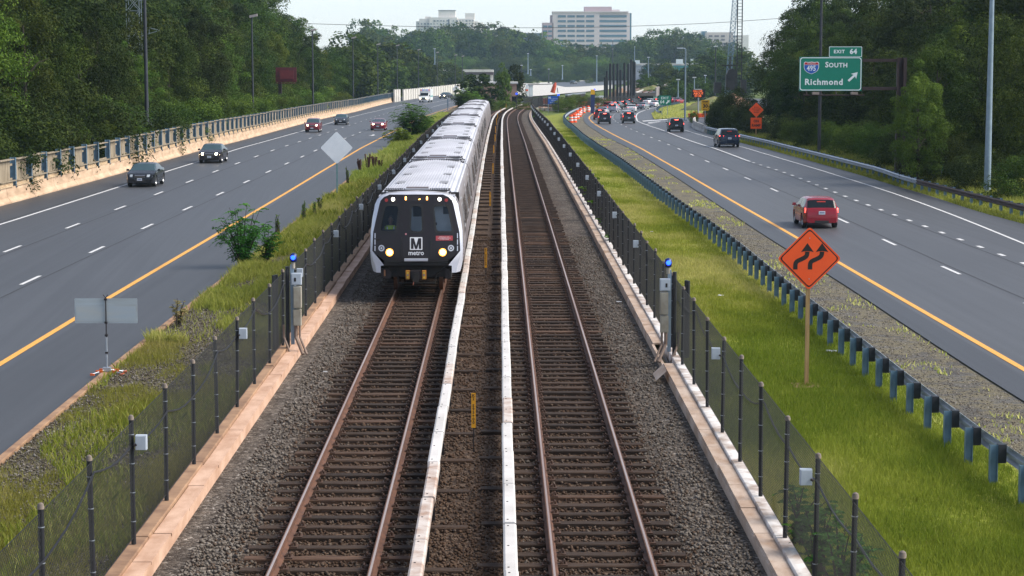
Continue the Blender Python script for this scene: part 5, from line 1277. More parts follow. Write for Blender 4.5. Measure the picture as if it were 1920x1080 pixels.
for y_, nm in ((112, 'arm'), (165, 'arm')):
    a = loc(1500, y_, 0); b_ = loc(1688, y_+2.2, 0); mb = MB(); mb.box(((a[0]+b_[0])/2, 0, (a[2]+b_[2])/2), (b_[0]-a[0], .2, .2), DBR); mb.box(((a[0]+b_[0])/2, .6, (a[2]+b_[2])/2), (b_[0]-a[0], .2, .2), DBR); mb.build(nm, t)
h = loc(1687, 108)[2]
mb = MB(); mb.box((-.28, 0, h/2), (.12, .35, h), DBR); mb.box((.18, 0, h/2), (.22, .35, h), DBR); mb.box((-.05, .16, h/2), (.4, .03, h), DBR); mb.box((0, .3, h/2), (.3, .3, h), DBR); mb.build('column', t)
for x_ in (1525, 1597):
    q = loc(x_, 174.5, -1.0); mb = MB(); mb.box(q, (.42, .45, .16), M('floodlight_tan', (.30, .24, .21))); mb.cyl((q[0], -1.0, q[2]-.1), (q[0], 0, q[2]+.1), .03, DBR); mb.build('floodlight', t)
mb = MB(); q = loc(1545, 178, -.8); mb.cyl((loc(1503, 177.5)[0], -.8, q[2]), (loc(1617, 178)[0], -.8, q[2]), .04, DBR)
for x_ in (1510, 1538, 1565, 1597): e = loc(x_, 177.5); mb.cyl((e[0], -.8, e[2]), (e[0], -.1, e[2]+.35), .03, DBR)
mb.build('light_rail', t)
# --- small signs ---
def flat_sign(name, label, cat, cx_, cy_, wpx, hpx, Y, ybase, face, post, draw=None, shape=None, posts=(0,), zb=None, back=False, pw=.07):
    k = Y/F*1.004; c = A(cx_, cy_, Y); bz_ = zb if zb is not None else A(cx_, ybase, Y)[2]; bs = (c[0], Y, bz_); t = thing(name, label, cat, bs); cz = c[2]-bz_
    mb = MB(); pts = shape(k) if shape else rr2(wpx*k, hpx*k, .04); mb.slab(pts, (0, -.06, cz), UX, UY, UN, .012, face, GALV)
    if draw: draw(mb, k, cz)
    mb.build('sign_panel', t)
    for px_ in posts:
        p = MB(); x = px_*k; p.box((x, 0, (cz+hpx*k*.3)/2-.1), (pw, pw*.8, cz+hpx*k*.3+.2), post); p.build('post', t)
    return t
def dr(mb, k, cz):
    mb.text('EXIT', 6.3*k, (0, -.07, cz+3.8*k), UX, UY, WSH, spacing=1.15, bold=.012); mb.text('64', 8.5*k, (-5*k, -.07, cz-3.3*k), UX, UY, WSH, bold=.02)
    mb.slab([(x*k, z*k) for x, z in [(-4, -2.2), (-2.3, -4), (1.4, -.2), (2.4, -1.6), (3.4, 3.6), (-1.8, 2.4), (-.3, 1.3)]], (5.6*k, -.071, cz-3.2*k), UX, UY, UN, .003, WSH)
Yg = G(1248, 219, Z_R)[1]
flat_sign('exit_sign', 'small green sign reading EXIT 64 with an arrow, standing in the gore', 'sign', 1246.5, 187.8, 23, 17, Yg, 219, GREEN, GALV, dr, posts=(-5, 5), pw=.1)
Yr = 262.
def dr(mb, k, cz):
    mb.slab(rr2(14.5*k, .5*k, .01), (0, -.07, cz+4.0*k), UX, UY, UN, .004, BSH)
    mb.text('RAMP', 4.3*k, (0, -.071, cz+6.8*k), UX, UY, BSH, bold=.01); mb.text('30', 9*k, (0, -.071, cz-1.6*k), UX, UY, BSH, bold=.025); mb.text('M.P.H.', 3.0*k, (0, -.071, cz-7.6*k), UX, UY, BSH, bold=.005)
flat_sign('speed_sign', 'yellow sign reading RAMP 30 above the bushes', 'sign', 1322.5, 197.5, 15, 19.5, Yr, 235, YSH, GALV, dr, pw=.1)
Yo = G(1418, 262, Z_R)[1]; k = Yo/F*1.004; c = A(1418, 206, Yo); bs = (c[0], Yo, Z_R-.1+T(Yo)); t = thing('road_sign', 'orange diamond over orange square reading ON RAMP behind the silver guardrail', 'sign', bs)
mb = MB(); z = c[2]-bs[2]; mb.slab(dia(0, 13.8*k), (0, -.06, z), UX, UY, UN, .01, ORANGE, GALV)
for i, w_ in enumerate(('BOTH', 'SHOULDERS', 'CLOSED', 'AHEAD')): mb.text(w_, 2.9*k, (0, -.068, z+(4.6-3.1*i)*k), UX, UY, M('worn_black', (.30, .05, .02)), bold=.004)
mb.build('diamond_panel', t)
mb = MB(); z = A(1418, 231, Yo)[2]-bs[2]; mb.slab(rr2(20.5*k, 20.5*k, .03), (0, -.06, z), UX, UY, UN, .01, ORANGE, GALV); mb.text('ON', 6.4*k, (0, -.068, z+3.7*k), UX, UY, BSH, bold=.012); mb.text('RAMP', 6.4*k, (0, -.068, z-4.2*k), UX, UY, BSH, bold=.012); mb.build('square_panel', t)
mb = MB(); h = A(1418, 206, Yo)[2]-bs[2]; mb.box((0, 0, h/2), (.11, .09, h), WPOST); mb.build('post', t)
def dr(mb, k, cz):
    mb.text('M', 5*k, (-7*k, -.071, cz+4*k), UX, UY, WSH, bold=.03); mb.text('Construction', 2.6*k, (2*k, -.071, cz+2.2*k), UX, UY, WSH); mb.text('Information', 2.6*k, (2*k, -.071, cz-.8*k), UX, UY, WSH); mb.text('202 555 0100', 2.4*k, (0, -.071, cz-4.6*k), UX, UY, WSH)
Ybl = G(1036, 209, -.5)[1]
flat_sign('information_sign', 'blue information sign on two posts at the far end of the grass verge', 'sign', 1037.5, 187.5, 20, 15, Ybl, 209, BLUES, GALV, dr, posts=(-9.4, 9.4), pw=.12)
Yv = 330.
k = Yv/F*1.004; c = A(1309.5, 175.5, Yv); bs = (c[0], Yv, Z_R+T(Yv)); t = thing('message_board', 'dark electronic message board with glowing orange letters on the far ramp', 'message board', bs); z = c[2]-bs[2]
mb = MB(); mb.box((0, 0, z), (25*k, .35, 14.5*k), BSH); mb.build('board', t); mb = MB(); LED = EM('orange_led', (1, .16, .02), .9)
for i, w_ in enumerate(('ON OR', 'ABOUT', '07-08')): mb.text(w_, 5.4*k, ((-1.5, 0, -1)[i]*k, -.19, z+(4.4-4.5*i)*k), UX, UY, LED, bold=.0)
mb.build('lettering', t); mb = MB(); mb.cyl((0, 0, 0), (0, 0, z), .12, GALV); mb.box((0, .3, .5), (3, 1.6, .6), ORANGE); mb.box((0, .1, z+8.0*k), (12*k, 1., .05), WSH); mb.build('trailer', t)
# signs seen from behind
Yd = G(637, 361, -.4)[1]
flat_sign('sign_back', 'back of an upright metal diamond sign on a tall green post in the left weeds', 'sign', 631.5, 277, 60, 60, Yd, 361, ALUB, GPOST, None, shape=lambda k: dia(0, 30.5*k, .08), pw=.10)
for nm_, x_, y_, h_, r_, Yx, yb_ in (('back of a small far diamond sign beside the big median tree', 855, 167, 10, 7.5, 400, 190), ('back of another small far diamond sign right of the first', 868.5, 170, 9, 5.5, 430, 190)):
    flat_sign('sign_back', nm_, 'sign', x_, y_, 10, 10, Yx, yb_, ALUB, GPOST, None, shape=lambda k, r_=r_: dia(0, r_*k, .08), pw=.12)
# portable sign seen from behind, on an orange-footed stand
Yp = G(201, 701, -.44)[1]; k = Yp/F*1.005; bs = G(201, 701, -.44); c = A(201, 583, Yp); t = thing('portable_sign', 'blank back of a wide panel on a thin portable stand with orange feet', 'sign', bs); z = c[2]-bs[2]
mb = MB(); mb.slab(rr2(118*k, 47*k, .03), (0, .03, z), UX, UY, UN, .006, M('plywood_back', (.40, .46, .50), (.34, .37, .38), 1.3, .55, .1, st=(.5, 1, 4))); mb.slab(rr2(113*k, 29*k, .03), (0, .0245, z-6*k), UX, UY, UN, .003, M('plywood_back2', (.36, .42, .47), (.42, .44, .43), 1.1, .5, .1, st=(.5, 1, 4))); mb.build('sign_panel', t)
mb = MB(); mb.cyl((0, 0, .1), (0, 0, z+.36), .018, DARKST, .014); mb.cyl((0, 0, .1), (0, 0, .95), .026, GALV)
for zz_ in (.55, 1.0, z-.3, z+.3): mb.box((0, 0, zz_), (.07, .07, .05), DARKST)
for a in (-.06, .06): mb.cyl((0, 0, z+.33), (a, 0, z+.42), .01, DARKST)
mb.build('mast', t)
OF = M('orange_foot', (.65, .12, .02), (.55, .10, .02))
for i, (dx, dy) in enumerate(((-.33, -.25), (.42, -.2), (-.3, .3), (.40, .25))):
    mb = MB(); mb.cyl((0, 0, .12), (dx, dy, .03), .018, GALV); mb.box((dx*.5, dy*.5, .08), (.16, .05, .06), OF); mb.box((dx, dy, .02), (.1, .08, .05), OF); mb.build('leg', t)
mb = MB(); mb.box((0, 0, .12), (.2, .14, .1), GALV); mb.build('hub', t)
# mile marker and white marker behind the right guardrail
Ym = G(1764, 348, Z_R)[1]+1.2
flat_sign('mile_marker', 'tiny green marker plate on a thin post behind the silver guardrail', 'sign', 1765.5, 312, 5.5, 15, Ym, 352, M('marker_green', (.0, .30, .19), (.0, .27, .17)), GALV, lambda mb, k, cz: [mb.text(s_, 3.6*k, (0, -.07, cz+(4-4*i)*k), UX, UY, WSH) for i, s_ in enumerate(('64', '.', '5'))], pw=.04)
Yw = G(1681, 330, Z_R)[1]+1.2
flat_sign('delineator', 'thin white marker post with a small plate behind the silver guardrail', 'marker post', 1682, 306.5, 3, 5, Yw, 335, WSH, POLEB, None, pw=.06)
flat_sign('sign_back', 'short grey-blue post with a narrow plate in front of the big median shrub', 'sign', 759.5, 234, 3.2, 18, G(760, 254, -.4)[1], 254, POLEB, POLEB, None, pw=.12)
flat_sign('sign_back', 'short grey-blue post with a narrow plate behind the big median shrub', 'sign', 839.5, 192, 2.6, 15, G(840, 207, -.4)[1], 207, POLEB, POLEB, None, pw=.14)
# --- lamp posts ---
def lamp_post(label, x, yt, yb_, Y, m, r, head='flood', zb=None, arm=0, group=None):
    top = A(x, yt, Y); xb = A(x if not isinstance(x, tuple) else x[0], yb_, Y)[0]; z0 = zb if zb is not None else A(x, yb_, Y)[2]
    t = thing('lamp_post', label, 'lamp post', (top[0], Y, z0), 0, group); h = top[2]-z0; mb = MB(); mb.cyl((0, 0, 0), (0, 0, h), r, m, r*.62, 10); mb.box((0, 0, .12), (r*4, r*4, .24), m); mb.build('pole', t, 50)
    k = Y/F
    if head == 'flood':
        mb = MB(); mb.box((.2, 0, h+.1), (.9, .5, .28), M('lamp_head_grey', (.40, .36, .36), (.34, .30, .30)), rx=0); mb.v = [(a, b_, c_+.22*a) for a, b_, c_ in mb.v]; mb.cyl((0, 0, h-.25), (0, 0, h+.1), r*.8, m); mb.build('lamp_head', t)
    elif head == 'arm':
        mb = MB(); mb.tube([(0, 0, h-.3), (-arm*.12, 0, h), (-arm*.5, 0, h+.12), (-arm, 0, h+.12)], r*.5, m); mb.build('arm', t); mb = MB(); mb.box((-arm-.35, 0, h+.14), (.9, .35, .16), M('lamp_head_pale', (.6, .64, .68))); mb.build('lamp_head', t)
    elif head == 'small':
        mb = MB(); mb.box((0, 0, h+.1), (.8, .4, .22), MC.get('lamp_head_pale') or M('lamp_head_pale', (.6, .64, .68))); mb.build('lamp_head', t)
    return t
def Yfor(px, off):
    ys_ = [120+2*i for i in range(290)]; return min(ys_, key=lambda Y: abs(960+F*(byY(BL, Y)-off)/Y-px))
GP = 'lamp posts along the left woods'
lamp_post('thick dark pole rising out of frame behind the timber barrier', 270, -60, 236, Yfor(270, 2.4), POLED, .17, None)
lamp_post('dark lamp post left of the dark red sign back, half hidden in the left woods', 472, 32, 84, Yfor(472, 2.4), POLED, .14, 'flood', zb=-.6, group=GP)
lamp_post('dark lamp post just right of the dark red sign back', 585.5, 58, 192, Yfor(585, 2.4), POLED, .17, 'flood', zb=-1.2, group=GP)
for i, (x, yt, Y) in enumerate(((661.5, 72, 352), (708, 84, 398), (744.5, 86, 428), (784.5, 94, 452), (819.5, 99, 480), (853.5, 104, 520), (867, 106, 560))):
    Y = Yfor(x, 1.6); lamp_post('dark floodlight pole over the left carriageway, %s counting rightwards from the timber barrier end' % nth(i+1) if i else 'dark floodlight pole among trees left of where the timber barrier ends', x, yt, 0, Y, POLED, .15, 'flood', zb=Z_R+T(Y), group=GP)
lamp_post('big grey-blue lamp column at the right edge, rising out of frame', 1861, -40, 372, G(1856, 372, Z_R)[1]+1, POLEB, .21, None, zb=Z_R)
lamp_post('dark pole passing behind the large green sign', 1541, -40, 300, 175, POLED, .16, None, zb=-1.0)
lamp_post('pale tall lamp post with short arm standing in the grass gore', 1285.5, 92, 211, 315, POLEB, .16, 'arm', zb=Z_R+T(315)-.1, arm=.5)
lamp_post('dark lamp post above the dirt mound', 1342, 88, 172, 420, POLED, .18, 'small', zb=T(420)-1)
far = [(815, 92, 121, 700, POLEB), (990, 101, 139, 900, POLEB), (995, 131, 142, 800, POLEB), (1029, 130, 156, 800, POLED), (1054.6, 123, 149, 900, POLEB), (978, 123, 158, 700, POLED), (1119, 105, 156, 800, POLEB), (1190, 88, 113, 1100, POLEB), (1149, 75, 118, 1000, POLED), (1271.5, 150, 184, 430, POLEB), (1302, 146, 178, 450, POLEB), (1309, 155, 170, 600, POLEB), (1322.5, 142, 168, 600, POLEB), (1216, 108, 168, 640, POLEB), (941, 140, 158, 700, POLED)]
for i, (x, yt, yb_, Y, m) in enumerate(sorted(far)):
    lamp_post('distant thin lamp post, %s from the left of those beyond the tracks' % nth(i+1), x, yt, yb_, Y, m, .16 if Y < 700 else .22, 'small', group='distant lamp posts')
# --- kilometre-style track markers between the tracks ---
MK = M('marker_yellow', (.62, .29, .008), (.55, .25, .008), 4, .55)
mk = [(888, 737, 802, 845), (911, 465, 502, 522), (919, 360, 386, 403), (924.4, 306, 325, 338), (925.8, 272.6, 287, 300), (928.3, 252, 265, 274), (929.2, 236.5, 249, 256), (931, 221.5, 234, 241), (933, 213, 222, 229), (939, 202, 211, 218), (949, 194.5, 202, 209)]
for i, (x, a, b_, g) in enumerate(mk):
    bs = G(x, g, -.2); t = thing('track_marker', 'narrow yellow marker plate on a thin stake between the tracks, %s from the camera' % nth(i+1), 'track marker', bs, 0, 'yellow markers between the tracks')
    zt = A(x, a, bs[1])[2]-bs[2]; zl_ = A(x, b_, bs[1])[2]-bs[2]; mb = MB(); mb.box((0, 0, (zt+zl_)/2), (.085, .02, zt-zl_), MK)
    if i < 4:
        for j, ch in enumerate('K2 595+00'):
            if ch != ' ': mb.text(ch, .082, (0, -.0115, zt-.05-.068*j), UX, UY, BSH, bold=.002)
    mb.build('plate', t); mb = MB(); mb.box((0, .015, zl_/2), (.025, .012, zl_+.1), DARKST); mb.build('stake', t)
# --- blue light stations ---
def station(label, Y, off, side):
    x0 = byY(offset(RC, off), Y); t = thing('emergency_station', label, 'equipment post', (x0, Y, .05)); BX = M('equipment_box', (.38, .36, .30), (.26, .23, .18), 2.5, .6); BG = MC['box_grey']
    CON = M('rusty_conduit', (.26, .19, .15), (.18, .12, .09), 4, .6)
    mb = MB(); mb.cyl((0, 0, 0), (0, 0, 2.15), .05, BLACK); mb.cyl((-.32*side, -.3, 0), (-.32*side, -.3, 1.95), .045, BLACK); mb.cyl((-.32*side, .3, -.1), (-.32*side, .3, 1.9), .045, BLACK); mb.box((.13*side, .0, 1.15), (.09, .07, 2.1), POLEB)
    mb.build('frame', t)
    mb = MB(); mb.box((.27*side, -.05, 1.35), (.20, .22, .56), BX); mb.box((.27*side, -.165, 1.35), (.17, .02, .52), BX); mb.build('equipment_box', t)
    mb = MB(); mb.box((.26*side, -.05, .82), (.20, .22, .42), BX); mb.box((.26*side, -.165, .82), (.17, .02, .38), BX); mb.build('equipment_box', t)
    mb = MB(); mb.box((.25*side, -.06, 1.83), (.26, .16, .30), BG); mb.box((.25*side, -.145, 1.83), (.22, .02, .26), BG); mb.box((.22*side, -.158, 1.82), (.05, .01, .1), DARKST); mb.build('telephone_box', t)
    mb = MB(); mb.cyl((.16*side, 0, 2.1), (.16*side, 0, 2.28), .05, BX); mb.lathe([(.05, 0), (.09, .02), (.10, .12), (.085, .21), (.03, .24), (0, .245)], (.17*side, 0, 2.26), M('lamp_housing', (.01, .02, .09), (.012, .025, .12), 3, .3), 14); mb.build('lamp_housing', t, 60)
    mb = MB(); mb.lathe([(0, -.02), (.052, -.012), (.060, .0), (.05, .03)], (.17*side, -.11, 2.39), EM('blue_emergency_lamp', (.01, .05, 1.), 5, (.0, .02, .4)), 14, 'Y'); mb.build('blue_lamp', t)
    for dx, s_ in ((.22, .045), (.32, .03), (-.1, .03)):
        mb = MB(); mb.tube([(dx*side, -.05, .62), (dx*side, -.05, .3), (dx*side+.12*side, -.2, .05), (dx*side+.2*side, -.3, -.12)], s_, CON, 8); mb.build('conduit', t)
    return t
station('post with blue emergency lamp and equipment boxes at the left track fence', G(545, 652, .03)[1]-.2, -7.12, 1)
station('post with blue emergency lamp and equipment boxes at the right track fence', G(1250, 668, .03)[1], 2.88, -1)
for i, (x, y, Y, lab) in enumerate(((1000, 202, 335, 'blue lamp on a short post where the right track fence starts to bend'), (1047, 178, 395, 'blue lamp on a post right above the blue information sign'), (968.5, 176, 400, 'blue lamp on a post beside the small brick building'), (1115, 168, 470, 'blue lamp on a post among the shrubs near the steel piles'))):
    p_ = A(x, y, Y); z0 = T(Y)-.2; t = thing('emergency_lamp', lab, 'lamp', (p_[0], Y, z0), 0, 'blue track lamps'); mb = MB(); mb.cyl((0, 0, 0), (0, 0, p_[2]-z0), .07, DARKST); mb.build('post', t)
    mb = MB(); mb.lathe([(0, -.2), (.16, -.12), (.2, 0), (.16, .16), (0, .2)], (0, 0, p_[2]-z0), EM('blue_far_lamp', (.01, .07, 1.), 1.3, (.0, .03, .5)), 10); mb.build('blue_lamp', t)
# lifted trough lid with cables
c_ = G(1250, 704, -.1); t = thing('broken_lid', 'dislodged concrete trough lid leaning out over the stones', 'trough lid', (c_[0]-.12, c_[1], -.02)); mb = MB(); mb.box((0, 0, 0), (.30, 1.15, .05), LIDR, rx=.0); 
mb.v = [(x*math.cos(.75)+z*math.sin(.75)-.05, y, -x*-.0+z*math.cos(.75)-.0+x*math.sin(.75)) for x, y, z in mb.v]; o = mb.build('slab', t)
yy0 = 50.6; xx0 = byY(RC, 52); mb = MB()
for i, dx in enumerate((2.58, 2.63, 2.69, 2.73)): mb.tube([(byY(RC, y)+dx+.01*math.sin(y*2+i), y, -.16+.01*math.sin(y*3+i*2)) for y in np.linspace(50, 54, 9)], .018, BLACK, 6)
o = mb.build('cable_bundle'); tag(o, 'black cables showing inside the uncovered stretch of the right trough', 'cable')
# litter
WPAP = M('litter_white', (.62, .63, .64), (.5, .5, .52), 8, .7)
for i, (x, y, z, s_, lab) in enumerate(((1351, 556, -.42, .13, 'crumpled white litter on the grass left of the orange arrow sign'), (1161, 567, -.2, .10, 'pale crushed litter on the stones by the right trough'), (1558, 661, -.46, .16, 'thin white plastic strip on the grass beside the timber post'), (1222, 435, -.2, .07, 'small white scrap on the stones beyond the right trough'), (610, 698, -.2, .07, 'small white scrap on the stones left of the tracks'), (665, 922, -.2, .05, 'white speck of litter on the stones between rail and fence'), (1212, 206.5, -.45, .35, 'white litter on the grass gore'))):
    p_ = G(x, y, z); r = random.Random(i); mb = MB(); vs = []; n = 5
    rows = [[(s_*(u/n-.5)*1.6+r.uniform(-.2, .2)*s_, s_*(v/n-.5)+r.uniform(-.2, .2)*s_, s_*.25+r.uniform(-.2, .25)*s_) for u in range(n+1)] for v in range(n+1)]
    mb.grid(rows, WPAP); o = mb.build('litter'); o.location = p_; tag(o, lab, 'litter')
# --- construction drums ---
dm = MB(); dm.lathe([(.34, 0), (.34, .08), (.29, .1), (.285, .25)], (0, 0, 0), ORANGE, 14); seg = [(.285, .25, .283, .42, 1), (.283, .42, .27, .58, 0), (.27, .58, .26, .74, 1), (.26, .74, .24, .90, 0), (.24, .90, .235, 1.0, 0)]
for r0, z0, r1, z1, w_ in seg: dm.lathe([(r0, z0), (r1, z1)], (0, 0, 0), WSH if w_ else ORANGE, 14)
dm.lathe([(.235, 1.0), (0, 1.02)], (0, 0, 0), ORANGE, 14); dmm = dm.mesh('traffic_drum', smooth=50)
dr_ = [(1070.5, 230), (1074.5, 227.5), (1078, 224.5), (1082, 219.5), (1088.5, 215), (1094, 212), (1102.5, 209.5), (1111.5, 207.5), (1121, 204), (1077, 229.5), (1082.5, 223), (1086.5, 218.5)]
for i, (x, y) in enumerate(sorted(dr_)):
    p_ = G(x, y, Z_R-.02); o = inst('traffic_drum', dmm, None, p_); o.scale = (1.15, 1.15, 1.15); tag(o, 'orange and white drum inside the bend, %s from the left of its row' % nth(i+1), 'traffic drum', 'orange drums along the curved guardrail')
p_ = G(1302, 221, Z_R); o = inst('traffic_drum', dmm, None, p_); tag(o, 'single orange and white drum beside the exit ramp grass', 'traffic drum')
# barricade, netting, piles
p_ = G(1127, 203, Z_R); t = thing('barricade', 'orange and white striped barricade with a white notice where the drums end', 'barricade', p_); k = p_[1]/F
for i, z in enumerate((.5, 1.0, 1.5, 1.95)):
    mb = MB(); mb.box((0, 0, z), (2.4, .05, .26), WSH)
    for j in range(7): mb.slab([(-1.1+j*.34, -.13), (-.93+j*.34, -.13), (-1.06+j*.34+.26, .13), (-1.23+j*.34+.26, .13)], (0, -.028, z), UX, UY, UN, .004, ORANGE)
    mb.build('striped_board', t)
mb = MB(); mb.box((0, -.1, 2.35), (1.0, .05, .65), WSH); mb.build('notice', t)
mb = MB()
for sg in (-1, 1): mb.box((sg*.95, .05, 1.1), (.06, .06, 2.2), GALV); mb.box((sg*.95, .05, .05), (.08, 1.2, .06), GALV)
mb.build('frame', t)
NET = M('orange_netting', (.85, .17, .05), (.75, .13, .04), 1.5, .7); a_ = [A(x, 190, 430-(x-1075)*.3) for x in (1075, 1082, 1090, 1098, 1106)]; mb = MB(); rows = []
hh = [1.3, 1.1, .75, 1.15, 1.2]
rows = [[(q[0]+random.uniform(-.1, .1), q[1], T(q[1])-.5) for q in a_], [(q[0]+.1, q[1]+.1, T(q[1])+.1+h_*.4) for q, h_ in zip(a_, hh)], [(q[0]-.1, q[1], T(q[1])+h_*1.15) for q, h_ in zip(a_, hh)]]
mb.grid(rows, NET); tag(mb.build('safety_netting'), 'sagging orange safety netting below the shrubs', 'netting')
PIL = M('black_steel_pile', (.022, .024, .03), (.014, .015, .02), 3, .5, .3)
pl = [(1134.5, 146), (1138, 134), (1144.3, 120), (1150.7, 120), (1158, 120), (1163.4, 131.5), (1171, 118.5), (1178.3, 120), (1183.5, 112), (1187.4, 116), (1189.8, 117)]
for i, (x, yt) in enumerate(pl):
    Y = 488+((i*7) % 5)*3; tp = A(x, yt, Y); z0 = T(Y)-1; mb = MB(); mb.cyl((0, 0, 0), (0, 0, tp[2]-z0), .30, PIL, n=12); mb.cyl((0, 0, tp[2]-z0), (0, 0, tp[2]-z0+.1), .22, PIL, n=12); o = mb.build('steel_pile', smooth=40); o.location = (tp[0], Y, z0)
    tag(o, 'tall black steel pile, %s from the left in the dense row' % nth(i+1), 'steel pile', 'row of black steel piles')
mb = MB(); q = [A(x, 186, 425) for x in (1108, 1148)]; 
for j in range(3): mb.box((q[0][0]+(j+.5)*(q[1][0]-q[0][0])/3, 425, T(425)-.1), ((q[1][0]-q[0][0])/3-.15, .4, .9), YSH, taper=.9)
o = mb.build('water_barrier'); tag(o, 'low orange-yellow barrier in front of the steel piles', 'barrier')
# dark red sign back on the left woods edge
Y = Yfor(532, 2.6); c = A(536.5, 140, Y); k = Y/F*1.004; z0 = T(Y)-1; t = thing('gantry_sign', 'back of a dark red overhead sign among the left trees', 'sign', (c[0], Y, z0)); RB = M('dark_red_back', (.12, .02, .025), (.08, .014, .018), 2, .6); z = c[2]-z0
mb = MB(); mb.box((0, 0, z), (39*k, .15, 27*k), RB); mb.box((.1, -.15, z), (26*k, .1, 16*k), M('dark_red_mid', (.17, .025, .03), (.13, .02, .025))); mb.build('sign_panel', t)
mb = MB(); mb.box((-12*k, .4, z/2), (.45, .45, z), DBR); mb.build('column', t); mb = MB()
for x_ in (-17, -1, 15): mb.box((x_*k, -.3, z-15*k), (.12, .5, .12), RB)
mb.box((0, -.4, z-15.5*k), (38*k, .1, .1), RB); mb.build('light_rail', t)
# ================= vegetation =================
def m_leaf(name, c0, c1, c2, trans=.28):
    t = NT(name); a = t.new('ShaderNodeAttribute', attribute_name='rnd'); ob = t.new('ShaderNodeObjectInfo')
    c = t.ramp(a.outputs['Fac'], [(0, c0), (.5, c1), (1, c2)])
    hv = t.new('ShaderNodeHueSaturation'); t.link(c, hv.inputs['Color']); t.link(t.math('MULTIPLY_ADD', ob.outputs['Random'], .05, .475), hv.inputs['Hue']); t.link(t.math('MULTIPLY_ADD', ob.outputs['Random'], .5, .75), hv.inputs['Value'])
    t.link(hv.outputs[0], t.b.inputs['Base Color']); t.b.inputs['Roughness'].default_value = .55; t.b.inputs['Specular IOR Level'].default_value = .07
    tr = t.new('ShaderNodeBsdfTranslucent'); t.link(hv.outputs[0], tr.inputs[0]); mx = t.new('ShaderNodeMixShader'); mx.inputs[0].default_value = trans
    t.link(t.b.outputs[0], mx.inputs[1]); t.link(tr.outputs[0], mx.inputs[2]); t.link(mx.outputs[0], t.out.inputs[0]); return t.mat
LEAF = m_leaf('broadleaf', (.015, .030, .004), (.044, .074, .010), (.118, .155, .024)); LEAFY = m_leaf('light_leaf', (.034, .064, .008), (.082, .130, .016), (.165, .22, .03))
LEAFD = m_leaf('dark_leaf', (.010, .021, .004), (.027, .048, .008), (.068, .096, .015)); BARK = M('bark', (.075, .06, .048), (.035, .028, .022), 4, .9, bump=.5, st=(1, 1, .3))
def leaves(c, nrm, size, r, g):
    "c (n,3), nrm (n,3) unit; pointed rhombus leaves"
    n = len(c); ref = g.normal(size=(n, 3)); a = np.cross(nrm, ref); a /= np.linalg.norm(a, axis=1)[:, None]+1e-9; b = np.cross(nrm, a)
    L = size[:, None]*a; W = size[:, None]*b*.55
    V = np.stack([c-L*.6, c+W*.6, c+L*.6, c-W*.6], 1).reshape(-1, 3); Fc = np.arange(n*4).reshape(-1, 4); return V, Fc, r
def crown(seed, h, w, zb, ncl, per, leaf, flat=.85, dens=1., top=1.):
    g = np.random.default_rng(seed); ph = g.random(6)*6.28; n = ncl
    d = g.normal(size=(n, 3)); d /= np.linalg.norm(d, axis=1)[:, None]; th = np.arctan2(d[:, 1], d[:, 0])
    rad = (.45+.55*g.random(n)**.5)*(1+.16*np.sin(2*th+ph[0])+.13*np.sin(5*th+ph[1]+d[:, 2]*4)+.10*np.sin(d[:, 2]*9+ph[2]))
    hz = (h-zb)/2; C = np.stack([d[:, 0]*rad*w/2, d[:, 1]*rad*w/2, zb+hz+d[:, 2]*rad*hz], -1)
    low = np.clip((C[:, 2]-zb)/(2*hz), 0, 1); sh = np.where(low < .35, .75+.7*low, 1.)*np.where(low > .75, 1.25-.45*(low-.75)/.25*top-.1, 1.); C[:, :2] *= sh[:, None]
    cr = (.08+.11*g.random(n))*w; cc = g.random(n)
    V = np.repeat(np.arange(n), per); m = len(V); q = g.normal(size=(m, 3)); q /= np.linalg.norm(q, axis=1)[:, None]; q[:, 2] = np.abs(q[:, 2])*np.where(g.random(m) < .8, 1, -1)
    k = (.55+.5*g.random(m)**.7); pos = C[V]+q*(cr[V]*k)[:, None]*np.array([1, 1, flat])
    nr = q*.9+np.array([0, 0, .55])+g.normal(size=(m, 3))*.55; nr /= np.linalg.norm(nr, axis=1)[:, None]
    size = leaf*(.55+.9*g.random(m)); r = np.clip(.50*cc[V]+.45*g.random(m), 0, 1)
    return leaves(pos, nr, size, r, g)
def trunk_mesh(seed, h, zb, w, r0):
    g = random.Random(seed); mb = MB(); pts = [(0, 0, -.3)]; x = y = 0
    for i in range(1, 7): x += g.uniform(-.15, .15); y += g.uniform(-.15, .15); pts.append((x, y, h*.8*i/6))
    mb.tube(pts, [r0*(1-.13*i) for i in range(7)], BARK, 8)
    for i in range(9):
        s = .25+.6*i/9; j = min(5, int(s*6)); b = Vector(pts[j]).lerp(Vector(pts[j+1]), s*6-j); a = g.uniform(0, 6.28); l = w*.38*g.uniform(.6, 1.); z = h*.12*g.uniform(.5, 1.3)
        e = b+Vector((math.cos(a)*l, math.sin(a)*l, z)); mid = b.lerp(e, .5)+Vector((0, 0, z*.25)); mb.tube([b, mid, e], [r0*.36*(1-s*.5), r0*.22, r0*.06], BARK, 5)
        for q in range(2):
            e2 = mid+Vector((g.uniform(-1, 1), g.uniform(-1, 1), g.uniform(.2, 1)))*l*.5; mb.tube([mid, e2], [r0*.13, r0*.04], BARK, 4)
    return mb.mesh('trunk', smooth=60)
TREES = []
for i, (h, w, zb, nc, per, lf, mat_) in enumerate(((18, 11, 1.0, 100, 330, .22, LEAF), (18, 9, 1.5, 80, 330, .21, LEAF), (18, 12, .8, 110, 330, .23, LEAFD), (18, 10, 1.0, 90, 330, .22, LEAFY), (18, 8, 1.8, 70, 330, .20, LEAFD), (18, 13, 1.2, 115, 330, .23, LEAF))):
    V, Fc, r = crown(40+i, h, w, zb, nc, per, lf); TREES.append((np_mesh('crown', V, Fc, mat_, r), trunk_mesh(i, h, zb, w, .32)))
FART = []
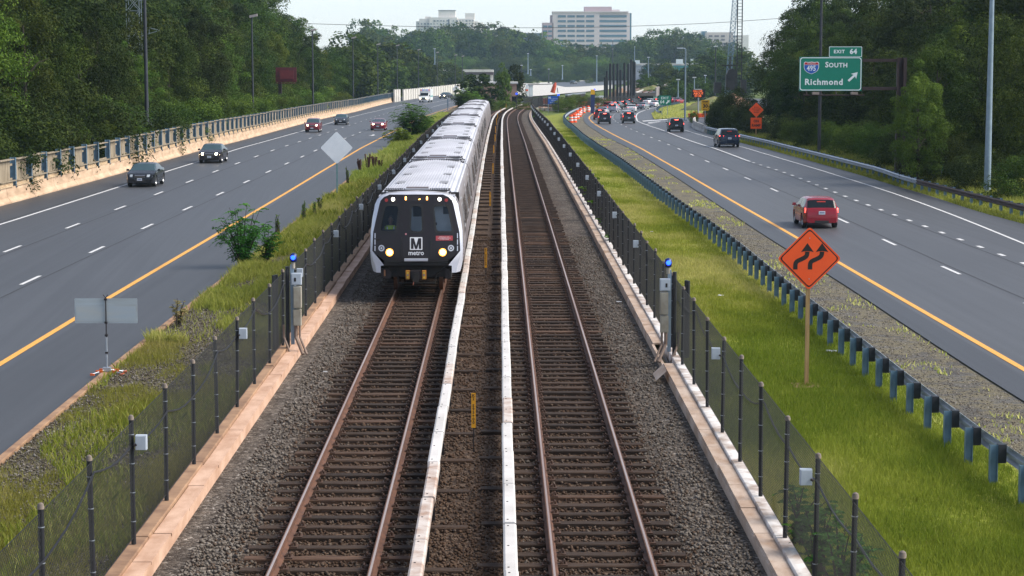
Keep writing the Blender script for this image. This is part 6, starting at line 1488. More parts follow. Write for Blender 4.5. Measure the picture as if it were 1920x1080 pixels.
for i, (h, w, zb, mat_) in enumerate(((18, 14, .5, LEAF), (18, 12, .3, LEAFD), (18, 16, .2, LEAF), (18, 11, .5, LEAFY))):
    V, Fc, r = crown(80+i, h, w, zb, 110, 42, .85); FART.append((np_mesh('crown', V, Fc, mat_, r), trunk_mesh(30+i, h, zb+1, w, .35)))
def shrub_mesh(seed, h, w, nc, per, lf, mat_):
    g = np.random.default_rng(seed); V, Fc, r = crown(seed, h, w, -h*.25, nc, per, lf, .8); return np_mesh('foliage', V, Fc, mat_, r)
SHR = [shrub_mesh(100, 3, 4.2, 90, 210, .085, LEAFY), shrub_mesh(101, 3, 4.8, 100, 210, .09, LEAF), shrub_mesh(102, 3, 5.5, 110, 210, .095, LEAFD), shrub_mesh(103, 3, 4, 80, 210, .08, LEAFY)]
def tree(label, cat, x, Y, h, kind=0, wide=1., far_=False, z=None, group=None, name='broadleaf_tree'):
    z = T(Y)-.8 if z is None else z; m = (FART if far_ else TREES)[kind]; s = h/18.; t = thing(name, label, cat, (x, Y, z), random.uniform(0, 6.28), group); t.scale = (s*wide, s*wide, s)
    inst('crown', m[0], t); inst('trunk', m[1], t); return t
def bush(label, x, Y, h, w=None, kind=0, z=None, group=None, name='shrub', cat='shrub'):
    z = T(Y)-.65 if z is None else z; w = w or h*1.4; t = thing(name, label, cat, (x, Y, z), random.uniform(0, 6.28), group); m = SHR[kind]; t.scale = (w/4.5, w/4.5, h/3.)
    o = inst('foliage', m, t); return t
def wallY(px): return float(np.interp(px, [-200, 0, 144, 241, 350, 440, 560, 621, 671, 741, 800], [100, 113, 132, 149, 175, 200, 258, 295, 325, 405, 450]))
# left woods, three rows
def wx(Y): return byY([c for c in BL], Y)-.5 if Y < 425 else byY(BL, 425)-.5+(Y-425)*.10
def pxof(x, Y): return 960+F*x/(Y*1.0)
rows = [('front', 6.6, 8.0, [0, 3, 1, 5, 2, 4], 98), ('middle', 14, 8.5, [5, 2, 0, 1, 4], 104), ('back', 24, 10, [2, 5, 0, 4], 108)]
for nm, off, step, kinds, ya in rows:
    Y = ya; i = 0
    while Y < 440:
        x = wx(Y)-off-random.uniform(-.6, 1.8); px = pxof(x, Y)
        hh = {'front': random.uniform(11, 15.5), 'middle': random.uniform(16, 21), 'back': random.uniform(20, 25)}[nm]
        top_y = float(np.interp(px, [655, 680, 700, 715, 735], [-60, 0, 40, 66, 78])) if px > 655 else -300
        if px < -70: Y += 5; i -= 0; continue
        if nm == 'front' and 215 < px < 310: hh = min(hh, 8.8)
        hh = max(5, min(hh, CZ+(YH-top_y)/F*Y-T(Y)+.8)); i += 1
        tree('%s tree of the %s row in the left woods, counted from the left' % (nth(i), nm), 'tree', x, Y, hh, kinds[i % len(kinds)], random.uniform(.85, 1.0) if nm == 'front' else random.uniform(1, 1.2), group='trees of the left woods')
        Y += step*random.uniform(.8, 1.15)*(1+Y/700)
# kudzu mounds and shrubs behind the timber barrier
lb = [(116, 3.4, 0), (122, 4.0, 2), (131, 6.0, 2), (140, 4.2, 2), (152, 6.0, 2), (164, 4.5, 1), (176, 4.4, 2), (190, 3.8, 1), (206, 4.6, 0), (224, 4.2, 1), (243, 4.6, 0), (264, 4.6, 0), (288, 4.4, 0), (312, 4.4, 1), (338, 5.2, 0), (362, 6.0, 0), (385, 4.4, 3), (408, 4.0, 0)]
for i, (Y, h, k) in enumerate(lb): bush('%s leafy mound from the left just behind the timber barrier' % nth(i+1), wx(Y)-.6-h*.72, Y, h, h*1.55, k, group='vine mounds behind the barrier')
# vines hanging over the top of the barrier
for i, (px, y) in enumerate(((125, 277), (150, 272), (200, 264), (246, 250), (268, 248), (290, 246), (575, 198), (600, 194), (640, 190), (668, 186), (700, 180))):
    Y = wallY(px)+1.5; p_ = A(px, y, Y); p_ = (wx(Y)-1.45, Y, p_[2]+.45); r_ = random.uniform(.7, .95)
    bush('%s green vine tuft from the left spilling over the timber barrier' % nth(i+1), p_[0], Y-.6, r_*.95, r_*1.7, 3, p_[2]-.45, 'vines over the barrier', 'vine', 'vine')
# right woods
def railY(px): return float(np.interp(px, [1290, 1320, 1380, 1446, 1546, 1613, 1680, 1803, 1920, 2100], [250, 240, 208, 186, 161, 146, 132, 115, 104, 92]))
def skyR(px): return float(np.interp(px, [1370, 1385, 1400, 1440, 1590, 1600, 1620, 1650, 1662, 1700, 1760], [150, 40, -30, -90, -80, 10, 48, 30, -10, -30, -90]))
def gxr(Y): return byY(GXp, Y) if Y < 235 else byY(GXp, 235)-(Y-235)*.02
rows = [('front', 8.5, 7.5, [3, 0, 1, 5, 2], 88), ('middle', 16, 8.5, [0, 2, 5, 4, 1], 92), ('back', 26, 10, [2, 4, 5, 0], 98)]
for nm, off, step, kinds, ya in rows:
    Y = ya; i = 0
    while Y < {'front': 250, 'middle': 285, 'back': 310}[nm]:
        x = gxr(Y)+off+random.uniform(-.8, 1.6); x = max(x, (1402-960)/F*Y+{'front': 1, 'middle': 7, 'back': 4}[nm]) if Y > 200 else x; px = pxof(x, Y); 
        if px > 2000: Y += 5; continue
        hh = {'front': random.uniform(8, 11.5), 'middle': random.uniform(14, 19), 'back': random.uniform(19, 24)}[nm]
        hh = min(hh, CZ+(YH-skyR(px))/F*Y-T(Y)+.8); i += 1
        if px > 1385: tree('%s tree of the %s row in the right woods, counted from the near end' % (nth(i), nm), 'tree', x, Y, max(hh, 5), kinds[i % len(kinds)], random.uniform(.85, 1.05), group='trees of the right woods')
        Y += step*random.uniform(.8, 1.15)
rb = [(1300, 300, 1.8, 0), (1349, 268, 3.6, 1), (1372, 246, 5.0, 2), (1362, 254, 4.0, 2), (1395, 236, 3.6, 2), (1335, 300, 3.0, 0), (1415, 226, 2.8, 2)]
rb = [((px-960)/F*Y, Y, h, k) for px, Y, h, k in rb]+[(gxr(Y)+2.2+h*.6, Y, h, k) for Y, h, k in ((204, 2.6, 1), (196, 2.8, 0), (187, 2.6, 1), (177, 3.0, 0), (168, 3.2, 0), (159, 3.2, 0), (150, 2.8, 1), (142, 3.0, 1), (133, 2.9, 1), (125, 2.6, 2), (116, 2.6, 1), (107, 2.6, 0), (98, 2.6, 2))]
for i, (x, Y, h, k) in enumerate(sorted(rb, key=lambda q: q[0]/q[1])): bush('%s roadside shrub from the left behind the silver guardrail and ramp' % nth(i+1), x, Y, h, h*(1.45 if Y < 220 else .95), k, group='shrubs along the right woods')
tree('low leafy tree hugging the brown column of the green overhead sign', 'tree', (1722-960)/F*133, 133, 7.2, 3, 1.0)
tree('small dark tree right behind the foot of the green sign column', 'tree', (1750-960)/F*140, 140, 9.5, 0, .9)
bush('leafy bush covering the foot of the green sign column', (1690-960)/F*134.5+2.4, 137.5, 3.0, 3.6, 1)
# --- compound-leaf shrubs in the median ---
def frond_shrub(seed, h, w, nst, mat_, leaf=.16, droop=.5):
    g = random.Random(seed); mb = MB(); Vs, R = [], []
    for s in range(nst):
        a = g.uniform(0, 6.28); l = g.uniform(.55, 1); l = g.uniform(.12, .85); tip = Vector((math.cos(a)*w/2*l, math.sin(a)*w/2*l, h*g.uniform(.55, .95)*(1.05-.5*l*l))); base = Vector((g.uniform(-.1, .1), g.uniform(-.1, .1), 0))
        st = [base.lerp(tip, i/5)+Vector((0, 0, h*.08*math.sin(math.pi*i/5))) for i in range(6)]; mb.tube(st, [.03*(1-i/6.5) for i in range(6)], BARK, 4)
        for f in range(12):
            q = g.uniform(.12, 1.); i0 = min(4, int(q*5)); b = st[i0].lerp(st[i0+1], q*5-i0); fa = g.uniform(0, 6.28); fl = w*.13*g.uniform(.8, 1.5); d = Vector((math.cos(fa), math.sin(fa), g.uniform(-.1, .7))).normalized()
            for p_ in range(9):
                u = (p_+1)/9; c = b+d*fl*u+Vector((0, 0, -droop*fl*u*u)); sd = d.cross(Vector((0, 0, 1))).normalized()
                for sg in (-1, 1):
                    L = leaf*(1.15-.6*abs(u-.45)); e = c+sd*sg*L+d*L*.35+Vector((0, 0, -L*.25)); m_ = c.lerp(e, .5); wv = d*L*.22+Vector((0, 0, g.uniform(-.02, .02)))
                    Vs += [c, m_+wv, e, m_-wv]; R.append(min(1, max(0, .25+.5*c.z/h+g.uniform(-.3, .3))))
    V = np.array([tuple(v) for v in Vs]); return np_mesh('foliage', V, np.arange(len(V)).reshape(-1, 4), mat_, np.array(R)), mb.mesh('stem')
def fshrub(label, px, py, Y, h, w, seed, mat_, n=26, leaf=.16, name='shrub'):
    z = A(px, py, Y)[2] if py else T(Y)-.45; t = thing(name, label, 'shrub', (A(px, py or 300, Y)[0], Y, z)); f, s = frond_shrub(seed, h, w, n, mat_, leaf); inst('foliage', f, t); inst('stem', s, t); return t
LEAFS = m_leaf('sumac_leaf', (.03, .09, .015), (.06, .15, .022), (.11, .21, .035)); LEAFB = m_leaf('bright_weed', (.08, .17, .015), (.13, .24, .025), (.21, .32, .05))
Yb = G(445, 497, -.4)[1]; fshrub('dark green feathery shrub at the edge of the left carriageway', 455, 499, Yb, 2.5, 2.9, 5, m_leaf('dark_sumac', (.03, .10, .02), (.055, .15, .025), (.10, .21, .035)), 30, .10)
fshrub('smaller dark shrub touching the right side of the feathery roadside shrub', 500, 490, Yb+1, 1.5, 1.4, 6, LEAFS, 12, .09)
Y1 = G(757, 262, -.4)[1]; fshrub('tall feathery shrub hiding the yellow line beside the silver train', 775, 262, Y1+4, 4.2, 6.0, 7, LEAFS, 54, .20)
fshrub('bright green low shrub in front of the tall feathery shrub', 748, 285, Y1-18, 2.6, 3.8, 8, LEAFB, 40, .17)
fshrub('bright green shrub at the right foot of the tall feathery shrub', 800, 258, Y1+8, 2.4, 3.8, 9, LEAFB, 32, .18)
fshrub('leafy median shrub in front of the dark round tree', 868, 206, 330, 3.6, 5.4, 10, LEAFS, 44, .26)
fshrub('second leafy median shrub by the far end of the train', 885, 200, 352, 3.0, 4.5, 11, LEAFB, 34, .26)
# climbing weeds on the right fence
for i, (Y, h, z) in enumerate(sorted(((29.2, 1.7, -.3), (33.5, 1.2, -.35), (31.3, 1.5, -.35), (86, 1.3, -.3), (92, 1.5, -.3), (100, 1.8, -.3), (108, 2.0, -.3), (116, 1.9, -.3), (130, 1.6, -.3), (240, 2.2, -.3), (262, 2.4, -.3), (278, 2.6, -.3)))):
    x = byY(offset(RC, 3.35), Y); t = thing('creeper', '%s green weed from the camera climbing the right track fence' % nth(i+1), 'climbing plant', (x, Y, z+T(Y)), 0, 'weeds on the right fence'); f, s = frond_shrub(60+i, h, .9+.25*h, 9, LEAFB if i > 2 else LEAFS, .07 if Y < 60 else .12, .3); inst('foliage', f, t); inst('stem', s, t)
# ---------- grass ----------
def blades(name, xs, ys_, zs, hs, ws, mat_, rn, label, lean=.45):
    n = len(xs); a = rng.random(n)*6.283; b = rng.random(n)*6.283; l = hs*lean*(.2+rng.random(n))
    c = np.stack([xs, ys_, zs], -1); wv = np.stack([np.cos(a)*ws/2, np.sin(a)*ws/2, 0*a], -1); mid = c+np.stack([np.cos(b)*l*.35, np.sin(b)*l*.35, hs*.6], -1); tip = c+np.stack([np.cos(b)*l, np.sin(b)*l, hs], -1)
    V = np.stack([c-wv, c+wv, mid+wv*.7, tip, mid-wv*.7], 1).reshape(-1, 3); Fc = np.array([0, 1, 2, 3, 4])[None]+np.arange(n)[:, None]*5
    o = inst(name, np_mesh('grass', V, Fc, mat_, rn)); tag(o, label, 'grass', kind='stuff'); return o
def pn(x, y, s, seed=0):
    g = np.random.default_rng(seed); N = 64; L = g.random((N, N)); v = 0; amp = 0
    for o in range(4):
        u, w_ = x*s*2**o*.32, y*s*2**o*.32; i, j = np.floor(u).astype(int), np.floor(w_).astype(int); a, b = u-i, w_-j; a, b = a*a*(3-2*a), b*b*(3-2*b); h = lambda p, q: L[p % N, q % N]
        v = v+(h(i, j)*(1-a)*(1-b)+h(i+1, j)*a*(1-b)+h(i, j+1)*(1-a)*b+h(i+1, j+1)*a*b)/1.6**o; amp += 1/1.6**o
    return np.clip((v/amp-.5)*1.7+.5, 0, 1)
GRASSM = m_leaf('lawn_blade', (.125, .175, .018), (.275, .305, .045), (.50, .45, .17), .4); GRASSM2 = m_leaf('dry_blade', (.16, .20, .03), (.32, .335, .07), (.56, .49, .20), .4)
def region(n, y0, y1, pw, left, right):
    y = y0+(rng.random(n)**pw)*(y1-y0); t_ = rng.random(n); yy = np.linspace(y0-1, y1+1, 200); xl = np.interp(y, yy, [left(v) for v in yy]); xr = np.interp(y, yy, [right(v) for v in yy]); return xl+(xr-xl)*t_, y, t_
fR = offset(RC, 3.06); gRr = [c for c in GRp[:60]]; gy = [c for c in GRp if c[1] < 262]; 
def gx(y): return float(np.interp(y, [c[1] for c in gy], [c[0] for c in gy]))
Tn = np.vectorize(T)
for (n, y0, y1, pw, hb, wb_, lab) in ((150000, 29, 62, 1.5, .17, .014, 'long bright green grass of the verge nearest the camera'), (110000, 60, 125, 1.3, .15, .024, 'bright green grass of the verge further off'), (70000, 122, 260, 1.2, .15, .05, 'short grass at the far end of the verge')):
    x, y, t_ = region(n, y0, y1, pw, lambda v: byY(fR, v), lambda v: gx(v)+.45); nz = pn(x, y*.6, 1.6, 3); nz2 = np.clip((pn(x, y*.5, .7, 5)-.5)*1.7+.5, 0, 1); z = -.42+(-.51+.42)*t_+Tn(y)-.02
    hs = hb*(.45+.9*nz)*(.6+.7*rng.random(n)); r = np.clip(.70*nz2+.30*rng.random(n)-.08+.12*(1-nz), 0, 1); blades('grass', x, y, z, hs, wb_*(.6+.8*rng.random(n)), GRASSM, r, lab)
# weeds of the left median: patchy
CLm = [c for c in CL]; fL = offset(RC, -7.42)
for (n, y0, y1, pw, hb, wb_, lab) in ((120000, 29, 60, 1.4, .13, .010, 'patchy yellow-green weeds of the left median nearest the camera'), (110000, 58, 140, 1.2, .30, .022, 'tall tangled grass of the left median'), (80000, 135, 360, 1.1, .5, .06, 'tall grass at the far end of the left median')):
    x, y, t_ = region(n, y0, y1, pw, lambda v: byY(CLm, v)+.17, lambda v: byY(fL, v)-.05); nz = pn(x, y*.4, 1.5, 13); nz2 = pn(x, y*.5, .8, 15); z = -.44+(.44-.26)*t_+Tn(y)-.03
    keep = rng.random(n) < (np.clip((nz-.34)*3.5, .08, 1) if y0 < 40 else np.clip((nz-.36)*4+np.clip((y-70)/30, 0, 1), .06, 1)); x, y, z, nz, nz2 = x[keep], y[keep], z[keep], nz[keep], nz2[keep]; m = len(x)
    hs = hb*(.35+1.1*nz)*(.4+.9*rng.random(m)); r = np.clip(.5*nz2+.45*rng.random(m), 0, 1); blades('grass', x, y, z, hs, wb_*(.6+.8*rng.random(m)), GRASSM2 if y0 > 50 else GRASSM2, r, lab, .6)
# greener clumps in the median
x, y, t_ = region(60000, 29, 130, 1.3, lambda v: byY(CLm, v)+.17, lambda v: byY(fL, v)-.05); nz = pn(x, y*.4, 1.2, 33); k = nz > .6; x, y, t_ = x[k], y[k], t_[k]; m = len(x)
blades('grass', x, y, -.44+.18*t_+Tn(y)-.03, .22*(.4+rng.random(m))*(1+np.clip((y-60)/60, 0, 1)), .016*(.6+rng.random(m))*(1+np.clip((y-50)/40, 0, 2)), GRASSM, rng.random(m)*.8, 'greener grass clumps in the left median', .7)
# scrubby grass between gravel and guardrail, and strip beside the exit lane
x, y, t_ = region(60000, 36, 230, 1.6, lambda v: gx(v)+.1, lambda v: byY(SR, v)-.1); k = rng.random(len(x)) < np.clip((pn(x, y*.4, 2.6, 21)-.6)*1.2+np.clip((.3-t_), 0, .3)*1.6, 0, 1); x, y, t_ = x[k], y[k], t_[k]; m = len(x)
blades('grass', x, y, np.full(m, -.53)+Tn(y), .09*(.4+rng.random(m)), .02*(.6+rng.random(m))*(1+y/80), GRASSM2, .5+.5*rng.random(m), 'thin dry grass on the gravel shoulder', .7)
prx = [c for c in PR if c[1] < 235 and c[1] > 60]
mb = MB(); ribbon(mb, resample([(x, y, z-.02) for x, y, z in prx], 3), resample([(x, y, z-.06) for x, y, z in offset(prx, 14)], 3), LAWN, 0, 3); tag(mb.build('grass_verge'), kind='structure')
x, y, t_ = region(90000, 88, 235, 1.2, lambda v: byY(prx, v)+.05, lambda v: byY(prx, v)+5); m = len(x)
blades('grass', x, y, -.55+Tn(y), .22*(.4+rng.random(m))*(1+1.3*(t_ > .45)), .04*(.6+rng.random(m)), GRASSM2, np.clip(.25+.5*rng.random(m), 0, 1)*.8, 'grass strip along the exit lane and guardrail', .6)
# gore grass
mb = MB(); q1 = [G(px, py, Z_R+.02) for px, py in ((1226, 223), (1222.5, 215), (1229.5, 208), (1240, 202.2), (1274, 196.2), (1330, 189.5))]; q2 = [G(px, py, Z_R+.02) for px, py in ((1227, 223.2), (1245, 222.5), (1262, 222), (1285, 220.5), (1310, 218), (1360, 213))]
ribbon(mb, resample(q1, 4), resample(q2, 4), LAWN, 0, 3); tag(mb.build('gore_grass'), kind='structure')
x = []; y = []
for _ in range(26000):
    f, g_ = rng.random(), rng.random(); a = at(q1, f*plen(q1)[-1])[0]; b = at(q2, f*plen(q2)[-1])[0]; x.append(a[0]+(b[0]-a[0])*g_); y.append(a[1]+(b[1]-a[1])*g_)
x, y = np.array(x), np.array(y); m = len(x); blades('grass', x, y, Z_R+.02+Tn(y), .3*(.4+rng.random(m)), .10*(.6+rng.random(m)), GRASSM2, .4+.6*rng.random(m), 'dry yellow grass of the gore')
# dead brown stalks
SEED = M('dead_seed_head', (.10, .05, .03), (.06, .03, .02), 8, .9)
for i, (px, py, h) in enumerate(((676, 322, 1.1), (690, 318, 1.3), (702, 314, 1.0), (712, 318, .9))):
    p_ = G(px, py+6, -.35); t = thing('dead_stalk', '%s dark brown seed stalk from the left, in the weeds by the train' % nth(i+1), 'weed', p_, 0, 'dead stalks in the median'); mb = MB()
    for j in range(9): a = random.uniform(-1, 1); mb.tube([(a*.1, 0, h*.3), (a*.22, random.uniform(-.1, .1), h*random.uniform(.75, 1.05))], [.03, .055], SEED, 5)
    mb.cyl((0, 0, 0), (0, 0, h*.4), .02, SEED); mb.build('seed_head', t)
# tall single weeds by the left kerb
for i, (px, py, h, w_) in enumerate(sorted(((335, 612, .95, .8), (570, 415, 1.2, .3), (590, 408, 1.0, .3), (652, 345, 1.6, .3), (600, 398, 1.0, .4), (520, 440, 1.1, .3)))):
    p_ = G(px, py, -.4); t = thing('weed', '%s tall single weed from the left along the left kerb' % nth(i+1), 'weed', p_, 0, 'tall weeds by the left kerb'); f, s = frond_shrub(90+i, h, w_, 8, m_leaf('weed_pale', (.16, .14, .06), (.22, .19, .08), (.32, .24, .13)) if i == 0 else LEAFB, .035, .2); inst('foliage', f, t); inst('stem', s, t)

for (n, y0, y1, lf_, rt_, z_, lab) in ((26000, 29, 75, lambda v: byY(CLm, v)+.17, lambda v: byY(fL, v)-.05, -.40, 'loose stones on the bare patches of the left median'), (16000, 34, 110, lambda v: gx(v)+.3, lambda v: byY(SR, v)-.05, -.535, 'loose stones on the gravel shoulder')):
    x, y, t_ = region(n, y0, y1, 1.5, lf_, rt_); z = z_+(.18*t_-.04 if z_ > -.5 else 0*t_); stones_at('shoulder_stone'+str(n+y0), x, y, z, .015+.020*rng.random(n), rng.random(n), lab, [(0, (.05, .04, .032)), (.5, (.11, .095, .08)), (.85, (.17, .155, .135)), (1, (.30, .28, .26))])
# ================= the distance =================
def patch(name, pts, z, m, label=None, zs=None):
    mb = MB(); mb.uv = []
    vs = [G(px, py, z) for px, py in pts]; mb.add([(x, y, zz) for x, y, zz in vs], [tuple(range(len(vs)))[::-1]], m); mb.uv = [(v[0], v[1]) for v in vs]; o = mb.build(name); tag(o, label, kind='structure'); return o
def strip(name, top, bot, z, m, nx=4):
    mb = MB(); ribbon(mb, resample([G(*p, z) for p in top], 12), resample([G(*p, z) for p in bot], 12), m, 0, nx); tag(mb.build(name), kind='structure')
strip('concrete_apron', [(915, 163), (975, 160), (1032, 157.5), (1060, 162), (1131, 158), (1150, 158)], [(915, 183), (975, 182), (1032, 178), (1060, 175), (1131, 169), (1150, 166)], -.3, WCONC)
strip('distant_road', [(1036, 155.5), (1060, 153.5), (1090, 150.5), (1131, 147), (1200, 141), (1240, 138)], [(1036, 158.5), (1060, 163), (1090, 162), (1131, 159.5), (1200, 156), (1240, 150)], -.22, ASPH)
strip('concrete_apron', [(1079, 152), (1131, 144), (1200, 136.5), (1260, 131)], [(1079, 153.3), (1131, 147.2), (1200, 141.2), (1260, 138)], -.15, WCONC)
strip('concrete_apron', [(925, 156), (1000, 155), (1035, 154)], [(925, 158), (1000, 158), (1035, 157)], .1, WCONC)
strip('distant_road', [(930, 136), (1010, 138), (1090, 139), (1140, 138)], [(930, 139), (1010, 141), (1090, 141.5), (1140, 140)], .6, ASPH)
strip('concrete_apron', [(1240, 182), (1290, 178.5), (1320, 176)], [(1240, 194), (1290, 188), (1330, 183)], -.38, WCONC)
strip('distant_road', [(1290, 166), (1340, 158), (1400, 153)], [(1290, 172), (1340, 172), (1400, 168)], .3, WCONC)
FIELD = M('field_grass', (.20, .21, .07), (.13, .17, .05), .03, .95, coord='Position')
strip('field', [(930, 128), (1000, 126), (1100, 126), (1200, 127), (1260, 128)], [(930, 157), (1000, 156), (1100, 149), (1200, 143), (1260, 141)], -.45, FIELD)
# far guardrail line
mb = MB(); q = [G(px, py, 1.2) for px, py in ((965, 137.5), (1010, 138.8), (1060, 139.5), (1095, 140))]; mb.sweep(q, [(0, -.7), (0, 0), (.2, 0), (.2, -.7)], GALV); tag(mb.build('distant_guardrail'), 'thin distant guardrail line behind the far blue car', 'guardrail')
# small brick building
def block(name, t, x0, x1, y0, y1, z0, z1, m):
    mb = MB(); mb.box(((x0+x1)/2, (y0+y1)/2, (z0+z1)/2), (x1-x0, y1-y0, z1-z0), m); return mb.build(name, t, world=True)
BRK = M('tan_brick', (.36, .24, .19), (.28, .185, .145), .8, .85, coord='Position', bump=.15, bscale=6); ROOF = M('pale_roof_edge', (.5, .5, .5), (.4, .4, .4))
Y = 432.; a = A(900, 157.5, Y); b = A(960.5, 157.5, Y); c = A(968.5, 157.5, Y); z0 = T(Y)-1.5
t = thing('brick_building', 'small flat-roofed tan brick building behind the trees at the bend', 'building', (a[0], Y, z0))
block('wall', t, a[0], c[0], Y, Y+12, z0, a[2], BRK); block('roof', t, a[0]-.3, c[0]+.3, Y-.3, Y+12.3, a[2], a[2]+.35, ROOF)
for px, w_, h_, nm in ((938, .9, .9, 'window'), (925, .9, .9, 'window'), (964, .9, 2.1, 'door')):
    p_ = A(px, 170, Y); z_ = z0+1.5 if nm == 'door' else z0+3.0; block(nm, t, p_[0]-w_/2, p_[0]+w_/2, Y-.04, Y+.02, z_, z_+h_, DARKG)
# white portable block and excavator arm
Y = 470.; a = A(991, 161, Y); b = A(999, 178, Y); t = thing('site_cabin', 'white upright box standing on the pale concrete near the tracks', 'cabin', (a[0], Y, b[2]-1)); block('wall', t, a[0], b[0], Y, Y+2, b[2]-1, a[2], WSH); block('roof', t, a[0]-.1, b[0]+.1, Y-.1, Y+2.1, a[2], a[2]+.15, GALV); block('door', t, a[0]+.2, a[0]+.6, Y-.04, Y, b[2], a[2]-.5, ALUB)
a = A(986, 158, 480); b = A(990, 174, 480); t = thing('site_cabin', 'narrow pale box with an orange band left of the white upright box', 'cabin', (a[0], 480, b[2]-1)); block('wall', t, a[0], b[0], 480, 482, b[2]-1, a[2], ALUB); block('band', t, a[0]-.03, b[0]+.03, 479.95, 480.1, b[2]+.4, b[2]+.8, ORANGE)
Y = 455.; p0 = A(1036, 174, Y); p1 = A(1040, 160, Y); p2 = A(1042, 154.5, Y); t = thing('excavator', 'orange-red excavator arm reaching up behind the dark fence', 'excavator', (p0[0], Y, T(Y)-1)); EXR = M('excavator_red', (.55, .09, .04), (.45, .07, .03), 3, .5)
mb = MB(); mb.tube([p0, p1, p2], [.55, .42, .15], EXR, 6); mb.build('arm', t, world=True); mb = MB(); mb.tube([(p0[0]+1.2, Y, p0[2]), (p1[0]+.6, Y, p1[2]-.5)], .12, GALV, 6); mb.build('hydraulic_ram', t, world=True)
mb = MB(); mb.box((p0[0]-.6, Y+1, T(Y)+.6), (3.2, 3, 1.6), EXR); mb.build('body', t, world=True); mb = MB(); mb.box((p0[0]-.6, Y+1, T(Y)-.5), (3.4, 4, .8), DARKST); mb.build('tracks', t, world=True)
# dark low parapet beyond the fence
Y = 500.; a = A(1060, 170, Y); b = A(1094, 167, Y+30); mb = MB(); mb.sweep([(a[0], Y, T(Y)-2), (b[0], Y+30, T(Y)-2)], [(0, 0), (0, 3.6), (.5, 3.6), (.5, 0)], DARKST); mb.sweep([(a[0], Y, T(Y)-2), (b[0], Y+30, T(Y)-2)], [(-.1, 3.602), (-.1, 3.9), (.6, 3.9), (.6, 3.602)], GALV); tag(mb.build('bridge_parapet'), 'low dark parapet in front of the pale concrete', 'parapet')
# blue and yellow portable column pair near the netting
Y = 380.; a = A(1111.5, 168, Y); t = thing('utility_cover', 'tall dark blue shaft with a yellow top among the shrubs', 'shaft', (a[0], Y, T(Y)-1)); z_ = a[2]; block('shaft', t, a[0]-.35, a[0]+.35, Y, Y+.6, T(Y)-1, z_-.9, M('deep_blue', (.03, .05, .16))); block('top', t, a[0]-.37, a[0]+.37, Y-.02, Y+.62, z_-.9, z_, YSH)
# left overpass
Y = 860.; a = A(800, 131, Y); b = A(925, 131, Y); t = thing('overpass', 'pale low overpass half hidden by trees beyond the noise wall', 'bridge', (a[0], Y, T(Y))); z1 = a[2]
block('deck', t, a[0], b[0], Y, Y+14, z1-.9, z1, WCONC); block('girder', t, a[0], b[0], Y+.5, Y+13, z1-2.1, z1-.9, M('girder_brown', (.10, .07, .08)))
for px in (806, 850, 895, 922): p_ = A(px, 131, Y); block('pier', t, p_[0]-.6, p_[0]+.6, Y+2, Y+3.2, T(Y)-1, z1-2.1, WCONC)
# right far overpass with teal girders
Y = 1150.; a = A(1182, 118.5, Y); b = A(1312, 118.5, Y); t = thing('overpass', 'distant overpass with teal girders and pale parapets above the viaduct', 'bridge', (a[0], Y, T(Y))); z1 = a[2]; m_ = A(1207, 118.5, Y)
block('deck', t, a[0], b[0], Y, Y+12, z1-1.2, z1, WCONC); block('girder', t, m_[0], b[0], Y+.3, Y+11, z1-4.3, z1-1.2, M('teal_girder', (.03, .22, .22), (.025, .18, .18)))
q_ = A(1210, 118.5, Y); block('abutment', t, a[0], q_[0]+.5, Y+.4, Y+11, T(Y)-3, z1-1.2, M('grey_abutment', (.34, .36, .40), (.28, .30, .34), .3))
for px in (1213, 1218): p_ = A(px, 118, Y); block('pier', t, p_[0]-.7, p_[0]+.7, Y-1, Y-.2, T(Y)-2, z1-4.3, GALV)
for px, py, w_, h_ in ((1195, 116, 9, 6), (1274, 114, 13, 6), (1298, 114, 7, 7), (1307, 115.5, 6, 6)):
    p_ = A(px, py, Y); k = Y/F; block('parapet_panel', t, p_[0]-w_*k/2, p_[0]+w_*k/2, Y-.4, Y-.1, z1-.4, p_[2]+h_*k/2, WSH)
# viaduct carrying the metro tracks away
VP = [A(px, py, Y) for px, py, Y in ((1194, 172.5, 520), (1216, 165, 640), (1240, 156, 800), (1262, 148.5, 980), (1282, 142, 1180), (1302, 136.5, 1450))]; VP = chaikin(VP, 2)
t = thing('viaduct', 'long grey rail viaduct rising away beyond the road bend', 'viaduct', VP[0])
mb = MB(); mb.sweep(VP, [(-4.6, -1.0), (-4.6, -.2), (4.6, -.2), (4.6, -1.0)], M('viaduct_deck', (.20, .17, .16), (.14, .12, .11), .2)); mb.build('deck', t, world=True)
for sg in (-1, 1): mb = MB(); mb.sweep(VP, sorted([(sg*4.6, -1.2)])+[(sg*4.6, 1.1), (sg*4.9, 1.1), (sg*4.9, -1.2)], M('viaduct_parapet', (.27, .25, .25), (.21, .19, .19), .3)); mb.build('parapet', t, world=True)
for o_ in (-2.9, -1.4, 1.4, 2.9, -.2): mb = MB(); mb.sweep(VP, [(o_-.12, -.19), (o_-.12, .05), (o_+.12, .05), (o_+.12, -.19)], COVER if o_ == -.2 else RUST); mb.build('rail', t, world=True)
mb = MB(); mb.sweep(VP, [(4.3, -3.2), (4.3, -1.0), (4.1, -1.0), (4.1, -3.2)], M('green_girder', (.22, .42, .34), (.18, .36, .30))); mb.build('girder', t, world=True)
for i in range(8): c_ = at(VP, 60+i*110)[0]; mb = MB(); mb.box((c_[0], c_[1], c_[2]-7), (2, 1.6, 12), WCONC); mb.build('pier', t, world=True)
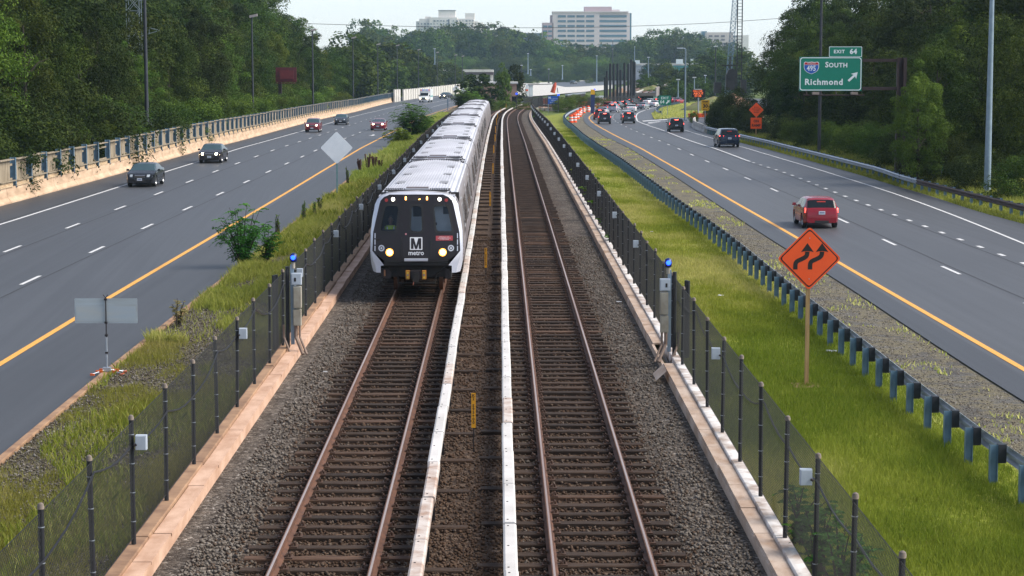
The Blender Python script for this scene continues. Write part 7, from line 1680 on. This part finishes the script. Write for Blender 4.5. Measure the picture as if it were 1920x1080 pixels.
# receding train on the viaduct
c_, an = at(VP, s_at_Y(VP, 985)); t = thing('metro_train', 'distant silver train with red tail lights going away on the viaduct', 'train', (c_[0]-2.1, c_[1], c_[2]-.1), 0); L_v = plen(VP); s0 = s_at_Y(VP, 985)
for k in range(6):
    a_, n1 = at(offset(VP, -2.1), s0+k*22.9, L_v); b_, _ = at(offset(VP, -2.1), s0+k*22.9+22, L_v); h_ = math.atan2(b_[1]-a_[1], b_[0]-a_[0])-math.pi/2
    mb = MB(); r_ = sec_ring(); mb.grid([[(x, y, z) for x, z in r_] for y in (0, 22.3)], ROOFM); mb.add([(x, 0, z) for x, z in r_], [tuple(range(len(r_)))], MASK if k == 0 else UNDER)
    o = mb.build('train_car', t); o.location = (a_[0]-t.location[0], a_[1]-t.location[1], a_[2]-t.location[2]); o.rotation_euler = (0, 0, h_)
    if k == 0:
        RL = EM('far_red_lamp', (1, .12, .08), 6, (.5, .05, .03))
        for x_, z_ in ((-.9, 3.0), (0, 3.1), (.9, 3.0), (-1.0, 1.3), (1.0, 1.3)): m_ = MB(); m_.lathe([(0, -.1), (.26, -.05), (.2, .05)], (x_, -.05, z_), RL, 8, 'Y'); m_.build('tail_light', o)
# dirt mound, machines and rig
def mound(label, px, py, Y, rx, ry, h, m):
    p_ = A(px, py, Y); mb = MB(); rows = []; g = random.Random(int(px))
    for i in range(9):
        f = i/8; rows.append([(p_[0]+rx*(1-f**1.3)*math.cos(a)*(1+g.uniform(-.08, .08)), Y+ry*(1-f**1.3)*math.sin(a), T(Y)-1+h*f**.8+g.uniform(-.1, .1)) for a in [2*math.pi*j/20 for j in range(20)]])
    mb.grid(rows, m, True); o = mb.build('dirt_mound', smooth=60); tag(o, label, 'mound'); return o
SCRUB = M('scrub_bank', (.13, .16, .045), (.20, .17, .08), .5, .95, coord='Position', bump=.5)
mound('brown dirt mound beneath the dark drilling machines', 1375, 180, 345, 5.5, 6, 4.4, M('brown_spoil', (.26, .16, .10), (.17, .10, .065), .5, .95, coord='Position', bump=.5))
mound('orange dirt bank behind the steel piles', 1162, 185, 530, 4.5, 4, 4.6, DIRT)
mound('grassy bank right of the steel piles', 1225, 185, 590, 10, 12, 4.6, SCRUB)
mound('overgrown bank beside the message board', 1340, 178, 400, 7, 10, 3.4, SCRUB)
RIGM = M('rig_black', (.015, .016, .02), (.022, .023, .028), 3, .6)
def lattice(mb, p0, p1, w, m, n, r=.05):
    p0, p1 = Vector(p0), Vector(p1)
    for i in range(n):
        a, b = p0.lerp(p1, i/n), p0.lerp(p1, (i+1)/n)
        for sx_ in (-1, 1):
            for sy_ in (-1, 1): mb.cyl(a+Vector((sx_*w/2, sy_*w/2, 0)), b+Vector((sx_*w/2, sy_*w/2, 0)), r, m, n=4, caps=False)
        for sy_ in (-1, 1):
            mb.cyl(a+Vector((-w/2, sy_*w/2, 0)), b+Vector((w/2, sy_*w/2, 0)), r*.7, m, n=4, caps=False); mb.cyl(a+Vector((w/2, sy_*w/2, 0)), b+Vector((-w/2, sy_*w/2, 0)), r*.7, m, n=4, caps=False); mb.cyl(b+Vector((-w/2, sy_*w/2, 0)), b+Vector((w/2, sy_*w/2, 0)), r*.7, m, n=4, caps=False)
Y = 352.; b = A(1385, 172, Y); t = thing('drilling_rig', 'black drilling rig with tall lattice leads rising out of frame above the dirt mound', 'drilling rig', b)
mb = MB()
for dx in (-.45, .35): a_ = A(1386.5, -30, Y); mb.box((dx+.1, 0, (a_[2]-b[2])/2), (.16, .2, a_[2]-b[2]), RIGM)
for i in range(40): mb.box((.05, 0, i*.55), (.9, .12, .08), RIGM)
mb.build('leads', t); mb = MB(); mb.box((-1.4, 0, 1.6), (1.6, 1.6, 2.6), RIGM); mb.box((-3.6, 0, .7), (1.2, 1.4, 1.8), RIGM); mb.cyl((-1.2, -.9, 3.0), (-1.2, .9, 3.0), .9, RIGM); mb.box((-1.6, 0, 4.4), (2.6, .3, .2), RIGM); mb.cyl((-1.5, 0, 3), (-1.5, 0, 6), .12, RIGM); mb.box((.8, 0, .9), (.9, 1.4, 2.2), RIGM); mb.build('power_unit', t)
Y = 420.; p0 = A(1371, 130, Y); p1 = A(1381, -30, Y); t = thing('crane_boom', 'slender blue-grey lattice crane boom leaning beside the black leads', 'crane', (p0[0]-.6, Y, T(Y)-1)); mb = MB(); lattice(mb, (p0[0]-.8, Y, T(Y)+2), p1, 1.0, M('boom_blue', (.16, .24, .34), (.12, .18, .26), 3, .5, .3), 26, .05); mb.build('boom', t, world=True)
mb = MB(); mb.box((p0[0]-.8, Y+1, T(Y)+1), (4, 5, 2.4), RIGM); mb.build('base_machine', t, world=True)
# pylon in the left woods
PYL = M('pylon_steel', (.34, .40, .44), (.28, .34, .38), 2, .5, .4); Y = Yfor(257, 10.4); t = thing('pylon', 'pale lattice electricity pylon rising behind the left woods', 'pylon', ((257-960)/F*Y, Y, T(Y)-1)); x0 = (257-960)/F*Y; mb = MB(); lattice(mb, (x0, Y, T(Y)-1), (x0, Y, 20), 1.3, PYL, 14, .05)
for z_ in (10.9, 14.5): 
    for sg in (-1, 1): mb.tube([(x0+sg*.6, Y, z_), (x0+sg*2.6, Y, z_-.5)], .07, PYL, 4); mb.tube([(x0+sg*.6, Y, z_-1.1), (x0+sg*2.6, Y, z_-.5)], .06, PYL, 4); mb.tube([(x0+sg*1.5, Y, z_-.25), (x0+sg*1.5, Y, z_-.85)], .05, PYL, 4)
mb.build('lattice', t, world=True)
# overhead wire
mb = MB(); pts = [A(x, y, 700+(x-500)*.05) for x, y in ((300, 30), (500, 42), (700, 48), (860, 51.5), (1040, 52.5), (1200, 49), (1390, 41), (1700, 14))]; mb.tube(chaikin(pts, 2), .11, DARKST, 4); tag(mb.build('overhead_wire'), 'thin overhead wire sagging across the sky', 'wire')
# ---- buildings ----
OFW = M('office_concrete', (.62, .56, .55), (.56, .50, .50), .05, .8, coord='Position'); OFP = M('office_pink', (.46, .36, .38), (.42, .33, .35), .05, .8, coord='Position')
OFG = M('office_glass', (.05, .14, .20), (.035, .10, .15), .03, .12, .0, coord='Position', spec=.9)
def bbox(name, t, x0, x1, y0, y1, Y, d, m, dz=0.):
    a, b = A(x0, y0, Y), A(x1, y1, Y); mb = MB(); zb_ = b[2] if y1 < 900 else T(Y); mb.box(((a[0]+b[0])/2, Y+d/2, (a[2]+zb_)/2), (b[0]-a[0], d, a[2]-zb_), m); return mb.build(name, t, world=True)
Y = 1700.; o_ = A(1036, 999, Y); t = thing('office_building', 'large pale office block with rows of blue windows on the horizon', 'building', (o_[0], Y, T(Y)))
bbox('wall', t, 1036, 1119.5, 22, 999, Y, 30, OFW); bbox('wall', t, 1119.5, 1175, 24, 999, Y+1.5, 28, OFW); bbox('wall', t, 1175, 1178, 24.5, 999, Y+5, 22, OFG); bbox('penthouse', t, 1096, 1147, 12.5, 24, Y+8, 18, OFP); bbox('penthouse', t, 1147, 1162, 18, 26, Y+9, 14, OFW)
ty = [30.5, 39.6, 48.7, 57.8, 67.2, 76.3, 85.7]
for y in ty:
    for x0, x1 in ((1046, 1061), (1064, 1078), (1081, 1096), (1099, 1114)): bbox('window', t, x0, x1, y-2.1, y+2.1, Y-.25, .5, OFG)
    bbox('window_band', t, 1119.9, 1175, y-2.2, y+2.2, Y+1.2, .5, OFG)
bbox('parapet', t, 1035.6, 1178.4, 21.2, 23.4, Y-.6, 29, OFW)
t2 = thing('annex_building', 'lower pinkish annex on the left of the pale office block', 'building', (A(1017, 60, Y)[0], Y, T(Y))); bbox('wall', t2, 1017, 1035.5, 42.5, 999, Y, 24, OFP); bbox('wall', t2, 1036.2-4.5, 1035.9, 28.5, 42, Y+4, 14, OFP)
for y in (49.5, 58.5, 67.3):
    for x0, x1 in ((1018.5, 1026), (1028, 1035)): bbox('window', t2, x0, x1, y-1.8, y+1.8, Y-.25, .5, OFG)
Y = 2250.; APW = M('apartment_white', (.74, .70, .66), (.68, .64, .60), .05, .8, coord='Position'); APD = M('apartment_window', (.12, .15, .19), (.16, .19, .23), .02, .4, coord='Position')
t = thing('apartment_building', 'white stepped apartment block with two roof towers on the horizon', 'building', (A(843, 60, Y)[0], Y, T(Y)))
for x0, x1, y0, dy in ((780, 796, 40, 6), (786, 812, 35, 4), (805, 860, 32.5, 0), (855, 890, 35, 3), (885, 898, 40, 5), (896, 907, 42, 8), (797, 812, 31, 10)): bbox('wall', t, x0, x1, y0, 999, Y+dy, 30, APW)
bbox('tower', t, 822, 854, 19.8, 34, Y+3, 16, APW); bbox('tower', t, 872, 890, 24.8, 36, Y+5, 16, APW); bbox('roof', t, 821.5, 854.5, 18.8, 20, Y+2.5, 17, M('roof_slate', (.2, .2, .23))); bbox('recess_shade', t, 840, 846, 36, 999, Y-.6, 1, M('recess_shadow', (.16, .18, .21)))  # last slab stands proud, its dark colour painted as the shade of a recess
g = random.Random(3); n_ = 0
for y in (38, 43.5, 49, 54.5):
    for x in range(783, 906, 6):
        if 838 < x < 848 or n_ > 92: continue
        w_ = g.choice((1.6, 2.4, 3.6)); 
        if (x < 812 and y < 42) or (x > 888 and y < 44): continue
        bbox('window', t, x, x+w_, y, y+g.choice((2, 2.6)), Y-.5+0, 1., APD); n_ += 1
Y = 1900.; t = thing('apartment_building', 'beige gridded block behind the black drilling rig', 'building', (A(1350, 60, Y)[0], Y, T(Y))); RBW = M('beige_grid', (.60, .52, .49), (.54, .47, .44), .05, .8, coord='Position')
bbox('wall', t, 1325.5, 1364, 60.5, 999, Y, 25, RBW); bbox('wall', t, 1364, 1392, 66, 999, Y+2, 25, APW); bbox('wall', t, 1315, 1325.5, 58.5, 72, Y+20, 20, OFG)
for y in range(66, 112, 7):
    for x in (1329, 1339.5, 1352): bbox('window', t, x, x+(8.5 if x == 1339.5 else 7), y, y+3.4, Y-.3, .6, M('warm_window', (.20, .15, .16), (.10, .11, .14), .04, .3, coord='Position'))
    for x in (1367, 1373, 1379): bbox('window', t, x, x+3.6, y+1, y+4, Y+1.7, .6, APD)
Y = 1500.; t = thing('house', 'pale gabled house roof among the distant trees', 'house', A(877, 112, Y)); k = Y/F; p_ = A(877, 112, Y); mb = MB(); mb.add([(p_[0]-9*k, Y, p_[2]), (p_[0]+9*k, Y, p_[2]), (p_[0], Y, p_[2]+6.5*k), (p_[0]-9*k, Y+12, p_[2]), (p_[0]+9*k, Y+12, p_[2]), (p_[0], Y+12, p_[2]+6.5*k)], [(0, 1, 2), (5, 4, 3), (0, 2, 5, 3), (1, 4, 5, 2)], M('roof_pale', (.42, .42, .45), (.36, .36, .40))); mb.build('roof', t, world=True)
mb = MB(); mb.box((p_[0], Y+6, (p_[2]+T(Y))/2), (16*k, 11, p_[2]-T(Y)), APW); mb.build('wall', t, world=True)
Y = 2400.; t = thing('warehouse', 'low dark roofline between the two horizon buildings', 'building', (A(1000, 66, Y)[0], Y, T(Y))); bbox('wall', t, 980, 1030, 62.5, 999, Y, 30, M('slate_blue', (.10, .14, .18))); bbox('roof', t, 979, 1031, 61.8, 63, Y-1, 32, M('slate_blue2', (.14, .18, .22)))
# ---- distant trees ----
def sk(px): return float(np.interp(px, [690, 720, 760, 790, 830, 870, 900, 940, 970, 1000, 1040, 1080, 1110, 1140, 1180, 1200, 1230, 1260, 1300, 1340, 1400, 1600, 1660], [44, 55, 62, 60, 57, 55, 56, 54, 60, 68, 76, 82, 86, 88, 78, 72, 64, 60, 66, 78, 95, 52, 52]))
for row, Yb_, st_, dh in (('back', 1420, 17, 0), ('front', 1260, 19, 9)):
    x = 690; i = 0
    while x < 1400:
        px = x+random.uniform(-4, 4); Y = Yb_+random.uniform(-40, 40); top_ = sk(px)+dh+random.uniform(-3, 5)*(1 if row == 'back' else 1.6); hh = CZ+(YH-top_)/F*Y-T(Y)+.5; i += 1
        tree('%s tree from the left in the %s row of the hazy far belt' % (nth(i), row), 'tree', (px-960)/F*Y, Y, max(hh, 8), random.randrange(4), random.uniform(.95, 1.25)*(14/max(hh, 10))**.25, True, T(Y)-.5, 'trees of the far belt'); x += st_*random.uniform(.85, 1.15)
for i, (px, Y, yt) in enumerate(((1588, 440, 44), (1612, 420, 50), (1640, 430, 46))): tree('hazy tree showing in the right-hand sky gap, %s from the left' % nth(i+1), 'tree', (px-960)/F*Y, Y, CZ+(YH-yt)/F*Y-T(Y)+.5, 2, 1.1, True, None, 'trees in the sky gap')
# middle-distance trees (left slope, bend, right of the piles)
mid = [(708, 560, 74, 0, 'on the slope above the noise wall'), (722, 580, 78, 1, 'on the slope above the noise wall'), (738, 695, 84, 2, 'on the slope above the noise wall'), (752, 720, 88, 0, 'on the slope above the noise wall'), (768, 705, 96, 1, 'on the slope above the noise wall'), (782, 730, 101, 2, 'on the slope above the noise wall'), (797, 715, 112, 0, 'on the slope above the noise wall'), (808, 730, 120, 1, 'on the slope above the noise wall'), (745, 670, 118, 3, 'on the slope above the noise wall'), (775, 680, 122, 0, 'on the slope above the noise wall'), (715, 530, 105, 3, 'on the slope above the noise wall'), (730, 515, 120, 1, 'on the slope above the noise wall'), (700, 510, 95, 0, 'on the slope above the noise wall')]
for i, (px, Y, yt, k, w_) in enumerate(sorted(mid)): tree('%s tree from the left %s' % (nth(i+1), w_), 'tree', (px-960)/F*Y-(6 if Y < 620 else 0), Y, CZ+(YH-yt)/F*Y-T(Y)+1, k, 1.15, True, T(Y)-1, 'trees on the left slope')
for px, Y, yt, k, wd, lab in ((895, 372, 140, 1, 1.35, 'dark round tree in front of the small brick building'), (840, 780, 119, 2, 1.3, 'bushy tree beside the far overpass deck'), (858, 800, 128, 1, 1.2, 'small tree under the far overpass'), (943, 405, 127, 3, .5, 'tall yellow-green vine-covered tree at the brick building'), (963, 452, 123, 1, .75, 'dark ragged evergreen behind the yellow-green tree')):
    tree(lab, 'tree', (px-960)/F*Y, Y, CZ+(YH-yt)/F*Y-T(Y)+1, k, wd, True, T(Y)-1)
midR = [(1210, 640, 143, 0), (1225, 660, 146, 1), (1240, 760, 128, 0), (1252, 720, 124, 3), (1270, 700, 132, 1), (1255, 560, 150, 2), (1272, 540, 152, 2), (1283, 560, 146, 1), (1300, 700, 118, 0), (1318, 720, 106, 1), (1335, 740, 100, 0), (1352, 720, 104, 2), (1370, 700, 110, 0), (1392, 650, 100, 2), (1240, 1000, 112, 1), (1225, 1040, 116, 0), (1310, 560, 150, 0), (1335, 580, 150, 1), (1196, 700, 150, 1)]
for i, (px, Y, yt, k) in enumerate(sorted(midR)): tree('%s tree from the left in the hazy clump right of the steel piles' % nth(i+1), 'tree', (px-960)/F*Y, Y, max(3.5, CZ+(YH-yt)/F*Y-T(Y)+1), k, 1.3, True, T(Y)-1, 'hazy clump beyond the bend')
i = 0; sp = []
for px in range(820, 1200, 13): sp.append((px+random.uniform(-4, 4), random.uniform(1180, 1240), random.uniform(106, 122)))
for px in list(range(845, 1050, 45))+list(range(1070, 1130, 50)): sp.append((px+random.uniform(-6, 6), random.uniform(1080, 1150), random.uniform(136, 143) if px > 900 else 125))
for px, Y, yt in ((985, 1040, 141), (1000, 1020, 146), (1050, 1120, 130), (1104, 1060, 144), (1180, 900, 150)): sp.append((px, Y, yt))
for px, Y, yt in sorted(sp):
    i += 1; h = max(2.5, CZ+(YH-yt)/F*Y-T(Y)+.5); bush('%s scrub bush from the left in the hazy field beyond the bend' % nth(i), (px-960)/F*Y, Y, h, h*1.7, random.randrange(4), T(Y)-.6, 'scrub in the hazy field')
for i, (px, Y, h, k) in enumerate(sorted(((1058, 400, 2.8, 0), (1068, 410, 3.2, 0), (1080, 455, 2.6, 3), (1092, 460, 2.8, 0), (1103, 456, 2.2, 1), (1120, 420, 3.0, 3), (1200, 560, 3.2, 0), (1215, 565, 3.6, 3), (1232, 570, 3.8, 0), (1248, 560, 3.6, 1), (1262, 550, 3.4, 0), (930, 395, 2.4, 0), (915, 392, 2.2, 3), (950, 400, 2.2, 0), (975, 402, 2.2, 3), (905, 384, 2.6, 1)))):
    bush('%s low green shrub from the left around the bend of the fences' % nth(i+1), (px-960)/F*Y, Y, h, h*1.9, k, T(Y)-.7, 'shrubs at the bend')
# ---- haze ----
mb = MB(); mb.box((0, 1400, 36), (2900, 3400, 92), 'V'); t = NT('haze_air'); t.n.remove(t.b); pv = t.new('ShaderNodeVolumePrincipled'); pv.inputs['Color'].default_value = (.55, .78, 1., 1); pv.inputs['Density'].default_value = .00009; pv.inputs['Anisotropy'].default_value = .2; t.link(pv.outputs[0], t.out.inputs['Volume']); mb.mats[0] = t.mat
o = mb.build('haze'); tag(o, kind='stuff')
# ================= sky, light, camera =================
w = bpy.data.worlds.new('World'); S.world = w; w.use_nodes = True; nt = w.node_tree
sky = nt.nodes.new('ShaderNodeTexSky'); sky.sky_type = 'NISHITA'; sky.sun_disc = False
SUN_EL, SUN_AZ = 42., 95.
sky.sun_elevation = math.radians(SUN_EL); sky.sun_rotation = math.radians(SUN_AZ); sky.air_density = 1.; sky.dust_density = .4; sky.ozone_density = 1.5
bg = nt.nodes['Background']; tint = nt.nodes.new('ShaderNodeMix'); tint.data_type = 'RGBA'; tint.blend_type = 'MULTIPLY'; tint.inputs[0].default_value = 1.; tint.inputs[7].default_value = (.96, 1.02, 1.13, 1)
hs = nt.nodes.new('ShaderNodeHueSaturation'); hs.inputs['Saturation'].default_value = .45; nt.links.new(sky.outputs[0], hs.inputs['Color']); nt.links.new(hs.outputs[0], tint.inputs[6]); nt.links.new(tint.outputs[2], bg.inputs[0]); bg.inputs[1].default_value = .10
ld = bpy.data.lights.new('sun', 'SUN'); ld.energy = 3.3; ld.angle = math.radians(40); ld.color = (1, .92, .80)
lo = bpy.data.objects.new('sun', ld); COL.objects.link(lo)
d = Vector((math.sin(math.radians(SUN_AZ))*math.cos(math.radians(SUN_EL)), math.cos(math.radians(SUN_AZ))*math.cos(math.radians(SUN_EL)), math.sin(math.radians(SUN_EL))))
lo.rotation_euler = d.to_track_quat('Z', 'Y').to_euler(); lo.location = (0, 0, 60)
cd = bpy.data.cameras.new('camera'); cam = bpy.data.objects.new('camera', cd); COL.objects.link(cam); S.camera = cam
cam.location = (0, 0, CZ); cam.rotation_euler = (math.pi/2-TH, 0, 0); cd.sensor_width = 36; cd.lens = F*36/1920; cd.clip_start = .5; cd.clip_end = 9000
S.view_settings.view_transform = 'Standard'; S.view_settings.look = 'None'; S.view_settings.gamma = 1; S.view_settings.exposure = .88
S.cycles.max_bounces = 6; S.cycles.transparent_max_bounces = 12; S.cycles.volume_bounces = 1
